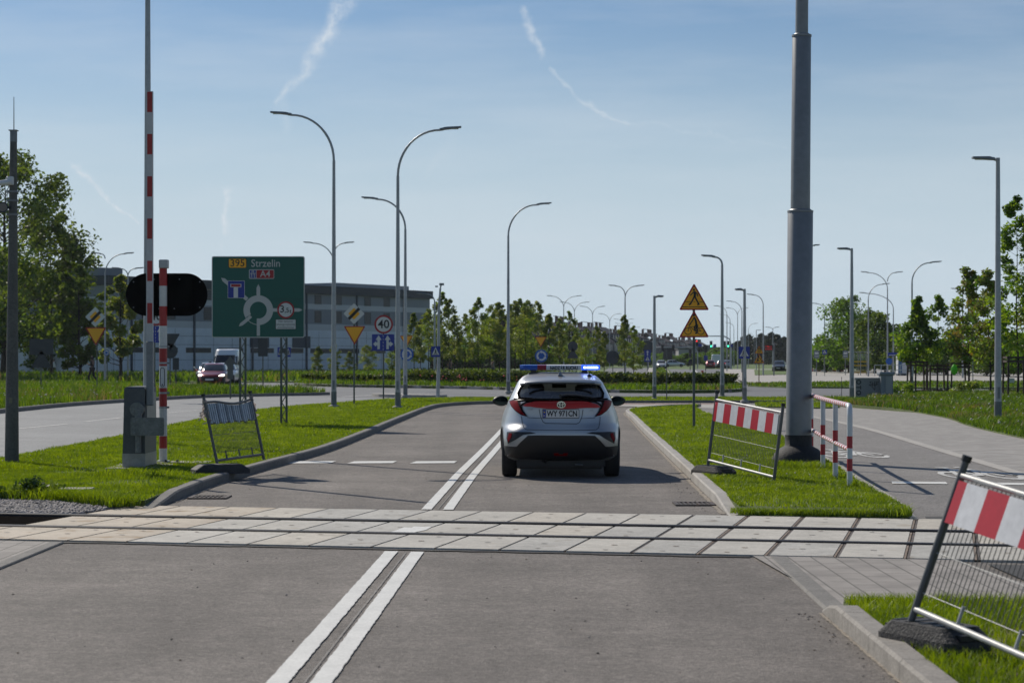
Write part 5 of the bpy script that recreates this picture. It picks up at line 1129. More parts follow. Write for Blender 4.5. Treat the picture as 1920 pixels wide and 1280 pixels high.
    for k in range(K):
        for j in range(6): fs.append((k * 6 + j, k * 6 + (j + 1) % 6, (k + 1) * 6 + (j + 1) % 6, (k + 1) * 6 + j)[::-1])
    fs += [tuple(range(6)), tuple(K * 6 + j for j in range(5, -1, -1))]
    sp.add(vs, fs, paint, M, True); so = sp.build('spoiler', t)
    bl = MB(); bl.box((0, .525, cz(291)), (1.0, .02, .014), M_TRIM, M); bl.build('brake_light', so)
    # black lip under the glass, red stripe, emblem
    LB_ = mat('lip_black', ()); q = MB(); vs, fs = [], []; K = 40
    for k in range(K + 1):
        f = 2 * k / K - 1; x = .715 * f; zb = cz(449 + 22 * abs(f) ** 3); pA = S.hit(x, zb - .012, 'rear', 0); pB = S.hit(x * .96, 1.150, 'rear', 0)
        vs += [pA + Vector((0, .01, 0)), pA + Vector((0, -.012, 0)), Vector((x, pA.y - .020, zb + .006)), Vector((x, (pA.y * .8 + pB.y * .2) - .012, zb + .024)), Vector((x * .98, (pA.y * .45 + pB.y * .55), (zb * .45 + pB.z * .55) + .010)), pB + Vector((0, .0, .010)), pB + Vector((0, .05, -.02))]
    for k in range(K):
        for j in range(6): fs.append((k * 7 + j, (k + 1) * 7 + j, (k + 1) * 7 + j + 1, k * 7 + j + 1))
    fs += [tuple(range(7)), tuple(K * 7 + j for j in range(6, -1, -1))]; q.add(vs, fs, LB_, M, True); q.build('lip', t)
    q = MB(); S.decal(q, RP([(400, 498), (430, 478), (500, 462), (620, 454), (750, 452), (880, 454), (1000, 464), (1080, 486), (1112, 508), (1085, 516), (990, 514), (870, 522), (750, 524), (630, 522), (520, 512), (470, 504), (420, 503)]), mat('stripe_red', (.52, .022, .012), .35), 'rear', .016, .03, .02, M); q.build('tailgate_stripe', t)
    e0 = S.hit(0, cz(484), 'rear', .0); E = M @ Matrix.Translation((0, e0.y - .048, cz(484))) @ Matrix.Rotation(R(90), 4, 'X')
    def oval(b, rx, ry, w, m, cx0=0, cy0=0, z=.0): b.stroke([(cx0 + rx * math.cos(2 * math.pi * k / 24), cy0 + ry * math.sin(2 * math.pi * k / 24)) for k in range(25)], w, z - .004, z, m, E)
    q = MB(); q.poly([(.064 * math.cos(2 * math.pi * k / 28), .052 * math.sin(2 * math.pi * k / 28)) for k in range(28)], -.03, -.006, M_TRIM, E); oval(q, .058, .045, .011, M_CHROME); oval(q, .022, .043, .009, M_CHROME, z=.001); oval(q, .045, .019, .009, M_CHROME, 0, .018, .002); q.build('emblem', t)
    # tail lights
    for s in (1, -1):
        fx = lambda P: [(cx(751 + s * (x - 751)), cz(y)) for x, y in P]
        q = MB(); S.decal(q, fx([(272, 462), (310, 446), (372, 444), (470, 452), (404, 482), (384, 502), (398, 540), (440, 596), (386, 584), (330, 546), (292, 505)]), M_TAILD, 'rear', .016, .03, .03, M)
        S.decal(q, fx([(278, 466), (312, 454), (350, 456), (368, 500), (392, 548), (428, 588), (388, 577), (334, 540), (297, 502)]), M_TAIL, 'rear', .020, .03, .006, M)
        S.decal(q, fx([(378, 452), (440, 456), (400, 476), (384, 486)]), mat('tail_light_clear', (.30, .30, .31), .1, coat=.5), 'rear', .020, .03, .006, M); q.build('tail_light', t)
        q = MB(); S.decal(q, fx([(252, 742), (300, 736), (470, 736), (520, 748), (440, 756), (400, 762), (330, 808), (262, 846), (248, 800)]), M_TRIM, 'rear', .008, .035, .012, M); ds = q.build('bumper_slot', t)
        q = MB(); S.decal(q, fx([(274, 748), (300, 752), (292, 790), (266, 834), (258, 800)]), M_TAIL, 'rear', .014, .03, .006, M); q.build('reflector', ds)
        q = MB(); S.decal(q, fx([(204, 872), (250, 868), (345, 872), (300, 930), (225, 972), (212, 920)]), mat('cladding_grey', (.03, .03, .032), .6), 'rear', .012, .035, .03, M); q.build('bumper_corner', t)
        q = MB(); S.line(q, fx([(240, 858), (330, 862), (440, 762)]), .022, paint, 'rear', .020, M); q.build('bumper_blade', t)
    q = MB(); S.decal(q, RP([(428, 766), (540, 764), (750, 766), (960, 766), (1070, 768), (1158, 872), (1215, 890), (1230, 960), (1120, 985), (750, 1000), (380, 985), (262, 965), (285, 885), (345, 868)]), M_TRIM, 'rear', .014, .045, .03, M); q.build('bumper_insert', t)
    q = MB(); S.decal(q, RP([(682, 926), (726, 926), (730, 938), (768, 938), (772, 926), (812, 926), (806, 948), (688, 948)]), M_TAIL, 'rear', .022, .03, .006, M); q.build('fog_light', t)
    # plate
    p0 = S.hit(0, cz(566), 'rear', 0); PM = M @ Matrix.Translation((cx(747), p0.y - .022, cz(567))) @ Matrix.Rotation(R(90), 4, 'X')
    q = MB(); q.poly(rrect2(.535, .132, .012), -.02, -.004, M_TRIM, PM); q.poly(rrect2(.520, .114, .010), -.004, 0, M_PLATE, PM); q.poly([(-.257, -.055), (-.214, -.055), (-.214, .055), (-.257, .055)], 0, .0015, S_B, PM, back=False)
    q.text('PL', .032, -.236, -.033, .003, M_PLATE, PM); q.poly(circ(.012, 12, -.236, .022), .0015, .0025, mat('plate_stars', (.5, .4, .05), .5), PM, back=False); q.text('WY 971CN', .112, .02, -.002, .003, S_K, PM, sx=.80, bold=.003); q.build('licence_plate', t)
    ga = mat('badge_grey', (.28, .29, .30), .3, metal=.8)
    q = MB()
    for tx, px, yy in (('HYBRID', 478, 529), ('C-HR', 1020, 537)):
        h = S.hit(cx(px), cz(yy), 'rear', .006); q.text(tx, .040, 0, 0, 0, ga, M @ Matrix.Translation(h) @ Matrix.Rotation(R(90), 4, 'X'))
    q.build('badge', t)
    # wiper
    q = MB(); w0 = S.hit(cx(745), cz(428), 'rear', .03); q.tube([S.hit(cx(x), cz(y), 'rear', .025) for x, y in ((1035, 432), (980, 424), (880, 412), (800, 410), (752, 418))], [.010, .016, .018, .016, .012], M_TRIM, 8, M=M); q.tube([w0 + Vector((0, -.01, .012)), w0 + Vector((.02, .02, .012))], .028, M_TRIM, 10, M=M); q.build('wiper', t)
    # door mirrors
    for s in (-1, 1):
        q = MB(); vs, fs = [], []; A = 9; Bn = 18; c0 = Vector((s * .905, 2.52, 1.075))
        for i in range(A + 1):
            v = math.pi * i / A
            for k in range(Bn):
                u = 2 * math.pi * k / Bn; vs.append(c0 + Vector((.125 * math.sin(v) * math.cos(u) * (1 + .15 * s * math.cos(u)), -.09 * math.cos(v) * (.55 if v < 1.57 else 1.1), .082 * math.sin(v) * math.sin(u))))
        fs = [(i * Bn + k, i * Bn + (k + 1) % Bn, (i + 1) * Bn + (k + 1) % Bn, (i + 1) * Bn + k) for i in range(A) for k in range(Bn)]; q.add(vs, fs, M_TRIM, M, True); q.tube([c0 + Vector((-s * .06, .02, -.03)), c0 + Vector((-s * .17, .03, -.05))], .03, M_TRIM, 8, M=M); mo = q.build('door_mirror', t)
        g = MB(); g.poly([(.105 * math.cos(2 * math.pi * k / 20), .066 * math.sin(2 * math.pi * k / 20)) for k in range(20)], -.01, 0, mat('mirror_glass', (.05, .06, .05), .08, metal=1.0), M @ Matrix.Translation(c0 + Vector((0, -.054, .0))) @ Matrix.Rotation(R(-s * 8), 4, 'Z') @ Matrix.Rotation(R(90), 4, 'X')); g.build('mirror_glass', mo)
    # roof: light bar, aerials
    yb, zb = 1.62, 1.60; lb = bpy.data.objects.new('light_bar', None); col.objects.link(lb); lb.parent = t; lb.location = M @ Vector((0, yb, zb)) - loc
    def bar(x0, x1, m, name, r=.045):
        q = MB(); vs = []; fs = []; K = 10; pr = [(-.12, -.035), (-.13, 0), (-.115, .036), (-.05, .048), (.05, .048), (.115, .036), (.13, 0), (.12, -.035)]
        for k in range(K + 1):
            f = k / K; x = x0 + (x1 - x0) * f; e = min(abs(x - (-.61)), abs(x - .61)); sc_ = min(1, .55 + (e / .05) * .45) if e < .05 else 1
            vs += [(x, yb + a * sc_, zb + c * (.7 + .3 * sc_)) for a, c in pr]
        n = len(pr); fs = [(k * n + j, (k + 1) * n + j, (k + 1) * n + (j + 1) % n, k * n + (j + 1) % n) for k in range(K) for j in range(n)] + [tuple(range(n)), tuple(K * n + j for j in range(n - 1, -1, -1))]; q.add(vs, fs, m, M); return q
    LBL = mat('beacon_blue', (.015, .085, .42), .18, coat=.5, var=[(18, .3)]); LBR = mat('beacon_red', (.30, .012, .02), .2, coat=.5); LBW = mat('beacon_white', (.70, .71, .72), .35)
    bar(-.61, -.342, LBL, '').build('blue_lens', lb); bar(-.340, -.206, LBR, '').build('red_lens', lb)
    q = bar(-.204, .326, LBW, ''); q.text('NADZÓR RUCHU', .066, .062, 0, 0, S_K, M @ Matrix.Translation((0, yb - .1315, zb - .004)) @ Matrix.Rotation(R(90), 4, 'X'), sx=.80, bold=.0026); q.build('display', lb)
    q = bar(.328, .61, mat('beacon_blue_lit', (.02, .10, .55), .2, coat=.5, emit=((.03, .12, 1.0), .9)), ''); lo = q.build('lit_lens', lb)
    q = MB(); q.box((.47, yb - .131, zb + .004), (.215, .008, .024), mat('beacon_flash', (.5, .6, 1), .3, emit=((.35, .5, 1.0), 14)), M); q.build('flash', lo)
    for x in (-.40, .38): q = MB(); q.box((x, yb, zb - .06), (.08, .16, .06), M_TRIM, M); q.box((x, yb, zb - .085), (.14, .2, .03), M_TRIM, M); q.build('foot', lb)
    q = MB(); f0 = S.hit(0, 1.16, 'top', 0); q.add([Vector((-.035, f0.y - .10, f0.z - .006)), Vector((.035, f0.y - .10, f0.z - .006)), Vector((.03, f0.y + .12, f0.z + .012)), Vector((-.03, f0.y + .12, f0.z + .012)), Vector((-.004, f0.y - .07, f0.z + .072)), Vector((.004, f0.y - .07, f0.z + .072))], [(0, 1, 5, 4), (1, 2, 5), (2, 3, 4, 5), (3, 0, 4), (3, 2, 1, 0)], mat('fin_grey', (.30, .31, .32), .35, metal=.5), M); q.build('fin_aerial', t)
    q = MB(); a0 = S.hit(.44, 1.12, 'top', 0); q.tube([a0, a0 + Vector((-.02, 0, .03))], [.035, .02], M_TRIM, 12, M=M); q.tube([a0 + Vector((-.01, 0, .02)), a0 + Vector((-.085, -.05, .28))], [.006, .004], mat('whip_white', (.6, .6, .6), .4), 6, M=M); q.tube([a0, a0 + Vector((.06, .03, .02))], .008, M_TRIM, 6, M=M); q.build('whip_aerial', t)
    for y, _ in WH:
        for s in (-1, 1):
            wheel(t, M, s * .756, y, .345, .225)
            q = MB(); ring = [(y + .392 * math.cos(R(a)), .345 + .392 * math.sin(R(a))) for a in range(-18, 199, 8)] + [(y + .365 * math.cos(R(a)), .345 + .365 * math.sin(R(a))) for a in range(198, -19, -8)]
            S.decal(q, ring, M_TRIM, 'left' if s < 0 else 'right', .005, .03, .03, M); q.build('arch_trim', t)
    # driver's yellow vest is seen through the rear window
    return t, M
car, CARM = hero()
def driver():
    loc = CARM @ Vector((-.36, 1.86, .72)); t = thing('person', 'person in a yellow vest at the wheel of the silver car', 'person', loc); M = CARM
    vest = mat('vest_yellow', (.42, .50, .03), .7); skin = mat('skin', (.34, .19, .13), .6); hair = mat('hair_dark', (.03, .022, .018), .7)
    b = MB(); b.lathe([(.13, 0), (.19, .1), (.21, .25), (.22, .36), (.17, .43), (.07, .46), (.055, .50), (.075, .54), (.095, .60), (.09, .67), (.055, .72), (.01, .735)], vest, (-.36, 1.88, .70), 18, M); o = b
    b.build('body', t); h = MB(); h.lathe([(.098, .0), (.102, .05), (.09, .11), (.05, .15), (.005, .162)], hair, (-.36, 1.875, 1.285), 16, M); h.build('hair', t)
    a = MB()
    for s in (-1, 1): a.tube([(-.36 + s * .2, 1.9, 1.06), (-.36 + s * .24, 2.08, .98), (-.36 + s * .13, 2.32, 1.03)], [.055, .045, .035], vest, 10, M=M)
    a.build('sleeves', t)
driver()

# ------------------------------------------------------------------ ordinary traffic
LV_HATCH = [(.22, .25, 4.0, .70, 4, 3.4), (.32, .08, 4.2, .82, 4.5, 3.2), (.5, .0, 4.3, .875, 4.5, 2.9), (.65, .02, 4.27, .88, 4.5, 2.9), (.76, .05, 4.1, .87, 4.2, 3), (.84, .08, 3.75, .855, 4, 3.2), (.90, .12, 3.35, .835, 4, 3.4), (.96, .2, 3.1, .80, 4, 3.6), (1.1, .36, 2.85, .74, 4, 4), (1.25, .55, 2.55, .67, 4, 4), (1.36, .75, 2.3, .61, 4, 4), (1.42, 1.0, 2.1, .54, 3.4, 3.4), (1.445, 1.3, 1.9, .36, 2.6, 2.6)]
LV_VAN = [(.25, .05, 5.3, .85, 6, 4), (.4, 0, 5.5, .96, 7, 4), (.7, 0, 5.55, .99, 7, 4), (.95, .01, 5.5, .99, 7, 4), (1.12, .02, 5.2, .985, 7, 4), (1.25, .03, 4.9, .98, 7, 4.5), (1.6, .04, 4.55, .96, 7, 5), (2.0, .06, 4.15, .92, 7, 5), (2.3, .09, 3.9, .88, 7, 5), (2.42, .14, 3.75, .84, 6, 5), (2.47, .3, 3.5, .74, 4, 4)]
def simple_car(label, cat, loc, heading, color, lv=LV_HATCH, van=False, lights=False, name='parked_car', metal=.35, group=None, brake=False):
    loc = Vector(loc); t = thing(name, label, cat, loc, group); rz = math.atan2(-heading[0], heading[1]); L_ = lv[2][2]; M = Matrix.Translation(loc) @ Matrix.Rotation(rz, 4, 'Z') @ Matrix.Translation((0, -L_ / 2, 0))
    p = mat('paint_' + '_'.join(f'{int(c * 100)}' for c in color), color, .3, metal=metal, coat=.6); S = Shell(lv, 34, 20)
    WH = ((.75, .32), (L_ - .85, .32))
    S.cut(lambda c: abs(c.x) > .5 and any((c.y - a) ** 2 + (c.z - b) ** 2 < .35 ** 2 for a, b in WH))
    MB().add(S.V, S.F, p, M, True).build('body', t); q = MB()
    for y, _ in WH: q.tube([(-.80, y, .34), (.80, y, .34)], .345, M_BLACK, 18, M=M)
    q.box((0, L_ / 2, .3), (1.3, L_ * .85, .1), M_BLACK, M); q.build('underbody', t)
    g = lambda P, v, nm, m=M_GLASSD: S.decal(MB(), P, m, v, .012, .08, .02, M).build(nm, t)
    if van:
        g([(-.78, 1.28), (.78, 1.28), (.70, 2.0), (-.70, 2.0)], 'front', 'windscreen'); g([(-.62, .55), (.62, .55), (.62, .92), (-.62, .92)], 'front', 'grille', M_TRIM); g([(-.9, .3), (.9, .3), (.9, .5), (-.9, .5)], 'front', 'bumper', M_TRIM)
        for v in ('left', 'right'): g([(3.5, 1.25), (4.6, 1.25), (4.1, 1.9), (3.5, 1.95)], v, 'side_window')
        hl = [(.66, .72), (.92, .75), (.9, 1.02), (.72, .95)]
    else:
        g([(-.66, .99), (.66, .99), (.55, 1.36), (-.55, 1.36)], 'front', 'windscreen'); g([(-.60, 1.02), (.60, 1.02), (.52, 1.33), (-.52, 1.33)], 'rear', 'rear_window'); g([(-.5, .36), (.5, .36), (.58, .60), (-.58, .60)], 'front', 'grille', M_TRIM); g([(-.6, .26), (.6, .26), (.7, .4), (-.7, .4)], 'rear', 'rear_bumper', M_TRIM)
        for v in ('left', 'right'): g([(1.75, .98), (2.8, .98), (2.35, 1.32), (1.78, 1.36)], v, 'side_window'); g([(.75, 1.0), (1.68, .98), (1.7, 1.36), (1.1, 1.33)], v, 'side_window')
        hl = [(.52, .66), (.78, .66), (.80, .76), (.60, .74)]
    for s in (-1, 1):
        mm = mat('headlight_lit', (.9, .9, .85), .2, emit=((1, .93, .8), 6)) if lights else M_HEADL
        g([(s * x, y) for x, y in hl], 'front', 'headlight', mm); g([(s * x, y) for x, y in ((.55, .82), (.80, .84), (.82, .98), (.6, .95))], 'rear', 'tail_light', mat('tail_lit', (.4, .01, .01), .2, emit=((1, .02, .02), .6)) if brake else M_TAIL)
        a = MB(); zm = 1.0 if not van else 1.35; ym = L_ * .63 if not van else 4.55; a.box((s * (.98 if not van else 1.13), ym, zm + .02), (.2, .1, .13 if not van else .3), p if not van else M_TRIM, M, bev=.02); a.tube([(s * .8, ym, zm - .02), (s * .98, ym, zm)], .03, M_TRIM, 6, M=M); a.build('door_mirror', t)
    a = MB(); pf = S.hit(0, .46 if not van else .6, 'front', .03); a.box((pf.x, pf.y, pf.z), (.5, .02, .11), M_PLATE, M); pr = S.hit(0, .62, 'rear', .03); a.box((pr.x, pr.y, .72), (.5, .02, .11), M_PLATE, M); a.build('number_plate', t)
    for y, _ in WH:
        for s in (-1, 1): wheel(t, M, s * .74, y, .32, .2)
    return t
hd = Vector((.02, -1.0))
q = G(395, 733); simple_car('dark red car with lit headlights entering from the roundabout', 'car', (PX(392, 122), 124, .006), hd, (.22, .006, .010), lights=True, name='red_car')
simple_car('white car half hidden behind the dark red car and the grey arrow marker', 'car', (PX(412, 132), 134, .006), hd, (.62, .63, .65), name='white_car', metal=0)
simple_car('pale grey car behind the dark red car, beside the white van', 'car', (PX(385, 150), 152, .006), (.02, -1), (.30, .34, .38), name='grey_car')
simple_car('white panel van queuing behind the cars before the grey hall', 'van', (PX(420, 152), 154, .006), (.02, -1), (.80, .81, .82), LV_VAN, True, True, 'panel_van', 0)
far = [('white car on the far left exit road, by the median grass', 1240, 330, (.6, .6, .6), (-.05, -1)), ('low white car crossing behind the median grass', 1265, 400, (.55, .56, .57), (1, -.1)),
       ('dark red car waiting at the far traffic lights', 1332, 345, (.25, .01, .012), (.1, 1)), ('black car waiting right of the dark red one at the lights', 1352, 352, (.02, .022, .025), (.1, 1)), ('silver car in the far right lane beside the black car', 1362, 356, (.45, .47, .5), (.1, 1)), ('dark car beside the thick mast, coming along the side street', 1461, 265, (.06, .065, .075), (-.2, -1))]
for lab, px, dd, c, h in far: simple_car(lab, 'car', (PX(px, dd), dd, .02), h, c, name='far_car', group='cars at the far junction', brake=h[1] > .5)
simple_car('white van ahead of the dark red car at the far lights', 'van', (PX(1343, 372), 372, .02), (.1, 1), (.6, .62, .64), LV_VAN, True, False, 'far_van', 0, 'cars at the far junction')
# ------------------------------------------------------------------ trees
nt_ = np.random.default_rng(11)
def leaves(name, C, r, n, size, mats, parent, squash=.8):
    """n leaf cards scattered in clumps of radius r round the points C."""
    C = np.asarray(C, float); idx = nt_.integers(0, len(C), n); rr = np.asarray(r, float)[idx] if hasattr(r, '__len__') else np.full(n, r)
    d = nt_.normal(size=(n, 3)); d /= np.linalg.norm(d, axis=1, keepdims=True); rad = rr * nt_.random(n) ** .45; P = C[idx] + d * rad[:, None] * np.array([1, 1, squash])
    a = nt_.normal(size=(n, 3)); a[:, 2] *= .7; a /= np.linalg.norm(a, axis=1, keepdims=True); b = np.cross(a, nt_.normal(size=(n, 3))); b /= np.linalg.norm(b, axis=1, keepdims=True)
    s = size * nt_.uniform(.55, 1.3, (n, 1)); V = np.stack([P - a * s, P - b * s * .55 + a * s * .1, P + a * s, P + b * s * .55 + a * s * .1], 1).reshape(-1, 3)
    key = (idx * 7919 % 97) / 97.0; mi = np.minimum(((.65 * key + .35 * nt_.random(n)) * len(mats)).astype(int), len(mats) - 1)
    me = mesh_np(name, V, np.arange(4 * n).reshape(-1, 4), mats, mi, 4); ob = bpy.data.objects.new(name, me); col.objects.link(ob)
    if parent is not None: ob.parent = parent
    return ob
def make_tree(name, label, loc, H, bare, R_, shape, n_cl, n_lf, size, mats, bark, seed, group=None, tr=.12, clr=.55, spindle=0.0, gap=.0):
    """Tapered trunk with limbs to every leaf clump; shape gives the crown radius over relative height."""
    r = random.Random(seed); t = thing(name, label, 'tree', loc, group); B = MB(); o = Vector(loc); tops = []
    lean = Vector((r.uniform(-.03, .03), r.uniform(-.03, .03), 0)) * H; ax = lambda z: o + lean * (z / H) ** 1.5 + Vector((.04 * H * .1 * math.sin(z * 1.3), 0, z))
    K = 9; zt = H * .93; B.tube([ax(zt * k / K) for k in range(K + 1)], [max(.012, tr * (1.25 if k == 0 else 1) * (1 - .93 * k / K)) for k in range(K + 1)], bark, 9)
    C, rad = [], []
    for i in range(n_cl):
        f = (i + r.random()) / n_cl; z = bare + (H - bare) * f; a = r.uniform(0, 6.283); q = R_ * shape(f) * math.sqrt(r.uniform(.18, 1.0)) * r.uniform(.75, 1.12)
        c = Vector((math.cos(a) * q, math.sin(a) * q, z)) + ax(z) - o - Vector((0, 0, z)); cr = clr * R_ * (.35 + .65 * shape(f)) * r.uniform(.6, 1.15)
        if r.random() < gap: continue
        C.append(tuple(c)); rad.append(cr); s = ax(max(bare * .8, z - q * r.uniform(.5, 1.1))); e = o + c; mid = s.lerp(e, .55) + Vector((0, 0, -.06 * q)); br = max(.008, tr * .34 * (1 - .7 * f)); B.tube([s, mid, e], [br, br * .6, br * .25], bark, 5, cap=False)
    if spindle:
        for i in range(9): z = H * (.97 + spindle * i / 9); C.append((lean.x + r.uniform(-.12, .12), lean.y + r.uniform(-.12, .12), z)); rad.append(.16 + .12 * (1 - i / 9))
        B.tube([ax(H * .9), ax(H) + Vector((0, 0, H * spindle))], [.02, .006], bark, 5)
    B.build('trunk', t); leaves('crown', C, rad, n_lf, size, mats, t); return t
oval_ = lambda f: max(.12, math.sin(math.pi * min(1, (f * .86 + .14))) ** .7)
cone_ = lambda f: max(.14, (1 - f) ** .6 * min(1, .45 + f * 3.2))
broad = lambda f: max(.2, (1 - (2 * f - .85) ** 2 * .55))
LY = [leaf_mat('leaf_fresh', (0.123, 0.201, 0.035), .3, .5, .45), leaf_mat('leaf_yellow', (.185, .24, .062), .3, .5, .5), leaf_mat('leaf_mid', (0.096, 0.166, 0.038), .3, .5, .45)]
LD = [leaf_mat('leaf_deep', (0.038, 0.081, 0.021), .35, .3, .4), leaf_mat('leaf_fresh', ()), leaf_mat('leaf_deep2', (0.063, 0.123, 0.025), .35, .3, .45)]
LDG = [leaf_mat('leaf_deep_warm', (.060, .105, .018), .35, .3, .5), leaf_mat('leaf_fresh', ()), leaf_mat('leaf_deep_bright', (.085, .14, .022), .35, .3, .5)]
LB = [leaf_mat('leaf_bright', (0.108, 0.236, 0.035), .3, .7, .5), leaf_mat('leaf_bright2', (0.175, 0.298, 0.044), .3, .7, .5), leaf_mat('leaf_deep_green', (0.056, 0.126, 0.026), .3, .7, .45)]  # fresh greens and a deeper one, mixed at random over the clumps
LO = [leaf_mat('leaf_olive', (0.149, 0.184, 0.044), .3, .5, .45), leaf_mat('leaf_brownish', (0.193, 0.175, 0.052), .3, .5, .45), leaf_mat('leaf_mid', ())]
LN = [leaf_mat('needle_dark', (.014, .030, .016), .3, .2, .2), leaf_mat('needle_dark2', (.022, .042, .018), .3, .2, .2)]
BARK = mat('bark', (.075, .06, .048), .9, var=[(4, .3), (30, .3)], bump=(20, .5)); BARKD = mat('bark_dark', (.035, .028, .024), .9, var=[(4, .3)], bump=(20, .5))
def Hof(top, d): return PZ(top, d)
# broad trees on the left
for i, (px, d, top, r_, bare, n_cl, n_lf, ms, lab) in enumerate(((8, 176, 296, 8.2, 3.2, 95, 17000, LDG, 'great broad tree behind the camera post, tallest of the left trees'), (96, 182, 405, 4.0, 3.5, 62, 8200, LDG, 'dense broad tree left of the yield sign, its crown lower than the great tree'), (-70, 150, 420, 6.0, 2.0, 70, 9000, LD, 'dark broad tree at the very left edge'),
        (150, 160, 500, 2.4, 1.2, 52, 5600, LDG, 'dark bushy tree right behind the yield sign on the left verge'), (226, 150, 520, 2.1, 1.5, 46, 5200, LY, 'light green slender tree between yield sign and crossing boom'), (100, 205, 560, 4.5, .5, 60, 7000, LD, 'low dark tree filling the shade behind the woman with the white wrap'))):
    make_tree('broad_tree', lab, (PX(px, d), d, 0), Hof(top, d), bare, r_, broad if r_ > 2.5 else oval_, n_cl, n_lf, .21 if d < 190 else .22, ms, BARKD, 40 + i, 'trees left of the level crossing', .34 if r_ > 4 else .14, .29, gap=.1)
# young trees in a row behind the roundabout hedge: four grown kinds, the rest are copies
row = [(776, 588, 172), (803, 582, 178), (829, 550, 205), (842, 562, 200), (976, 562, 215), (995, 566, 212), (958, 572, 208), (852, 592, 172), (872, 590, 180), (897, 560, 176), (919, 574, 185), (937, 568, 176), (966, 566, 190), (986, 570, 178), (1008, 566, 200), (1030, 590, 176), (1049, 598, 190), (1068, 585, 214), (1098, 618, 166), (1119, 612, 172), (1133, 622, 180), (1171, 592, 150), (1188, 612, 156), (788, 600, 200), (912, 590, 210), (1080, 625, 175)]
protos = []
for i, (px, top, d) in enumerate(sorted(row)):
    lab = f'slim young tree, {ORD[i]} rightward in the row behind the hedge'; H = Hof(top, d)
    if i < 4:
        o = make_tree('young_tree', lab, (PX(px, d), d, 0), 7.0, [2.0, 1.7, 1.9, 1.5][i], [1.25, 1.0, 1.5, 1.15][i], [cone_, oval_, oval_, oval_][i], 46, 3400, .105, [LY, [LY[1], LY[0]], [LY[0], LY[1], LB[1]], [LY[1], LY[0], LB[1]]][i], BARKD, 60 + i, 'young trees behind the roundabout hedge', .06, .44, gap=.06); o.scale = (H / 7.0,) * 3; protos.append(o)
    else: dup(protos[(i * 7 + i // 3) % 4], (PX(px, d), d, 0), rng.uniform(0, 6.28), (H / 7.0 * rng.uniform(.85, 1.2), H / 7.0 * rng.uniform(.85, 1.2), H / 7.0), lab)
for i, (px, top, d) in enumerate(((597, 650, 170), (626, 645, 176), (690, 648, 168), (734, 640, 174), (655, 660, 190))):
    dup(protos[i % 4], (PX(px, d), d, 0), rng.uniform(0, 6.28), (.62, .62, Hof(top, d) / 7.0), f'small sapling before the grey hall wall, {ORD[i]} rightward from the green sign' if i < 4 else 'smallest sapling, standing close to the hall wall behind the others')['group'] = 'saplings before the hall'
# leafy trees right of the mast
bush = []
for i, (px, d, top, r_, lab) in enumerate(((1592, 240, 558, 4.6, 'round leafy tree right of the thick mast, tallest behind the bus shelter'), (1640, 230, 588, 3.6, 'dark leafy tree behind the graffiti cabinet lamps'), (1548, 250, 640, 3.0, 'low leafy tree between the mast and the bus stop'), (1672, 236, 628, 3.4, 'broad bushy tree behind the portable toilet'))):
    bush.append(make_tree('leafy_tree', lab, (PX(px, d), d, 0), Hof(top, d), .8, r_, broad, 60, 6800, .19, [LB[2], LB[0], LY[2]] if i != 1 else LD, BARKD, 80 + i, 'leafy trees right of the mast', .16, .36, gap=.1))
for i, (px, d, top) in enumerate(((1615, 262, 610), (1700, 210, 640), (1735, 215, 648), (1775, 205, 640), (1815, 200, 645), (1850, 195, 638), (1890, 190, 640), (1930, 185, 630), (1575, 256, 628), (1660, 255, 632), (1530, 270, 655))):
    b_ = bush[i % 4]; hh = max(v.co.z for v in b_.children[1].data.vertices); k = Hof(top, d) / hh; dup(b_, (PX(px, d), d, 0), rng.uniform(0, 6.28), (k * 1.3, k * 1.3, k), f'bushy tree in the scrub behind the sidewalk field, {ORD[i]} of the file running rightward')['group'] = 'scrub trees behind the right field'
# staked young trees with their wooden frames
stk = [(1716, 97, 585, 1.35, .22, 'staked young tree with a bare leafy spindle, the one nearest the graffiti cabinet'), (1757, 99, 572, 1.05, .14, 'thin staked young tree with a spindle top, next after the one by the cabinet'), (1816, 95, 505, 1.35, .0, 'staked young tree with the green bag on its frame'), (1857, 92, 508, 1.5, .0, 'young tree with a full crown just left of the tall straight lamp'), (1908, 82, 372, 1.55, .0, 'tallest staked young tree, right of the tall straight lamp'), (1950, 84, 520, 1.5, .0, 'staked young tree cut by the right edge of the photo')]
for i, (px, d, top, r_, spn, lab) in enumerate(stk): make_tree('staked_tree', lab, (PX(px, d), d, .1), Hof(top, d) - .1, 1.55, r_, cone_ if i != 1 else oval_, 48 if i != 1 else 28, 4600 if i != 1 else 1700, .095, LB if i < 2 or i == 4 else [LB[0], LO[0], LB[1], LO[1]], BARKD, 110 + i, 'staked young trees along the sidewalk field', .05, .42, spn, .1)
M_STK = mat('stake_wood', (.06, .042, .032), .85, var=[(8, .3)])
def guard(px, d, wpx, hpx, lab):
    w = wpx * d / F_PX; h = PZ(hpx, d); x = PX(px, d); t = thing('tree_guard', lab, 'tree guard', (x, d, .1), 'wooden frames round the young trees')
    for sx in (-1, 1):
        for sy in (-1, 1): MB().tube([(x + sx * w / 2, d + sy * w / 2, .05), (x + sx * w / 2 * .93, d + sy * w / 2 * .93, h)], .042, M_STK, 8).build('post', t)
    for z in (h - .04, h - .20):
        for s in (-1, 1): MB().box((x, d + s * w * .49, z), (w * 1.1, .035, .085), M_STK).build('rail', t); MB().box((x + s * w * .49, d, z), (.035, w * .98, .085), M_STK).build('rail', t)
    b = MB()
    for s in (-1, 1): b.box((x, d + s * w * .7, .16), (w * 1.4, .05, .10), M_STK); b.box((x + s * w * .7, d, .16), (.05, w * 1.35, .10), M_STK)
    b.build('border_board', t)
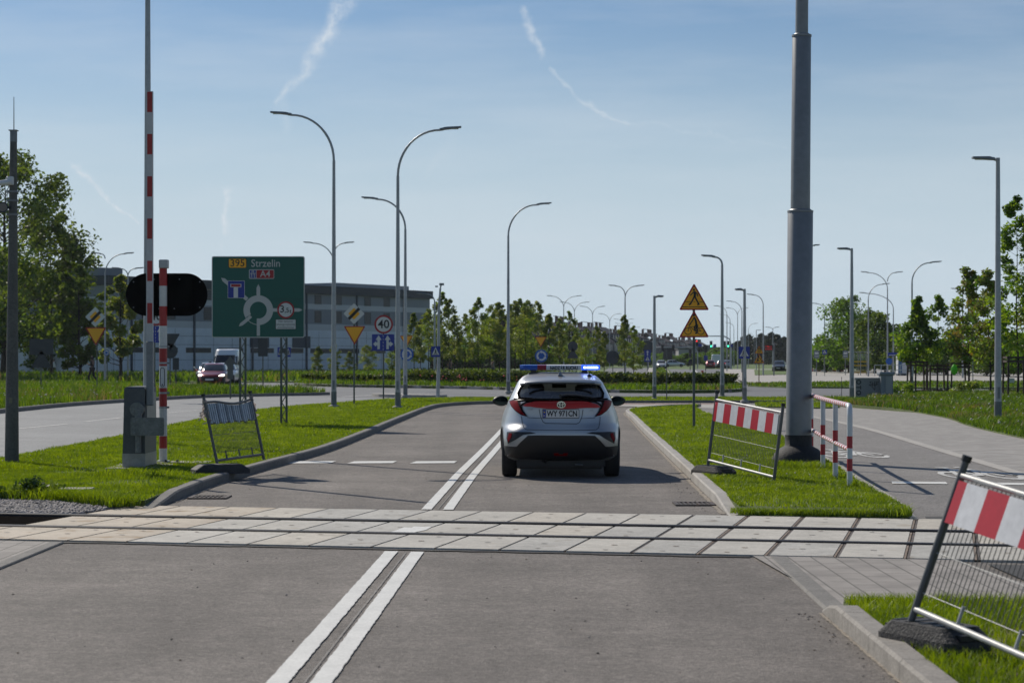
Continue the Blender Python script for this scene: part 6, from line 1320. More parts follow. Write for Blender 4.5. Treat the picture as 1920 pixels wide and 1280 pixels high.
for a in ((1720, 97, 32, 677, 'dark wooden frame round the tree nearest the graffiti cabinet'), (1757, 99, 34, 684, 'dark wooden frame round the thin spindle tree'), (1797, 95, 34, 680, 'dark wooden frame with the green bag hung on it'), (1905, 81, 40, 668, 'tall brown wooden frame right of the tall straight lamp')): guard(*a)
def green_bag():
    d = 94.2; c = (PX(1789, d), d, PZ(692, d)); b = MB(); b.lathe([(.01, .24), (.06, .22), (.15, .08), (.16, -.05), (.12, -.18), (.05, -.26), (.01, -.28)], leaf_mat('bag_green', (.10, .42, .02), .1, 3, .5, (.12, .45, .03)), c, 12); tag(b.build('watering_bag', origin=c), 'bright green bag hung on a wooden tree frame', 'bag')
green_bag()
for i, (px, d, s, ms) in enumerate(((1690, 86, .55, LB), (1810, 89, .6, [LY[1], LB[1]]), (1650, 88, .35, LB))):
    c = [(rng.uniform(-s, s), rng.uniform(-.3, .3), rng.uniform(.15, .55)) for _ in range(14)]; o = leaves('shrub', c, .22, 900, .06, ms, None); o.location = (PX(px, d), d, .1); tag(o, ['small green shrub beside the graffiti cabinet', 'yellowish shrub round the foot of the tree with the green bag', 'low green weed clump before the graffiti cabinet'][i], 'shrub', 'shrubs in the sidewalk field')
c = [(rng.uniform(-.35, .35), rng.uniform(-.2, .2), rng.uniform(.05, .2)) for _ in range(12)]; o = leaves('shrub', c, .12, 900, .035, LD, None); o.location = (G(55, 938).x, G(55, 938).y, .03); tag(o, 'dark weed clump at the gravel edge beside the left photo border', 'shrub')
# pines and woods on the horizon
pine = None
for i in range(26):
    px = [1382, 1392, 1405, 1416, 1428, 1437, 1447, 1458, 1470, 1481, 1492, 1506, 1520, 1300, 1312, 1322, 1345, 1356, 1366, 1375, 1288, 1398, 1422, 1442, 1464, 1333][i]; d = 560 + (i * 53) % 120; top = [640, 632, 628, 634, 626, 630, 624, 628, 632, 636, 640, 640, 645, 652, 650, 648, 655, 652, 648, 644, 652, 642, 640, 636, 640, 655][i]; H = Hof(top, d); lab = f'dark pine on the horizon beyond the far junction, {ORD[i]} planted'
    lab = 'dark pine on the far horizon beyond the junction lights, like its neighbours'
    if pine is None: pine = make_tree('pine_tree', lab, (PX(px, d), d, 0), 9, .5, 3.0, cone_, 44, 2600, .42, LN, BARKD, 130, 'pines on the far horizon', .2, .42); pine.scale = (H / 9,) * 3
    else: dup(pine, (PX(px, d), d, 0), rng.uniform(0, 6.28), (H / 9 * 1.1, H / 9 * 1.1, H / 9), lab)
for i, (px, d, top) in enumerate(((1345, 430, 652), (1365, 425, 660), (1330, 440, 662), (1100, 400, 667), (1160, 420, 668), (1205, 440, 668), (1250, 440, 660), (1290, 440, 664), (1050, 330, 658), (1020, 320, 655), (985, 310, 640), (945, 300, 645), (905, 300, 640), (860, 300, 645), (815, 300, 640), (1070, 360, 666), (1130, 380, 667), (1225, 450, 664))):
    b_ = bush[(0, 2, 3)[i % 3]]; hh = max(v.co.z for v in b_.children[1].data.vertices); k = Hof(top, d) / hh; dup(b_, (PX(px, d), d, 0), rng.uniform(0, 6.28), (k * 1.7, k * 1.7, k), f'bushy tree in the green belt below the hillside terraces, {ORD[i]} planted' if False else 'bushy tree in the green belt below the hillside terraces, like its neighbours')['group'] = 'bushy trees below the terraces'
# hedges on the roundabout
def hedge(pts, h, w, lab, n):
    P = [Vector((p[0], p[1], .16)) for p in smooth(pts, 8)]; c = []; o = P[0].copy()
    for a, b_ in zip(P, P[1:]):
        k = max(1, int((b_ - a).length / .3)); dd = (b_ - a).normalized(); nn = Vector((-dd.y, dd.x, 0))
        for j in range(k):
            for s in (-.5, 0, .5):
                for z in (.25, .6, .85): c.append(tuple(a.lerp(b_, j / k) + nn * w * s * .75 + Vector((0, 0, h * z * rng.uniform(.88, 1.08))) - o))
    ob = leaves('hedge', c, .30 * h, n, .085, [leaf_mat('hedge_leaf', (.034, .066, .014), .3, .8, .4), leaf_mat('hedge_tip', (.095, .145, .026), .3, .8, .45), leaf_mat('hedge_leaf', ())], None); ob.location = o; tag(ob, lab, 'hedge', 'clipped hedges on the roundabout')
hedge([(-13.4, 131.5), (-10.2, 127), (-7.5, 124.5)], .55, 1.2, 'clipped hedge on the roundabout seen between the green sign and the yield sign', 9000)
hedge([(-6.3, 124), (-3.2, 120.5), (.6, 114.5), (2.2, 113)], .85, 1.5, 'longest clipped hedge on the roundabout, behind the tall lamp left of the car', 16000)
hedge([(5.2, 112), (8.0, 109), (10.2, 108.6), (12.0, 110.5)], .75, 1.5, 'clipped hedge on the roundabout right of the silver car', 14000)
hedge([(2.2, 113.2), (3.6, 112.6), (5.2, 112.2)], .8, 1.3, 'short clipped hedge hidden behind the silver car roof', 5000)

# ------------------------------------------------------------------ the long grey hall
def hall():
    A = Vector((PX(200, 198.5), 198.5, 0)); Bp = Vector((PX(806, 245.6), 245.6, 0)); u = (Bp - A); Lh = u.length; u.normalize(); nrm = Vector((u.y, -u.x, 0)); dep = 40
    t = thing('hall', 'long grey industrial hall with pale bands and louvred windows', 'building', A)
    M = Matrix(((u.x, -nrm.x, 0, A.x), (u.y, -nrm.y, 0, A.y), (0, 0, 1, 0), (0, 0, 0, 1)))      # local x along the front, y into the building
    wl = mat('hall_white', (.62, .66, .71), .6, var=[(.2, .06), (2, .05)]); gr = mat('hall_grey', (.20, .225, .255), .6, var=[(.3, .08)]); dk = mat('hall_parapet', (.030, .040, .052), .6); wd = mat('hall_window', (.016, .022, .030), .35); pl = mat('hall_pilaster', (.05, .065, .085), .6); fr = mat('hall_frame', (.06, .075, .09), .5)
    W_ = MB()
    for z0, z1, m in ((0, 4.95, wl), (4.95, 5.65, mat('hall_band', (.46, .48, .50), .6)), (5.65, 7.35, gr), (7.35, 7.95, mat('hall_band', ())), (7.95, 9.1, gr)): W_.box((Lh / 2, dep / 2, (z0 + z1) / 2), (Lh, dep, z1 - z0), m, M)
    for z in (1.6, 3.2, 4.1): W_.box((Lh / 2, -.005, z), (Lh, .02, .03), fr, M)
    for k in range(int(Lh / 3)): W_.box((k * 3 + 1, -.004, 2.45), (.03, .02, 4.8), fr, M)
    W_.build('wall', t); MB().box((Lh / 2, dep / 2 - .15, 9.55), (Lh + .4, dep + .4, .95), dk, M).build('parapet', t)
    MB().box((Lh - 7.5, 9, 10.3), (14.5, 12, .75), mat('hall_upper', (.30, .32, .34), .6), M).build('roof_block', t); MB().box((1.6, 5, 10.4), (3.4, 8, .9), gr, M).build('roof_block', t)
    n = int(Lh / 9.4)
    for k in range(n + 1): MB().box((k * 9.4 + 3.5, -.07, 4.6), (.22, .14, 9.1), pl, M).build('pilaster', t)
    for x in [k * 9.4 + o for k in range(n) for o in (5.6, 9.4)]:
        if x > Lh - 1: continue
        for z in (8.45, 6.5):
            f = MB(); f.box((x, -.02, z), (1.15, .05, 1.35 if z < 7 else 1.05), wd, M); o = f.build('window', t); b = MB()
            for j in range(5): b.box((x, -.055, z - .5 + j * .24), (1.1, .03, .05), fr, M)
            b.box((x + .58, -.03, z), (.08, .06, 1.3 if z < 7 else 1.05), fr, M); b.build('louvre', o)
    for k in range(int(Lh / 5.2)): f = MB(); f.box((k * 5.2 + 3.2, -.02, 2.62), (3.9, .05, .52), wd, M); f.build('window', t)
    for x in (Lh * .55, Lh * .42): f = MB(); f.box((x, -.03, 3.6), (3.2, .06, 1.3), pl, M); f.build('gate', t)
hall()
# ------------------------------------------------------------------ terraces climbing the far hillside
def terraces():
    P0, P1 = Vector((PX(985, 420), 420, 0)), Vector((PX(1338, 860), 860, 0)); u = (P1 - P0); L_ = u.length; u.normalize(); nrm = Vector((u.y, -u.x, 0)); N_ = 20; first = None
    hm = kind(MB().add([tuple(P0 - u * 60 + nrm * 25), tuple(P1 + u * 80 + nrm * 25), tuple(P1 + u * 80 - nrm * 120 + Vector((0, 0, 3))), tuple(P0 - u * 60 - nrm * 120 + Vector((0, 0, 3)))], [(0, 1, 2, 3)], M_FARGRASS).build('hillside'), 'structure')
    wm = [mat('terrace_grey', (.085, .095, .12), .8, var=[(.4, .1)]), mat('terrace_pale', (.15, .155, .17), .8, var=[(.4, .1)])]; rf = [mat('roof_tile_red', (.060, .032, .029), .8, var=[(.6, .2)]), mat('roof_tile_brown', (.034, .028, .031), .8, var=[(.6, .2)])]; wd = mat('terrace_window', (.02, .025, .035), .3); ch = mat('chimney_brick', (.14, .07, .055), .85)
    rz = math.atan2(u.y, u.x)
    def make(i, lab, loc):
        r = random.Random(i); t = thing('terraced_house', lab, 'house', (0, 0, 0), 'terraced houses on the far hillside'); w, dp, hw, hr = 19.5, 10, 6.3, 9.4 + i * .35
        MB().box((0, -dp / 2, hw / 2), (w, dp, hw), wm[i % 2]).build('wall', t)
        ro = MB(); e = .5; vs = [(-w / 2 - .1, e, hw - .3), (w / 2 + .1, e, hw - .3), (w / 2 + .1, -dp / 2, hr), (-w / 2 - .1, -dp / 2, hr), (w / 2 + .1, -dp - e, hw - .3), (-w / 2 - .1, -dp - e, hw - .3)]
        vs += [(x, y, z - .25) for x, y, z in vs]; ro.add(vs, [(0, 1, 2, 3), (3, 2, 4, 5), (6, 9, 8, 7), (9, 11, 10, 8), (0, 6, 7, 1), (5, 4, 10, 11), (0, 3, 9, 6), (3, 5, 11, 9), (1, 7, 8, 2), (2, 8, 10, 4)], rf[(i + i // 3) % 2]); R_ = ro.build('roof', t)
        for x in (-6.5, -.3, 6.2): c = MB(); c.box((x, -dp / 2 - .8 + r.uniform(-.6, .6), hr + .35), (.9, .7, 1.5), ch); c.box((x, -dp / 2 - .8, hr + 1.15), (1.05, .85, .12), wm[0]); c.build('chimney', R_)
        for x in (-7, -2.4, 2.4, 7):
            g = MB(); g.box((x, -1.6, 7.0), (1.9, 2.2, 1.7), wm[(i + 1) % 2]); g.box((x, -1.55, 7.92), (2.2, 2.5, .14), rf[0]); g.box((x, -.48, 7.05), (1.2, .05, 1.0), wd); g.build('dormer', R_)
        for x in (-8, -5.4, -2.7, 0, 2.7, 5.4, 8):
            for z in (1.6, 4.6): g = MB(); g.box((x, .02, z), (1.25, .08, 1.5), wd); g.build('window', t)
        return t
    protos_ = []
    for i in range(N_):
        p = P0 + u * (L_ * (i + .5) / N_); lab = f'terraced house with tiled roof, {ORD[i]} up the hillside row from the young trees'
        if i < 3: o = make(i, lab, p); protos_.append(o)
        else: o = dup(protos_[(i * 5 + 1) % 3], label=lab)
        o.location = p; o.rotation_euler.z = rz + math.pi; o.scale = (1, 1, 1.12 - .012 * i + .05 * math.sin(i * 2.4))
terraces()
def far_blocks():
    t = None
    for i, (px, d, top, w, lab) in enumerate(((1395, 640, 655, 42, 'pale low block behind the far traffic lights'), (1318, 700, 652, 30, 'grey flat block at the end of the terraces'))):
        t = thing('apartment_block', lab, 'building', (PX(px, d), d, 0)); H = Hof(top, d); m = mat('block_pale', (.33, .34, .35), .8); MB().box((PX(px, d), d + 6, H / 2), (w, 12, H), m).build('wall', t); MB().box((PX(px, d), d + 6, H + .15), (w + .6, 12.6, .3), mat('block_roof', (.12, .12, .13), .8)).build('roof', t)
        for k in range(int(w / 3.5)):
            for z in (1.6, 4.2):
                if z < H - 1: MB().box((PX(px, d) - w / 2 + 1.8 + k * 3.5, d - .02, z), (1.5, .08, 1.4), mat('terrace_window', ())).build('window', t)
far_blocks()

# ------------------------------------------------------------------ street furniture far right
def cabinets():
    g = mat('cabinet_concrete', (.24, .245, .25), .75, var=[(1, .1), (12, .1)]); gw = mat('cabinet_plastic', (.20, .225, .25), .5, var=[(2, .06)]); d = 82
    t = thing('utility_cabinet', 'wide grey utility cabinet sprayed with black graffiti', 'cabinet', (PX(1629, d), d, .1)); x0, x1 = PX(1604, d), PX(1653, d); z1 = PZ(710, d)
    MB().box(((x0 + x1) / 2, d + .3, z1 / 2), (x1 - x0, .6, z1), g, bev=.015).build('body', t); MB().box(((x0 + x1) / 2, d + .3, z1 + .02), (x1 - x0 + .06, .66, .05), mat('cabinet_lid', (.30, .31, .31), .6)).build('lid', t)
    q = MB(); Mf = facing((0, d - .003, 0)); tx = lambda px, py: (PX(px, d), PZ(py, d))
    for k, c in enumerate('OTO'): cx_, cy_ = tx(1609.5, 716 + k * 10); q.text(c, .27, 0, 0, 0, S_K, Mf @ Matrix.Translation((cx_, cy_, .002)) @ Matrix.Rotation(R(-90), 4, 'Z'), bold=.012, sx=.9)
    q.poly(circ(.02, 8, *tx(1609, 740)), 0, .002, S_K, Mf, back=False); r = random.Random(5); bx, by = tx(1638, 722)
    for k, pts in enumerate(([(-.18, .12), (-.1, .16), (-.16, .02), (-.08, -.06)], [(-.06, .16), (-.04, -.1)], [(-.1, .05), (.06, .1)], [(.05, .17), (.02, -.02), (.12, .02), (.1, .16)], [(-.05, -.08), (.04, -.2), (.06, .0)], [(.1, .1), (.2, .14)], [(-.2, .0), (.18, .05)])): q.stroke([(bx + a, by + b_) for a, b_ in pts], .022, 0, .002 + k * .0006, S_K, Mf)
    q.build('graffiti', t)
    t = thing('utility_cabinet', 'narrow blue grey plastic cabinet with overhanging lid, beside the graffiti cabinet', 'cabinet', (PX(1664, d - .3), d - .3, .1)); d -= .3; x0, x1 = PX(1652, d), PX(1675, d); z1 = PZ(703, d)
    MB().box(((x0 + x1) / 2, d + .3, z1 / 2), (x1 - x0, .55, z1), gw, bev=.02).build('body', t); MB().box(((x0 + x1) / 2, d + .3, z1 + .06), (x1 - x0 + .14, .68, .13), gw, bev=.03).build('lid', t); MB().box(((x0 + x1) / 2 + .07, d - .006, z1 * .55), (.26, .012, z1 * .8), mat('cabinet_lid', ())).build('door', t)
cabinets()
def toilet():
    d = 200; x0, x1 = PX(1683, d), PX(1700, d); z1 = PZ(673, d) ; x = (x0 + x1) / 2; d0 = d; t = thing('portable_toilet', 'blue and white portable toilet behind the wooden tree frames', 'toilet', (x, d, .03)); wd = 1.05; zt = 2.25
    wh = mat('toilet_white', (.62, .64, .66), .45); bl = mat('toilet_blue', (.03, .12, .27), .45); dk = mat('toilet_dark', (.03, .05, .07), .6)
    b = MB(); b.box((x, d, .12), (wd, wd, .2), dk); b.build('skid', t); b = MB(); b.box((x, d, 1.15), (wd, wd, 1.9), wh, bev=.04); b.box((x - .30, d - wd / 2 - .006, 1.15), (.34, .02, 1.75), bl); b.build('body', t); b = MB(); b.box((x + .2, d - wd / 2 - .012, 1.12), (.52, .03, 1.75), wh); b.build('door', t); b = MB(); b.box((x, d, zt - .08), (wd + .06, wd + .06, .16), wh, bev=.06); b.build('roof', t)
toilet()
def shelter():
    d = 205; x0, x1 = PX(1598, d), PX(1629, d); t = thing('bus_shelter', 'glass bus shelter with yellow bench and rails', 'bus shelter', ((x0 + x1) / 2, d, .03)); m = mat('shelter_frame', (.25, .26, .27), .5, metal=.3); ye = mat('shelter_yellow', (.62, .40, .02), .5)
    for x in (x0, (x0 + x1) / 2, x1):
        for y in (d, d + 1.4): MB().box((x, y, 1.2), (.07, .07, 2.4), m).build('post', t)
    MB().box(((x0 + x1) / 2, d + .7, 2.43), (x1 - x0 + .3, 1.8, .09), m).build('roof', t)
    b = MB()
    for z in (.30, 1.02, 1.42): b.box(((x0 + x1) / 2, d + 1.3, z), (x1 - x0, .05, .12), ye)
    b.build('rail', t); MB().box(((x0 + x1) / 2, d + 1.0, .5), (x1 - x0 - .3, .35, .06), ye).build('bench', t); MB().box(((x0 + x1) / 2, d + 1.42, 1.3), (x1 - x0 - .1, .012, 1.9), M_GLASS).build('glass_wall', t)
shelter()
def bus_stop(px, d, top, lab):
    x = PX(px, d); t = thing('bus_stop_sign', lab, 'bus stop sign', (x, d, .03), 'bus stop signs'); post(t, x, d, PZ(top, d), .04, M_GALVD); b = MB(); M = facing((x, d - .06, PZ(top, d) - .45)); b.poly(rrect2(.55, .75, .03), -.012, 0, mat('stop_grey', (.16, .19, .22), .5), M, S_BACK); b.box((0, .12, .003), (.36, .2, .004), S_W, M); b.box((0, -.18, .003), (.40, .06, .004), S_W, M); b.build('sign_panel', t)
bus_stop(1531, 200, 656, 'grey bus stop sign just right of the thick mast'); bus_stop(1585, 205, 656, 'grey bus stop sign left of the glass shelter')
def street_names():
    d = 150; x = PX(1673, d); t = thing('street_name_sign', 'dark blue street name board by the long arm lamp', 'street name sign', (x, d, .03)); post(t, x, d, PZ(655, d), .035, M_GALVD); b = MB(); b.box((x, d - .05, PZ(664, d)), (.70, .03, .26), S_B); b.box((x, d - .066, PZ(665.5, d)), (.5, .003, .05), S_GW); b.build('board', t); b = MB(); b.poly(circ(.25, 20), -.01, 0, S_LB, facing((x - .25, d - .06, PZ(677, d)))); b.build('disc', t)
    d = 130; x = PX(1824, d); t = thing('street_name_sign', 'dark blue street name board under the staked trees', 'street name sign', (x, d, .03)); post(t, x, d, PZ(660, d), .03, M_GALVD); b = MB(); b.box((x, d - .05, PZ(665, d)), (.60, .03, .2), S_B); b.build('board', t)
street_names()
def matrix_board():
    d = 200; x = PX(1441, d); t = thing('matrix_board', 'black matrix board showing red figures on a grey post', 'display board', (x, d, .03)); post(t, x + W(10, d), d, PZ(643, d), .07, M_GALVD); b = MB(); M = facing((x, d - .1, PZ(652, d))); b.poly(rrect2(.86, .58, .03), -.15, 0, M_BLACK, M); m = mat('matrix_red', (.3, .01, .01), .5, emit=((1, .03, .01), .7)); 
    for i, row_ in enumerate(('1 504  3', '2 113  8')): b.text(row_, .19, -.03, .13 - .25 * i, .004, m, M)
    b.build('display', t)
matrix_board()
def traffic_lights():
    d = 330; m = M_GALV; t = thing('traffic_signal', 'mast arm with green signals over the far right lanes', 'traffic signal', (PX(1371, d), d, .03), 'signals at the far junction'); b = MB(); x = PX(1371, d); zt = PZ(630, d); b.tube([(x, d, 0), (x, d, zt - 1.6), (x - .25, d, zt - .5), (x - 1.2, d, zt), (PX(1322, d), d, zt)], [.14, .12, .11, .10, .07], m, 8); b.build('mast_arm', t)
    gm = mat('signal_green_lit', (.02, .4, .15), .3, emit=((.05, 1, .45), 5)); rm = mat('signal_red_lit', (.5, .02, .02), .3, emit=((1, .03, .03), 2.0))
    def head(t, px, py, lit): 
        h = MB(); c = (PX(px, d), d - .2, PZ(py, d)); h.box(c, (.42, .2, 1.05), M_BLACK)
        for j, z in enumerate((.33, 0, -.33)): h.tube([(c[0], c[1] - .10, c[2] + z), (c[0], c[1] - .13, c[2] + z)], .12, (rm if (lit == 'r' and j == 0) else gm if (lit == 'g' and j == 2) else mat('signal_dark', (.02, .02, .02), .4)), 10)
        h.build('signal_head', t)
    head(t, 1333, 645, 'g'); head(t, 1358.5, 645, ''); head(t, 1365, 645, 'g'); MB().box((PX(1340, d), d - .1, PZ(648, d)), (.5, .05, .5), S_B).build('lane_panel', t); MB().box((PX(1371.5, d), d - .2, PZ(648, d)), (.4, .05, .5), S_B).build('lane_panel', t)
    t = thing('traffic_signal', 'signal gantry with dark heads beyond the roundabout, left of the warning triangles', 'traffic signal', (PX(1222, d), d, .03), 'signals at the far junction'); b = MB(); zt = PZ(651, d); x = PX(1222, d); x2 = PX(1308, d); b.tube([(x - .6, d, 0), (x - .6, d, zt - 1), (x, d, zt), (x2 - .5, d, zt), (x2, d, zt - .8), (x2, d, 0)], .1, m, 8); b.build('gantry', t)
    for px in (1242, 1262): head(t, px, 652, '')
    head(t, 1306, 643, 'r'); MB().box((PX(1312.5, d), d - .1, PZ(647, d)), (.6, .05, .5), S_B).build('lane_panel', t); MB().box((PX(1252, d), d - .08, PZ(663, d)), (1.5, .08, 1.9), mat('gantry_panel', (.05, .045, .05), .6)).build('gantry_panel', t)
    for i, (px, top, dd) in enumerate(((1294, 655, 300), (1323, 648, 280))):
        t = thing('traffic_signal', ['low signal post left of the warning triangle post at the far junction', 'dark blue sign post on the far right exit road'][i], 'traffic signal', (PX(px, dd), dd, .03), 'signals at the far junction'); post(t, PX(px, dd), dd, PZ(top, dd), .06, M_DARKM); h = MB(); h.box((PX(px, dd), dd - .12, PZ(top + 6, dd)), (.4, .2, 1.0), M_BLACK); h.box((PX(px, dd), dd - .14, PZ(top + 23, dd)), (.55, .04, .7), S_B if i else M_BLACK); h.build('signal_head', t)
traffic_lights()
for i, (px, d, lab) in enumerate(((1374, 113, 'red and white bollard at the nose of the roundabout island'), (1317, 145, 'red bollard at the kerb of the far right exit road'))):
    x = PX(px, d); t = thing('bollard', lab, 'bollard', (x, d, .05), 'bollards at the roundabout'); b = MB()
    for k in range(5): b.tube([(x, d, .02 + k * .17), (x, d, .02 + (k + 1) * .17)], .085, M_RED if k % 2 == 0 else M_SWHITE, 12, cap=k == 4)
    b.build('post', t); b = MB(); b.tube([(x, d, .0), (x, d, .06)], .14, M_BLACK, 12); b.build('base', t)
for i in range(9):
    px = 1521 + i * 7.2; d = 262; x = PX(px, d); b = MB(); b.box((x, d, .25), (.46, .3, .45), M_RED if i % 2 == 0 else M_SWHITE, bev=.05); ob = b.build('road_block', origin=(x, d, 0)); tag(ob, 'red water barrier block in the file behind the bus stops' if i % 2 == 0 else 'white water barrier block in the file behind the bus stops', 'barrier', 'red and white barrier blocks behind the bus stops')
def bridge_rail():
    d = 196; x0, x1 = PX(1640, d), PX(1712, d); t = thing('guard_rail', 'pale pedestrian guard rail between the shelter and the toilet', 'railing', ((x0 + x1) / 2, d, .03)); m = mat('rail_pale', (.34, .40, .40), .5)
    for k in range(7): x = x0 + (x1 - x0) * k / 6; MB().tube([(x, d, 0), (x, d, 1.1)], .035, m, 8).build('post', t)
    for z in (1.1, .6): MB().tube([(x0, d, z), (x1, d, z)], .03, m, 8).build('rail', t)
bridge_rail()
def small_board():
    d = 88; x = PX(1896, d); t = thing('info_board', 'small white board on thin legs in the right field', 'board', (x, d, .1)); b = MB(); b.box((x, d, PZ(713, d)), (.28, .03, .2), mat('board_mint', (.5, .55, .52), .5)); b.build('panel', t)
    for s in (-.1, .1): MB().tube([(x + s * 1.4, d + .05, .1), (x + s, d, PZ(713, d))], .012, M_DARKM, 6).build('leg', t)
small_board()
post_thin = thing('marker_post', 'thin dark stake at the edge of the far grass by the straight lamp', 'stake', (PX(1578, 80), 80, .09)); MB().tube([(PX(1578, 80), 80, .05), (PX(1578, 80), 80, PZ(706, 80))], .012, M_DARKM, 6).build('stake', post_thin)
post2 = thing('marker_post', 'thin dark sign post on the grass strip left of the warning triangles', 'post', (PX(1250, 79), 79, .09)); MB().tube([(PX(1250, 79), 79, .05), (PX(1250, 79), 79, PZ(655, 79))], .02, M_POSTG, 8).build('pole', post2)

# ------------------------------------------------------------------ walkers
def person(lab, px, d, H, face, skin_c, parts_c, arms, stride=.25, z0=.0, wrap=None, hair_c=(.02, .015, .012), skirt=False):
    """One continuous body grown from a skeleton; clothes are its children."""
    x = PX(px, d); t = thing('person', lab, 'person', (x, d, z0), 'walkers'); h = H / 1.75; Rz = Matrix.Rotation(face, 4, 'Z')
    J = {'pel': (0, 0, .95), 'wst': (0, 0, 1.12), 'chs': (0, -.02, 1.32), 'nck': (0, -.01, 1.50), 'hd': (0, .02, 1.58), 'top': (0, .02, 1.72),
         'lh': (-.09, 0, .92), 'lk': (-.10, stride * .55, .50), 'la': (-.10, stride * .55 - .03, .09), 'lt': (-.10, stride * .55 + .13, .035), 'rh': (.09, 0, .92), 'rk': (.10, -stride * .15, .49), 'ra': (.10, -stride * .9, .11), 'rt': (.10, -stride * .9 + .13, .035),
         'ls': (-.18, -.01, 1.42), 'le': arms[0][0], 'lw': arms[0][1], 'rs': (.18, -.01, 1.42), 're': arms[1][0], 'rw': arms[1][1]}
    rad = {'pel': .125, 'wst': .115, 'chs': .14, 'nck': .055, 'hd': .09, 'top': .075, 'lh': .085, 'lk': .058, 'la': .042, 'lt': .035, 'rh': .085, 'rk': .058, 'ra': .042, 'rt': .035, 'ls': .065, 'le': .042, 'lw': .03, 'rs': .065, 're': .042, 'rw': .03}
    E_ = [('pel', 'wst'), ('wst', 'chs'), ('chs', 'nck'), ('nck', 'hd'), ('hd', 'top'), ('pel', 'lh'), ('lh', 'lk'), ('lk', 'la'), ('la', 'lt'), ('pel', 'rh'), ('rh', 'rk'), ('rk', 'ra'), ('ra', 'rt'), ('chs', 'ls'), ('ls', 'le'), ('le', 'lw'), ('chs', 'rs'), ('rs', 're'), ('re', 'rw')]
    def grow(keys, extra, name, m, parent, sub=2):
        ks = [k for k in J if k in keys]; me = bpy.data.meshes.new(name); me.from_pydata([tuple(Rz @ (Vector(J[k]) * h)) for k in ks], [(ks.index(a), ks.index(b)) for a, b in E_ if a in ks and b in ks], []); ob = bpy.data.objects.new(name, me); col.objects.link(ob)
        mod = ob.modifiers.new('s', 'SKIN'); sv = me.skin_vertices[0].data
        for i, k in enumerate(ks): q = (rad[k] + extra) * h; sv[i].radius = (q, q * (.8 if k in ('pel', 'wst', 'chs') else 1)); sv[i].use_root = i == 0
        s_ = ob.modifiers.new('d', 'SUBSURF'); s_.levels = sub; s_.render_levels = sub
        ev = ob.evaluated_get(bpy.context.evaluated_depsgraph_get()); nm = bpy.data.meshes.new_from_object(ev); ob.modifiers.clear(); ob.data = nm; bpy.data.meshes.remove(me); nm.materials.clear(); nm.materials.append(m)
        for p in nm.polygons: p.use_smooth = True
        ob.parent = parent; return ob
    sk = mat('skin_' + lab[:8].replace(' ', '_'), skin_c, .6); body = grow(set(J), 0, 'body', sk, t); top_m, leg_m = (mat(f'cloth_{int(c[0] * 999)}_{int(c[1] * 999)}_{int(c[2] * 999)}', c, .85, var=[(9, .15)]) for c in parts_c)
    grow({'wst', 'chs', 'ls', 'le', 'lw', 'rs', 're', 'rw', 'pel'} - (set() if parts_c[2:] else set()), .018, 'jacket', top_m, t); grow({'pel', 'lh', 'lk', 'la', 'rh', 'rk', 'ra'}, .016, 'trousers', leg_m, t)
    hb = MB(); hb.lathe([(.085 * h, 1.55 * h), (.108 * h, 1.62 * h), (.105 * h, 1.70 * h), (.075 * h, 1.755 * h), (.01, 1.775 * h)], mat('hair_%d' % int(hair_c[0] * 999), hair_c, .8), (x, d - .0, z0), 14, None); hb.v = [Vector((x, d, 0)) + Rz @ (v - Vector((x, d, 0)) + Vector((0, -.015, 0))) for v in hb.v]; hb.build('hair', t)
    fc = MB(); F = Matrix.Translation((x, d, z0)) @ Rz
    for s in (-1, 1): fc.lathe([(.001, -.008), (.012, 0), (.001, .008)], M_BLACK, (s * .034 * h, .108 * h, 1.625 * h), 8, F)
    fc.add([(-.014 * h, .105 * h, 1.585 * h), (.014 * h, .105 * h, 1.585 * h), (0, .128 * h, 1.59 * h), (0, .108 * h, 1.63 * h)], [(0, 1, 2), (1, 3, 2), (3, 0, 2)], sk, F); fc.build('face', t)
    for s, kx in ((-1, 'lw'), (1, 'rw')):
        hd_ = MB(); w_ = Vector(J[kx]) * h; el = Vector(J['le' if s < 0 else 're']) * h; dr = (w_ - el).normalized(); sd = dr.cross(Vector((0, 1, 0))); sd = sd.normalized() if sd.length > .1 else Vector((1, 0, 0)); hd_.tube([w_ - dr * .01, w_ + dr * .05 * h, w_ + dr * .09 * h], [.026 * h, .034 * h, .03 * h], sk, 8, F)
        for q in range(4): b0 = w_ + dr * .085 * h + sd * (q - 1.5) * .017 * h; ln = (.07, .08, .075, .058)[q] * h; hd_.tube([b0, b0 + dr * ln * .5, b0 + dr * ln + dr.cross(sd) * .02 * h], [.009 * h, .008 * h, .006 * h], sk, 6, F)
        b0 = w_ + dr * .03 * h + sd * .03 * h; hd_.tube([b0, b0 + dr * .03 * h + sd * .022 * h, b0 + dr * .06 * h + sd * .026 * h], [.011 * h, .009 * h, .007 * h], sk, 6, F); hd_.build('hand', t)
    if wrap is not None:
        wb = MB(); pr = [(.06, 1.50, 0), (.19, 1.44, 0), (.24, 1.28, 0), (.27, 1.10, 0), (.30, .92, 0)]; n = 18; vs = []
        for r_, z, _ in pr:
            for k in range(n): a = R(-60 + 240 * k / (n - 1)); rr = r_ * (1 + .06 * math.sin(k * 2.1)); vs.append(F @ (Vector((rr * math.cos(a), rr * math.sin(a) * .75 - .02, z)) * h))
        wb.add(vs, [(i * n + k, i * n + k + 1, (i + 1) * n + k + 1, (i + 1) * n + k) for i in range(len(pr) - 1) for k in range(n - 1)], mat('wrap_white', wrap, .85), None, True); wb.build('shawl', t)
    return t
down = lambda s: ((s * .22, -.03, 1.14), (s * .22, .06, .90)); bent = lambda s: ((s * .22, .0, 1.15), (s * .08, .24, 1.22))
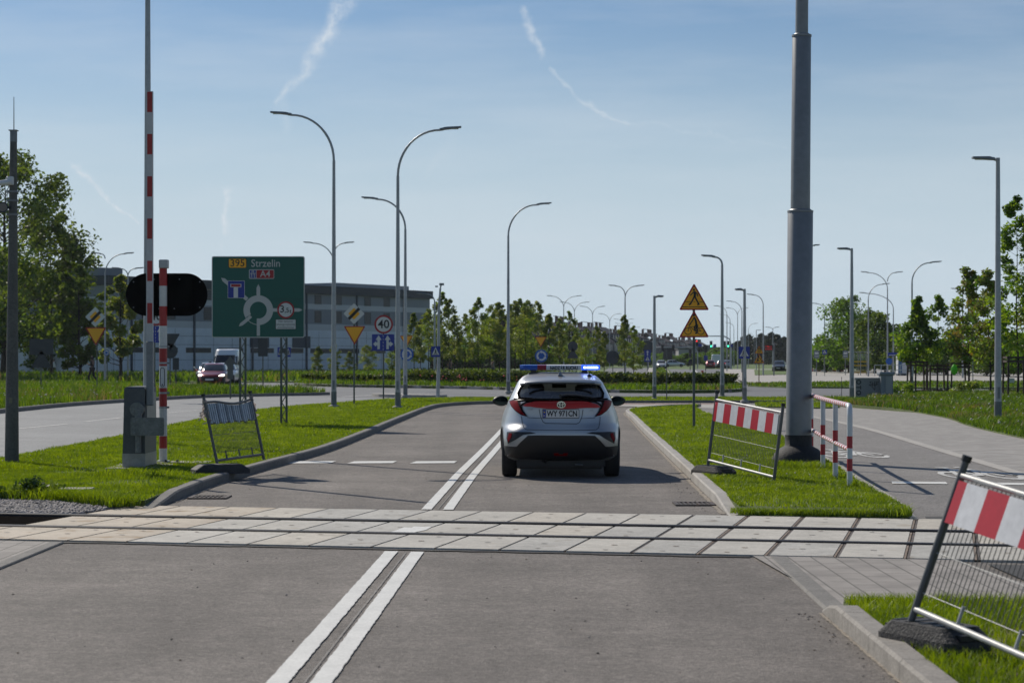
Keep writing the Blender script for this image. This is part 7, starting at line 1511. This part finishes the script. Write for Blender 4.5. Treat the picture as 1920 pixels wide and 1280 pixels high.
person('walker all in black on the left footpath, holding something before the chest', 173, 133, 1.78, R(75), (.18, .11, .08), ((.010, .010, .011), (.010, .010, .012)), (bent(-1), bent(1)), .35, .12)
person('woman with dark bag and white wrap walking under the left trees', 101, 196, 1.68, R(150), (.30, .19, .14), ((.03, .02, .022), (.06, .045, .05)), (down(-1), bent(1)), .3, .0, (.62, .60, .60))
person('person in dark clothes walking behind the long hedge, near the slim signal post', 845, 164, 1.72, R(60), (.35, .2, .15), ((.03, .02, .025), (.02, .02, .022)), (down(-1), bent(1)), .4, 0)
person('person in pale top walking behind the hedge near the lamp left of the car', 924, 176, 1.7, R(-60), (.35, .2, .15), ((.36, .30, .28), (.05, .06, .10)), (down(-1), down(1)), .4, 0)
# ------------------------------------------------------------------ grass, gravel and flowers (nobody could count them)
def blades(name, sets, mats):
    """sets: (points, base z, height, width, spread) ; three-cornered bent blades in one mesh."""
    VV, MI = [], []
    for P, z, h, w, lean in sets:
        n = len(P)
        if not n: continue
        a = nr.uniform(0, 2 * np.pi, n); H = h * nr.uniform(.45, 1.15, n) * (.7 + .6 * clump(P, 1.3)); W = w * nr.uniform(.7, 1.3, n); l = lean * H * nr.uniform(.1, 1.2, n); b = nr.uniform(0, 2 * np.pi, n)
        dx, dy = np.cos(a) * W / 2, np.sin(a) * W / 2; zz = np.full(n, z - .01)
        A = np.stack([P[:, 0] - dx, P[:, 1] - dy, zz], 1); B = np.stack([P[:, 0] + dx, P[:, 1] + dy, zz], 1)
        Mx, My = P[:, 0] + np.cos(b) * l * .3, P[:, 1] + np.sin(b) * l * .3
        C_ = np.stack([Mx + dx * .7, My + dy * .7, z + H * .6], 1); D = np.stack([Mx - dx * .7, My - dy * .7, z + H * .6], 1)
        E = np.stack([P[:, 0] + np.cos(b) * l, P[:, 1] + np.sin(b) * l, z + H], 1)
        VV.append(np.stack([A, B, C_, D, E], 1).reshape(-1, 3)); MI.append(np.repeat(np.minimum((nr.random(n) * .6 + clump(P, .35) * .55) * len(mats), len(mats) - 1).astype(int), 3))
    V = np.concatenate(VV); n = len(V) // 5; b = np.arange(n)[:, None] * 5
    F = np.stack([b + np.array([0, 1, 2]), b + np.array([0, 2, 3]), b + np.array([3, 2, 4])], 1).reshape(-1, 3)
    ob = bpy.data.objects.new(name, mesh_np(name, V, F, mats, np.concatenate(MI))); col.objects.link(ob); return kind(ob, 'stuff')
G1, G2, G3, G4 = leaf_mat('grass_green', (.124, .222, .017), scale=2.2), leaf_mat('grass_bright', (.172, .272, .024), scale=2.2), leaf_mat('grass_dark', (.076, .142, .018), scale=2.2), leaf_mat('grass_straw', (.22, .21, .08), scale=2)
GM = [G3, G1, G2, G2, G1, G1, G2]
sets = []
for poly, z in ((LAWN_L, .095), (LAWN_R, .09)):
    sets += [(scatter(poly, 2300, 20, 31), z, .046, .009, .9), (scatter(poly, 1100, 31, 42), z, .050, .013, .9), (scatter(poly, 420, 42, 62), z, .055, .022, .8), (scatter(poly, 170, 62, 90), z, .06, .035, .8)]
sets = [(P[(clump(P, .8) + .25 * clump(P, 3.1) > .26) | (nr.random(len(P)) < .35)], z, h, w, l) for P, z, h, w, l in sets]
sets.append((scatter(LAWN_N, 2600, 8.5, 14), .07, .085, .006, .8)); sets.append((scatter([(p[0], p[1]) for p in LSL], 150), .06, .08, .035, .8))
# longer fringe along kerbs, posts and the gravel
def fringe(path, off, n, h, w, z, wid=.12):
    P = [Vector((p[0], p[1])) for p in path]; out = []
    for _ in range(n):
        i = rng.randrange(len(P) - 1); q = P[i].lerp(P[i + 1], rng.random()); d = (P[i + 1] - P[i]).normalized(); o = off + rng.uniform(-wid, wid); out.append((q.x - d.y * o, q.y + d.x * o))
    return (np.array(out), z, h, w, 1.0)
sets.append(fringe([(p[0], p[1]) for p in KL[6:48]], .17, 6500, .055, .011, .09, .035)); sets.append(fringe([(p[0], p[1]) for p in KR[1:40]], -.17, 5000, .055, .011, .085, .035))
sets.append(fringe([(-4.35, 22.95), (-5.2, 24.05), (-8, 25.2)], .12, 5200, .13, .010, .05, .2)); sets.append(fringe(LE, -.1, 5000, .08, .016, .06, .22))
sets.append(fringe([(2.4, 21.9), (4.3, 21.45)], .1, 2200, .07, .008, .05, .14)); sets.append(fringe(PE, .1, 3000, .09, .012, .06)); sets.append(fringe([(2.5, 21.9), (4.25, 21.5)], .04, 3600, .06, .009, .035, .13)); sets.append(fringe([(2.3, 13.65), (3.5, 13.45), (4.5, 13.4)], .0, 2400, .11, .006, .05, .1))
for c, n, r_ in ((G(24, 880, .1), 260, .22), (G(1497, 876, .1), 900, .5), (G(1593, 914, .1), 110, .1), (G(1566, 895, .1), 110, .1), (G(262, 892, .1), 700, .55), (G(455, 801, .1), 150, .25), (G(532, 803, .1), 150, .25)):
    a = nr.uniform(0, 6.283, n); q = r_ * np.sqrt(nr.uniform(.35, 1.3, n)); sets.append((np.stack([c.x + q * np.cos(a), c.y + q * np.sin(a)], 1), .09, .11, .011, .9))
blades('grass', sets, GM)
T1, T2, T3, T4 = leaf_mat('meadow_green', (.075, .160, .014), scale=.9), leaf_mat('meadow_light', (.115, .205, .020), scale=.9), leaf_mat('meadow_dark', (.042, .100, .010), scale=.9), leaf_mat('meadow_straw', (.17, .15, .07), scale=.9)
TW = [T3, T1, T2, T1, T1, T3, T2, T1, T4]
fp = [(p[0], p[1]) for p in FIELD]; fr = [(p[0], p[1]) for p in FIELD_R]; rg = [(p[0], p[1]) for p in RING]
blades('tall_grass', [(scatter(fp, 85, 38, 80), .12, .30, .030, .7), (scatter(fp, 45, 80, 133), .12, .34, .05, .7), (scatter(fr, 330, 36, 58), .12, .15, .018, .8), (scatter(fr, 150, 58, 104), .12, .2, .03, .8), (scatter(rg, 50), .16, .28, .055, .7)], TW)
blades('far_grass', [(scatter([(-62, 142), (-62, 246), (0, 246), (-2, 152), (-14, 144)], 5), .08, .5, .14, .7), (scatter([(14.7, 117), (14.7, 130), (24, 139), (60, 145), (60, 119), (24, 114)], 20), .1, .14, .08, .8), (scatter([(9.2, 140), (11, 150), (15, 190), (24.6, 325), (18.6, 262), (12.9, 180)], 9), .06, .35, .12, .8)], TW)
# white seed heads and daisies in the long grass
def heads(name, pts, z0, z1, r, m):
    n = len(pts); base = np.array([(1, 0, 0), (-1, 0, 0), (0, 1, 0), (0, -1, 0), (0, 0, 1), (0, 0, -1)]) * r; fc = np.array([(0, 2, 4), (2, 1, 4), (1, 3, 4), (3, 0, 4), (2, 0, 5), (1, 2, 5), (3, 1, 5), (0, 3, 5)])
    c = np.concatenate([pts, nr.uniform(z0, z1, (n, 1))], 1); sc_ = nr.uniform(.6, 1.3, (n, 1, 1)); V = (c[:, None, :] + base[None] * sc_).reshape(-1, 3); F = (np.arange(n)[:, None, None] * 6 + fc[None]).reshape(-1, 3)
    ob = bpy.data.objects.new(name, mesh_np(name, V, F, [m])); col.objects.link(ob); return kind(ob, 'stuff')
M_SEED = mat('dandelion_clock', (.50, .48, .43), .9)
def patchy(P, s, th): return P[clump(P, s) > th]
heads('wildflowers', np.concatenate([patchy(scatter(fp, 2.2, 60, 84), .9, .45), patchy(scatter(fp, .8, 84, 130), .5, .5), patchy(scatter(fr, 1.0, 42, 92), .8, .55), patchy(scatter(rg, 1.2), .5, .45)]), .22, .42, .032, M_SEED)
heads('roses', scatter([(-5.5, 117.2), (-2, 113.5), (1.5, 108), (1, 112), (-4, 120)], 1.0), .4, .75, .06, mat('rose', (.45, .03, .03), .7))
# gravel
gp = [(p[0], p[1]) for p in bed]
P = scatter(gp, 1500, 18, 26, 1.1); n = len(P); print('gravel', n)
ico = np.array([(1, 0, 0), (-1, 0, 0), (0, 1, 0), (0, -1, 0), (0, 0, .7), (0, 0, -.7)], float); fc = np.array([(0, 2, 4), (2, 1, 4), (1, 3, 4), (3, 0, 4), (2, 0, 5), (1, 2, 5), (3, 1, 5), (0, 3, 5)])
r_ = nr.uniform(.014, .036, (n, 1, 1)); a = nr.uniform(0, 6.28, n); ca, sa = np.cos(a), np.sin(a)
Rm = np.zeros((n, 3, 3)); Rm[:, 0, 0] = ca; Rm[:, 0, 1] = -sa; Rm[:, 1, 0] = sa; Rm[:, 1, 1] = ca; Rm[:, 2, 2] = 1; Rm[:, 2, 0] = nr.uniform(-.4, .4, n); Rm[:, 2, 1] = nr.uniform(-.4, .4, n)
V = np.einsum('nij,kj->nki', Rm, ico) * r_ * nr.uniform(.7, 1.25, (n, 6, 1)) + np.concatenate([P, nr.uniform(.012, .035, (n, 1))], 1)[:, None, :]
ob = bpy.data.objects.new('gravel', mesh_np('gravel', V.reshape(-1, 3), (np.arange(n)[:, None, None] * 6 + fc[None]).reshape(-1, 3), [M_STONE])); col.objects.link(ob); kind(ob, 'stuff')

# grit and a few leaves on the carriageway
P = np.concatenate([nr.uniform((-4, 9), (2, 17.5), (120, 2)), nr.uniform((-3.8, 23.5), (2.3, 45), (140, 2)), np.stack([nr.uniform(1.95, 2.05, 60), nr.uniform(9.5, 13.6, 60)], 1), np.stack([nr.uniform(2.1, 2.4, 60), nr.uniform(22.5, 30, 60)], 1)]); n = len(P)
V = ico[None] * nr.uniform(.003, .011, (n, 1, 1)) * np.array([1.2, 1, .6]) * nr.uniform(.6, 1.3, (n, 6, 1)) + np.concatenate([P, np.full((n, 1), .005)], 1)[:, None, :]
ob = bpy.data.objects.new('road_grit', mesh_np('road_grit', V.reshape(-1, 3), (np.arange(n)[:, None, None] * 6 + fc[None]).reshape(-1, 3), [M_STONE, mat('dry_leaf', (.12, .08, .045), .8), M_TAR], np.repeat(nr.integers(0, 3, n), 8))); col.objects.link(ob); kind(ob, 'stuff')

heads('daisies', np.concatenate([patchy(scatter(LAWN_R, 3.0, 21, 60), .9, .6), patchy(scatter(LAWN_L, 2.0, 23, 60), .9, .6)]), .13, .16, .010, M_SEED)
# ------------------------------------------------------------------ air
def haze():
    b = MB(); b.box((0, 600, 20), (2400, 1500, 42.4), bpy.data.materials.new('haze_air')); o = b.build('haze'); kind(o, 'stuff'); m = o.data.materials[0]; m.use_nodes = True; N = m.node_tree.nodes
    N.remove(N['Principled BSDF']); v = N.new('ShaderNodeVolumePrincipled'); v.inputs['Color'].default_value = (.86, .92, 1, 1); v.inputs['Density'].default_value = .00008; v.inputs['Anisotropy'].default_value = .3; m.node_tree.links.new(v.outputs[0], N['Material Output'].inputs['Volume'])
haze()
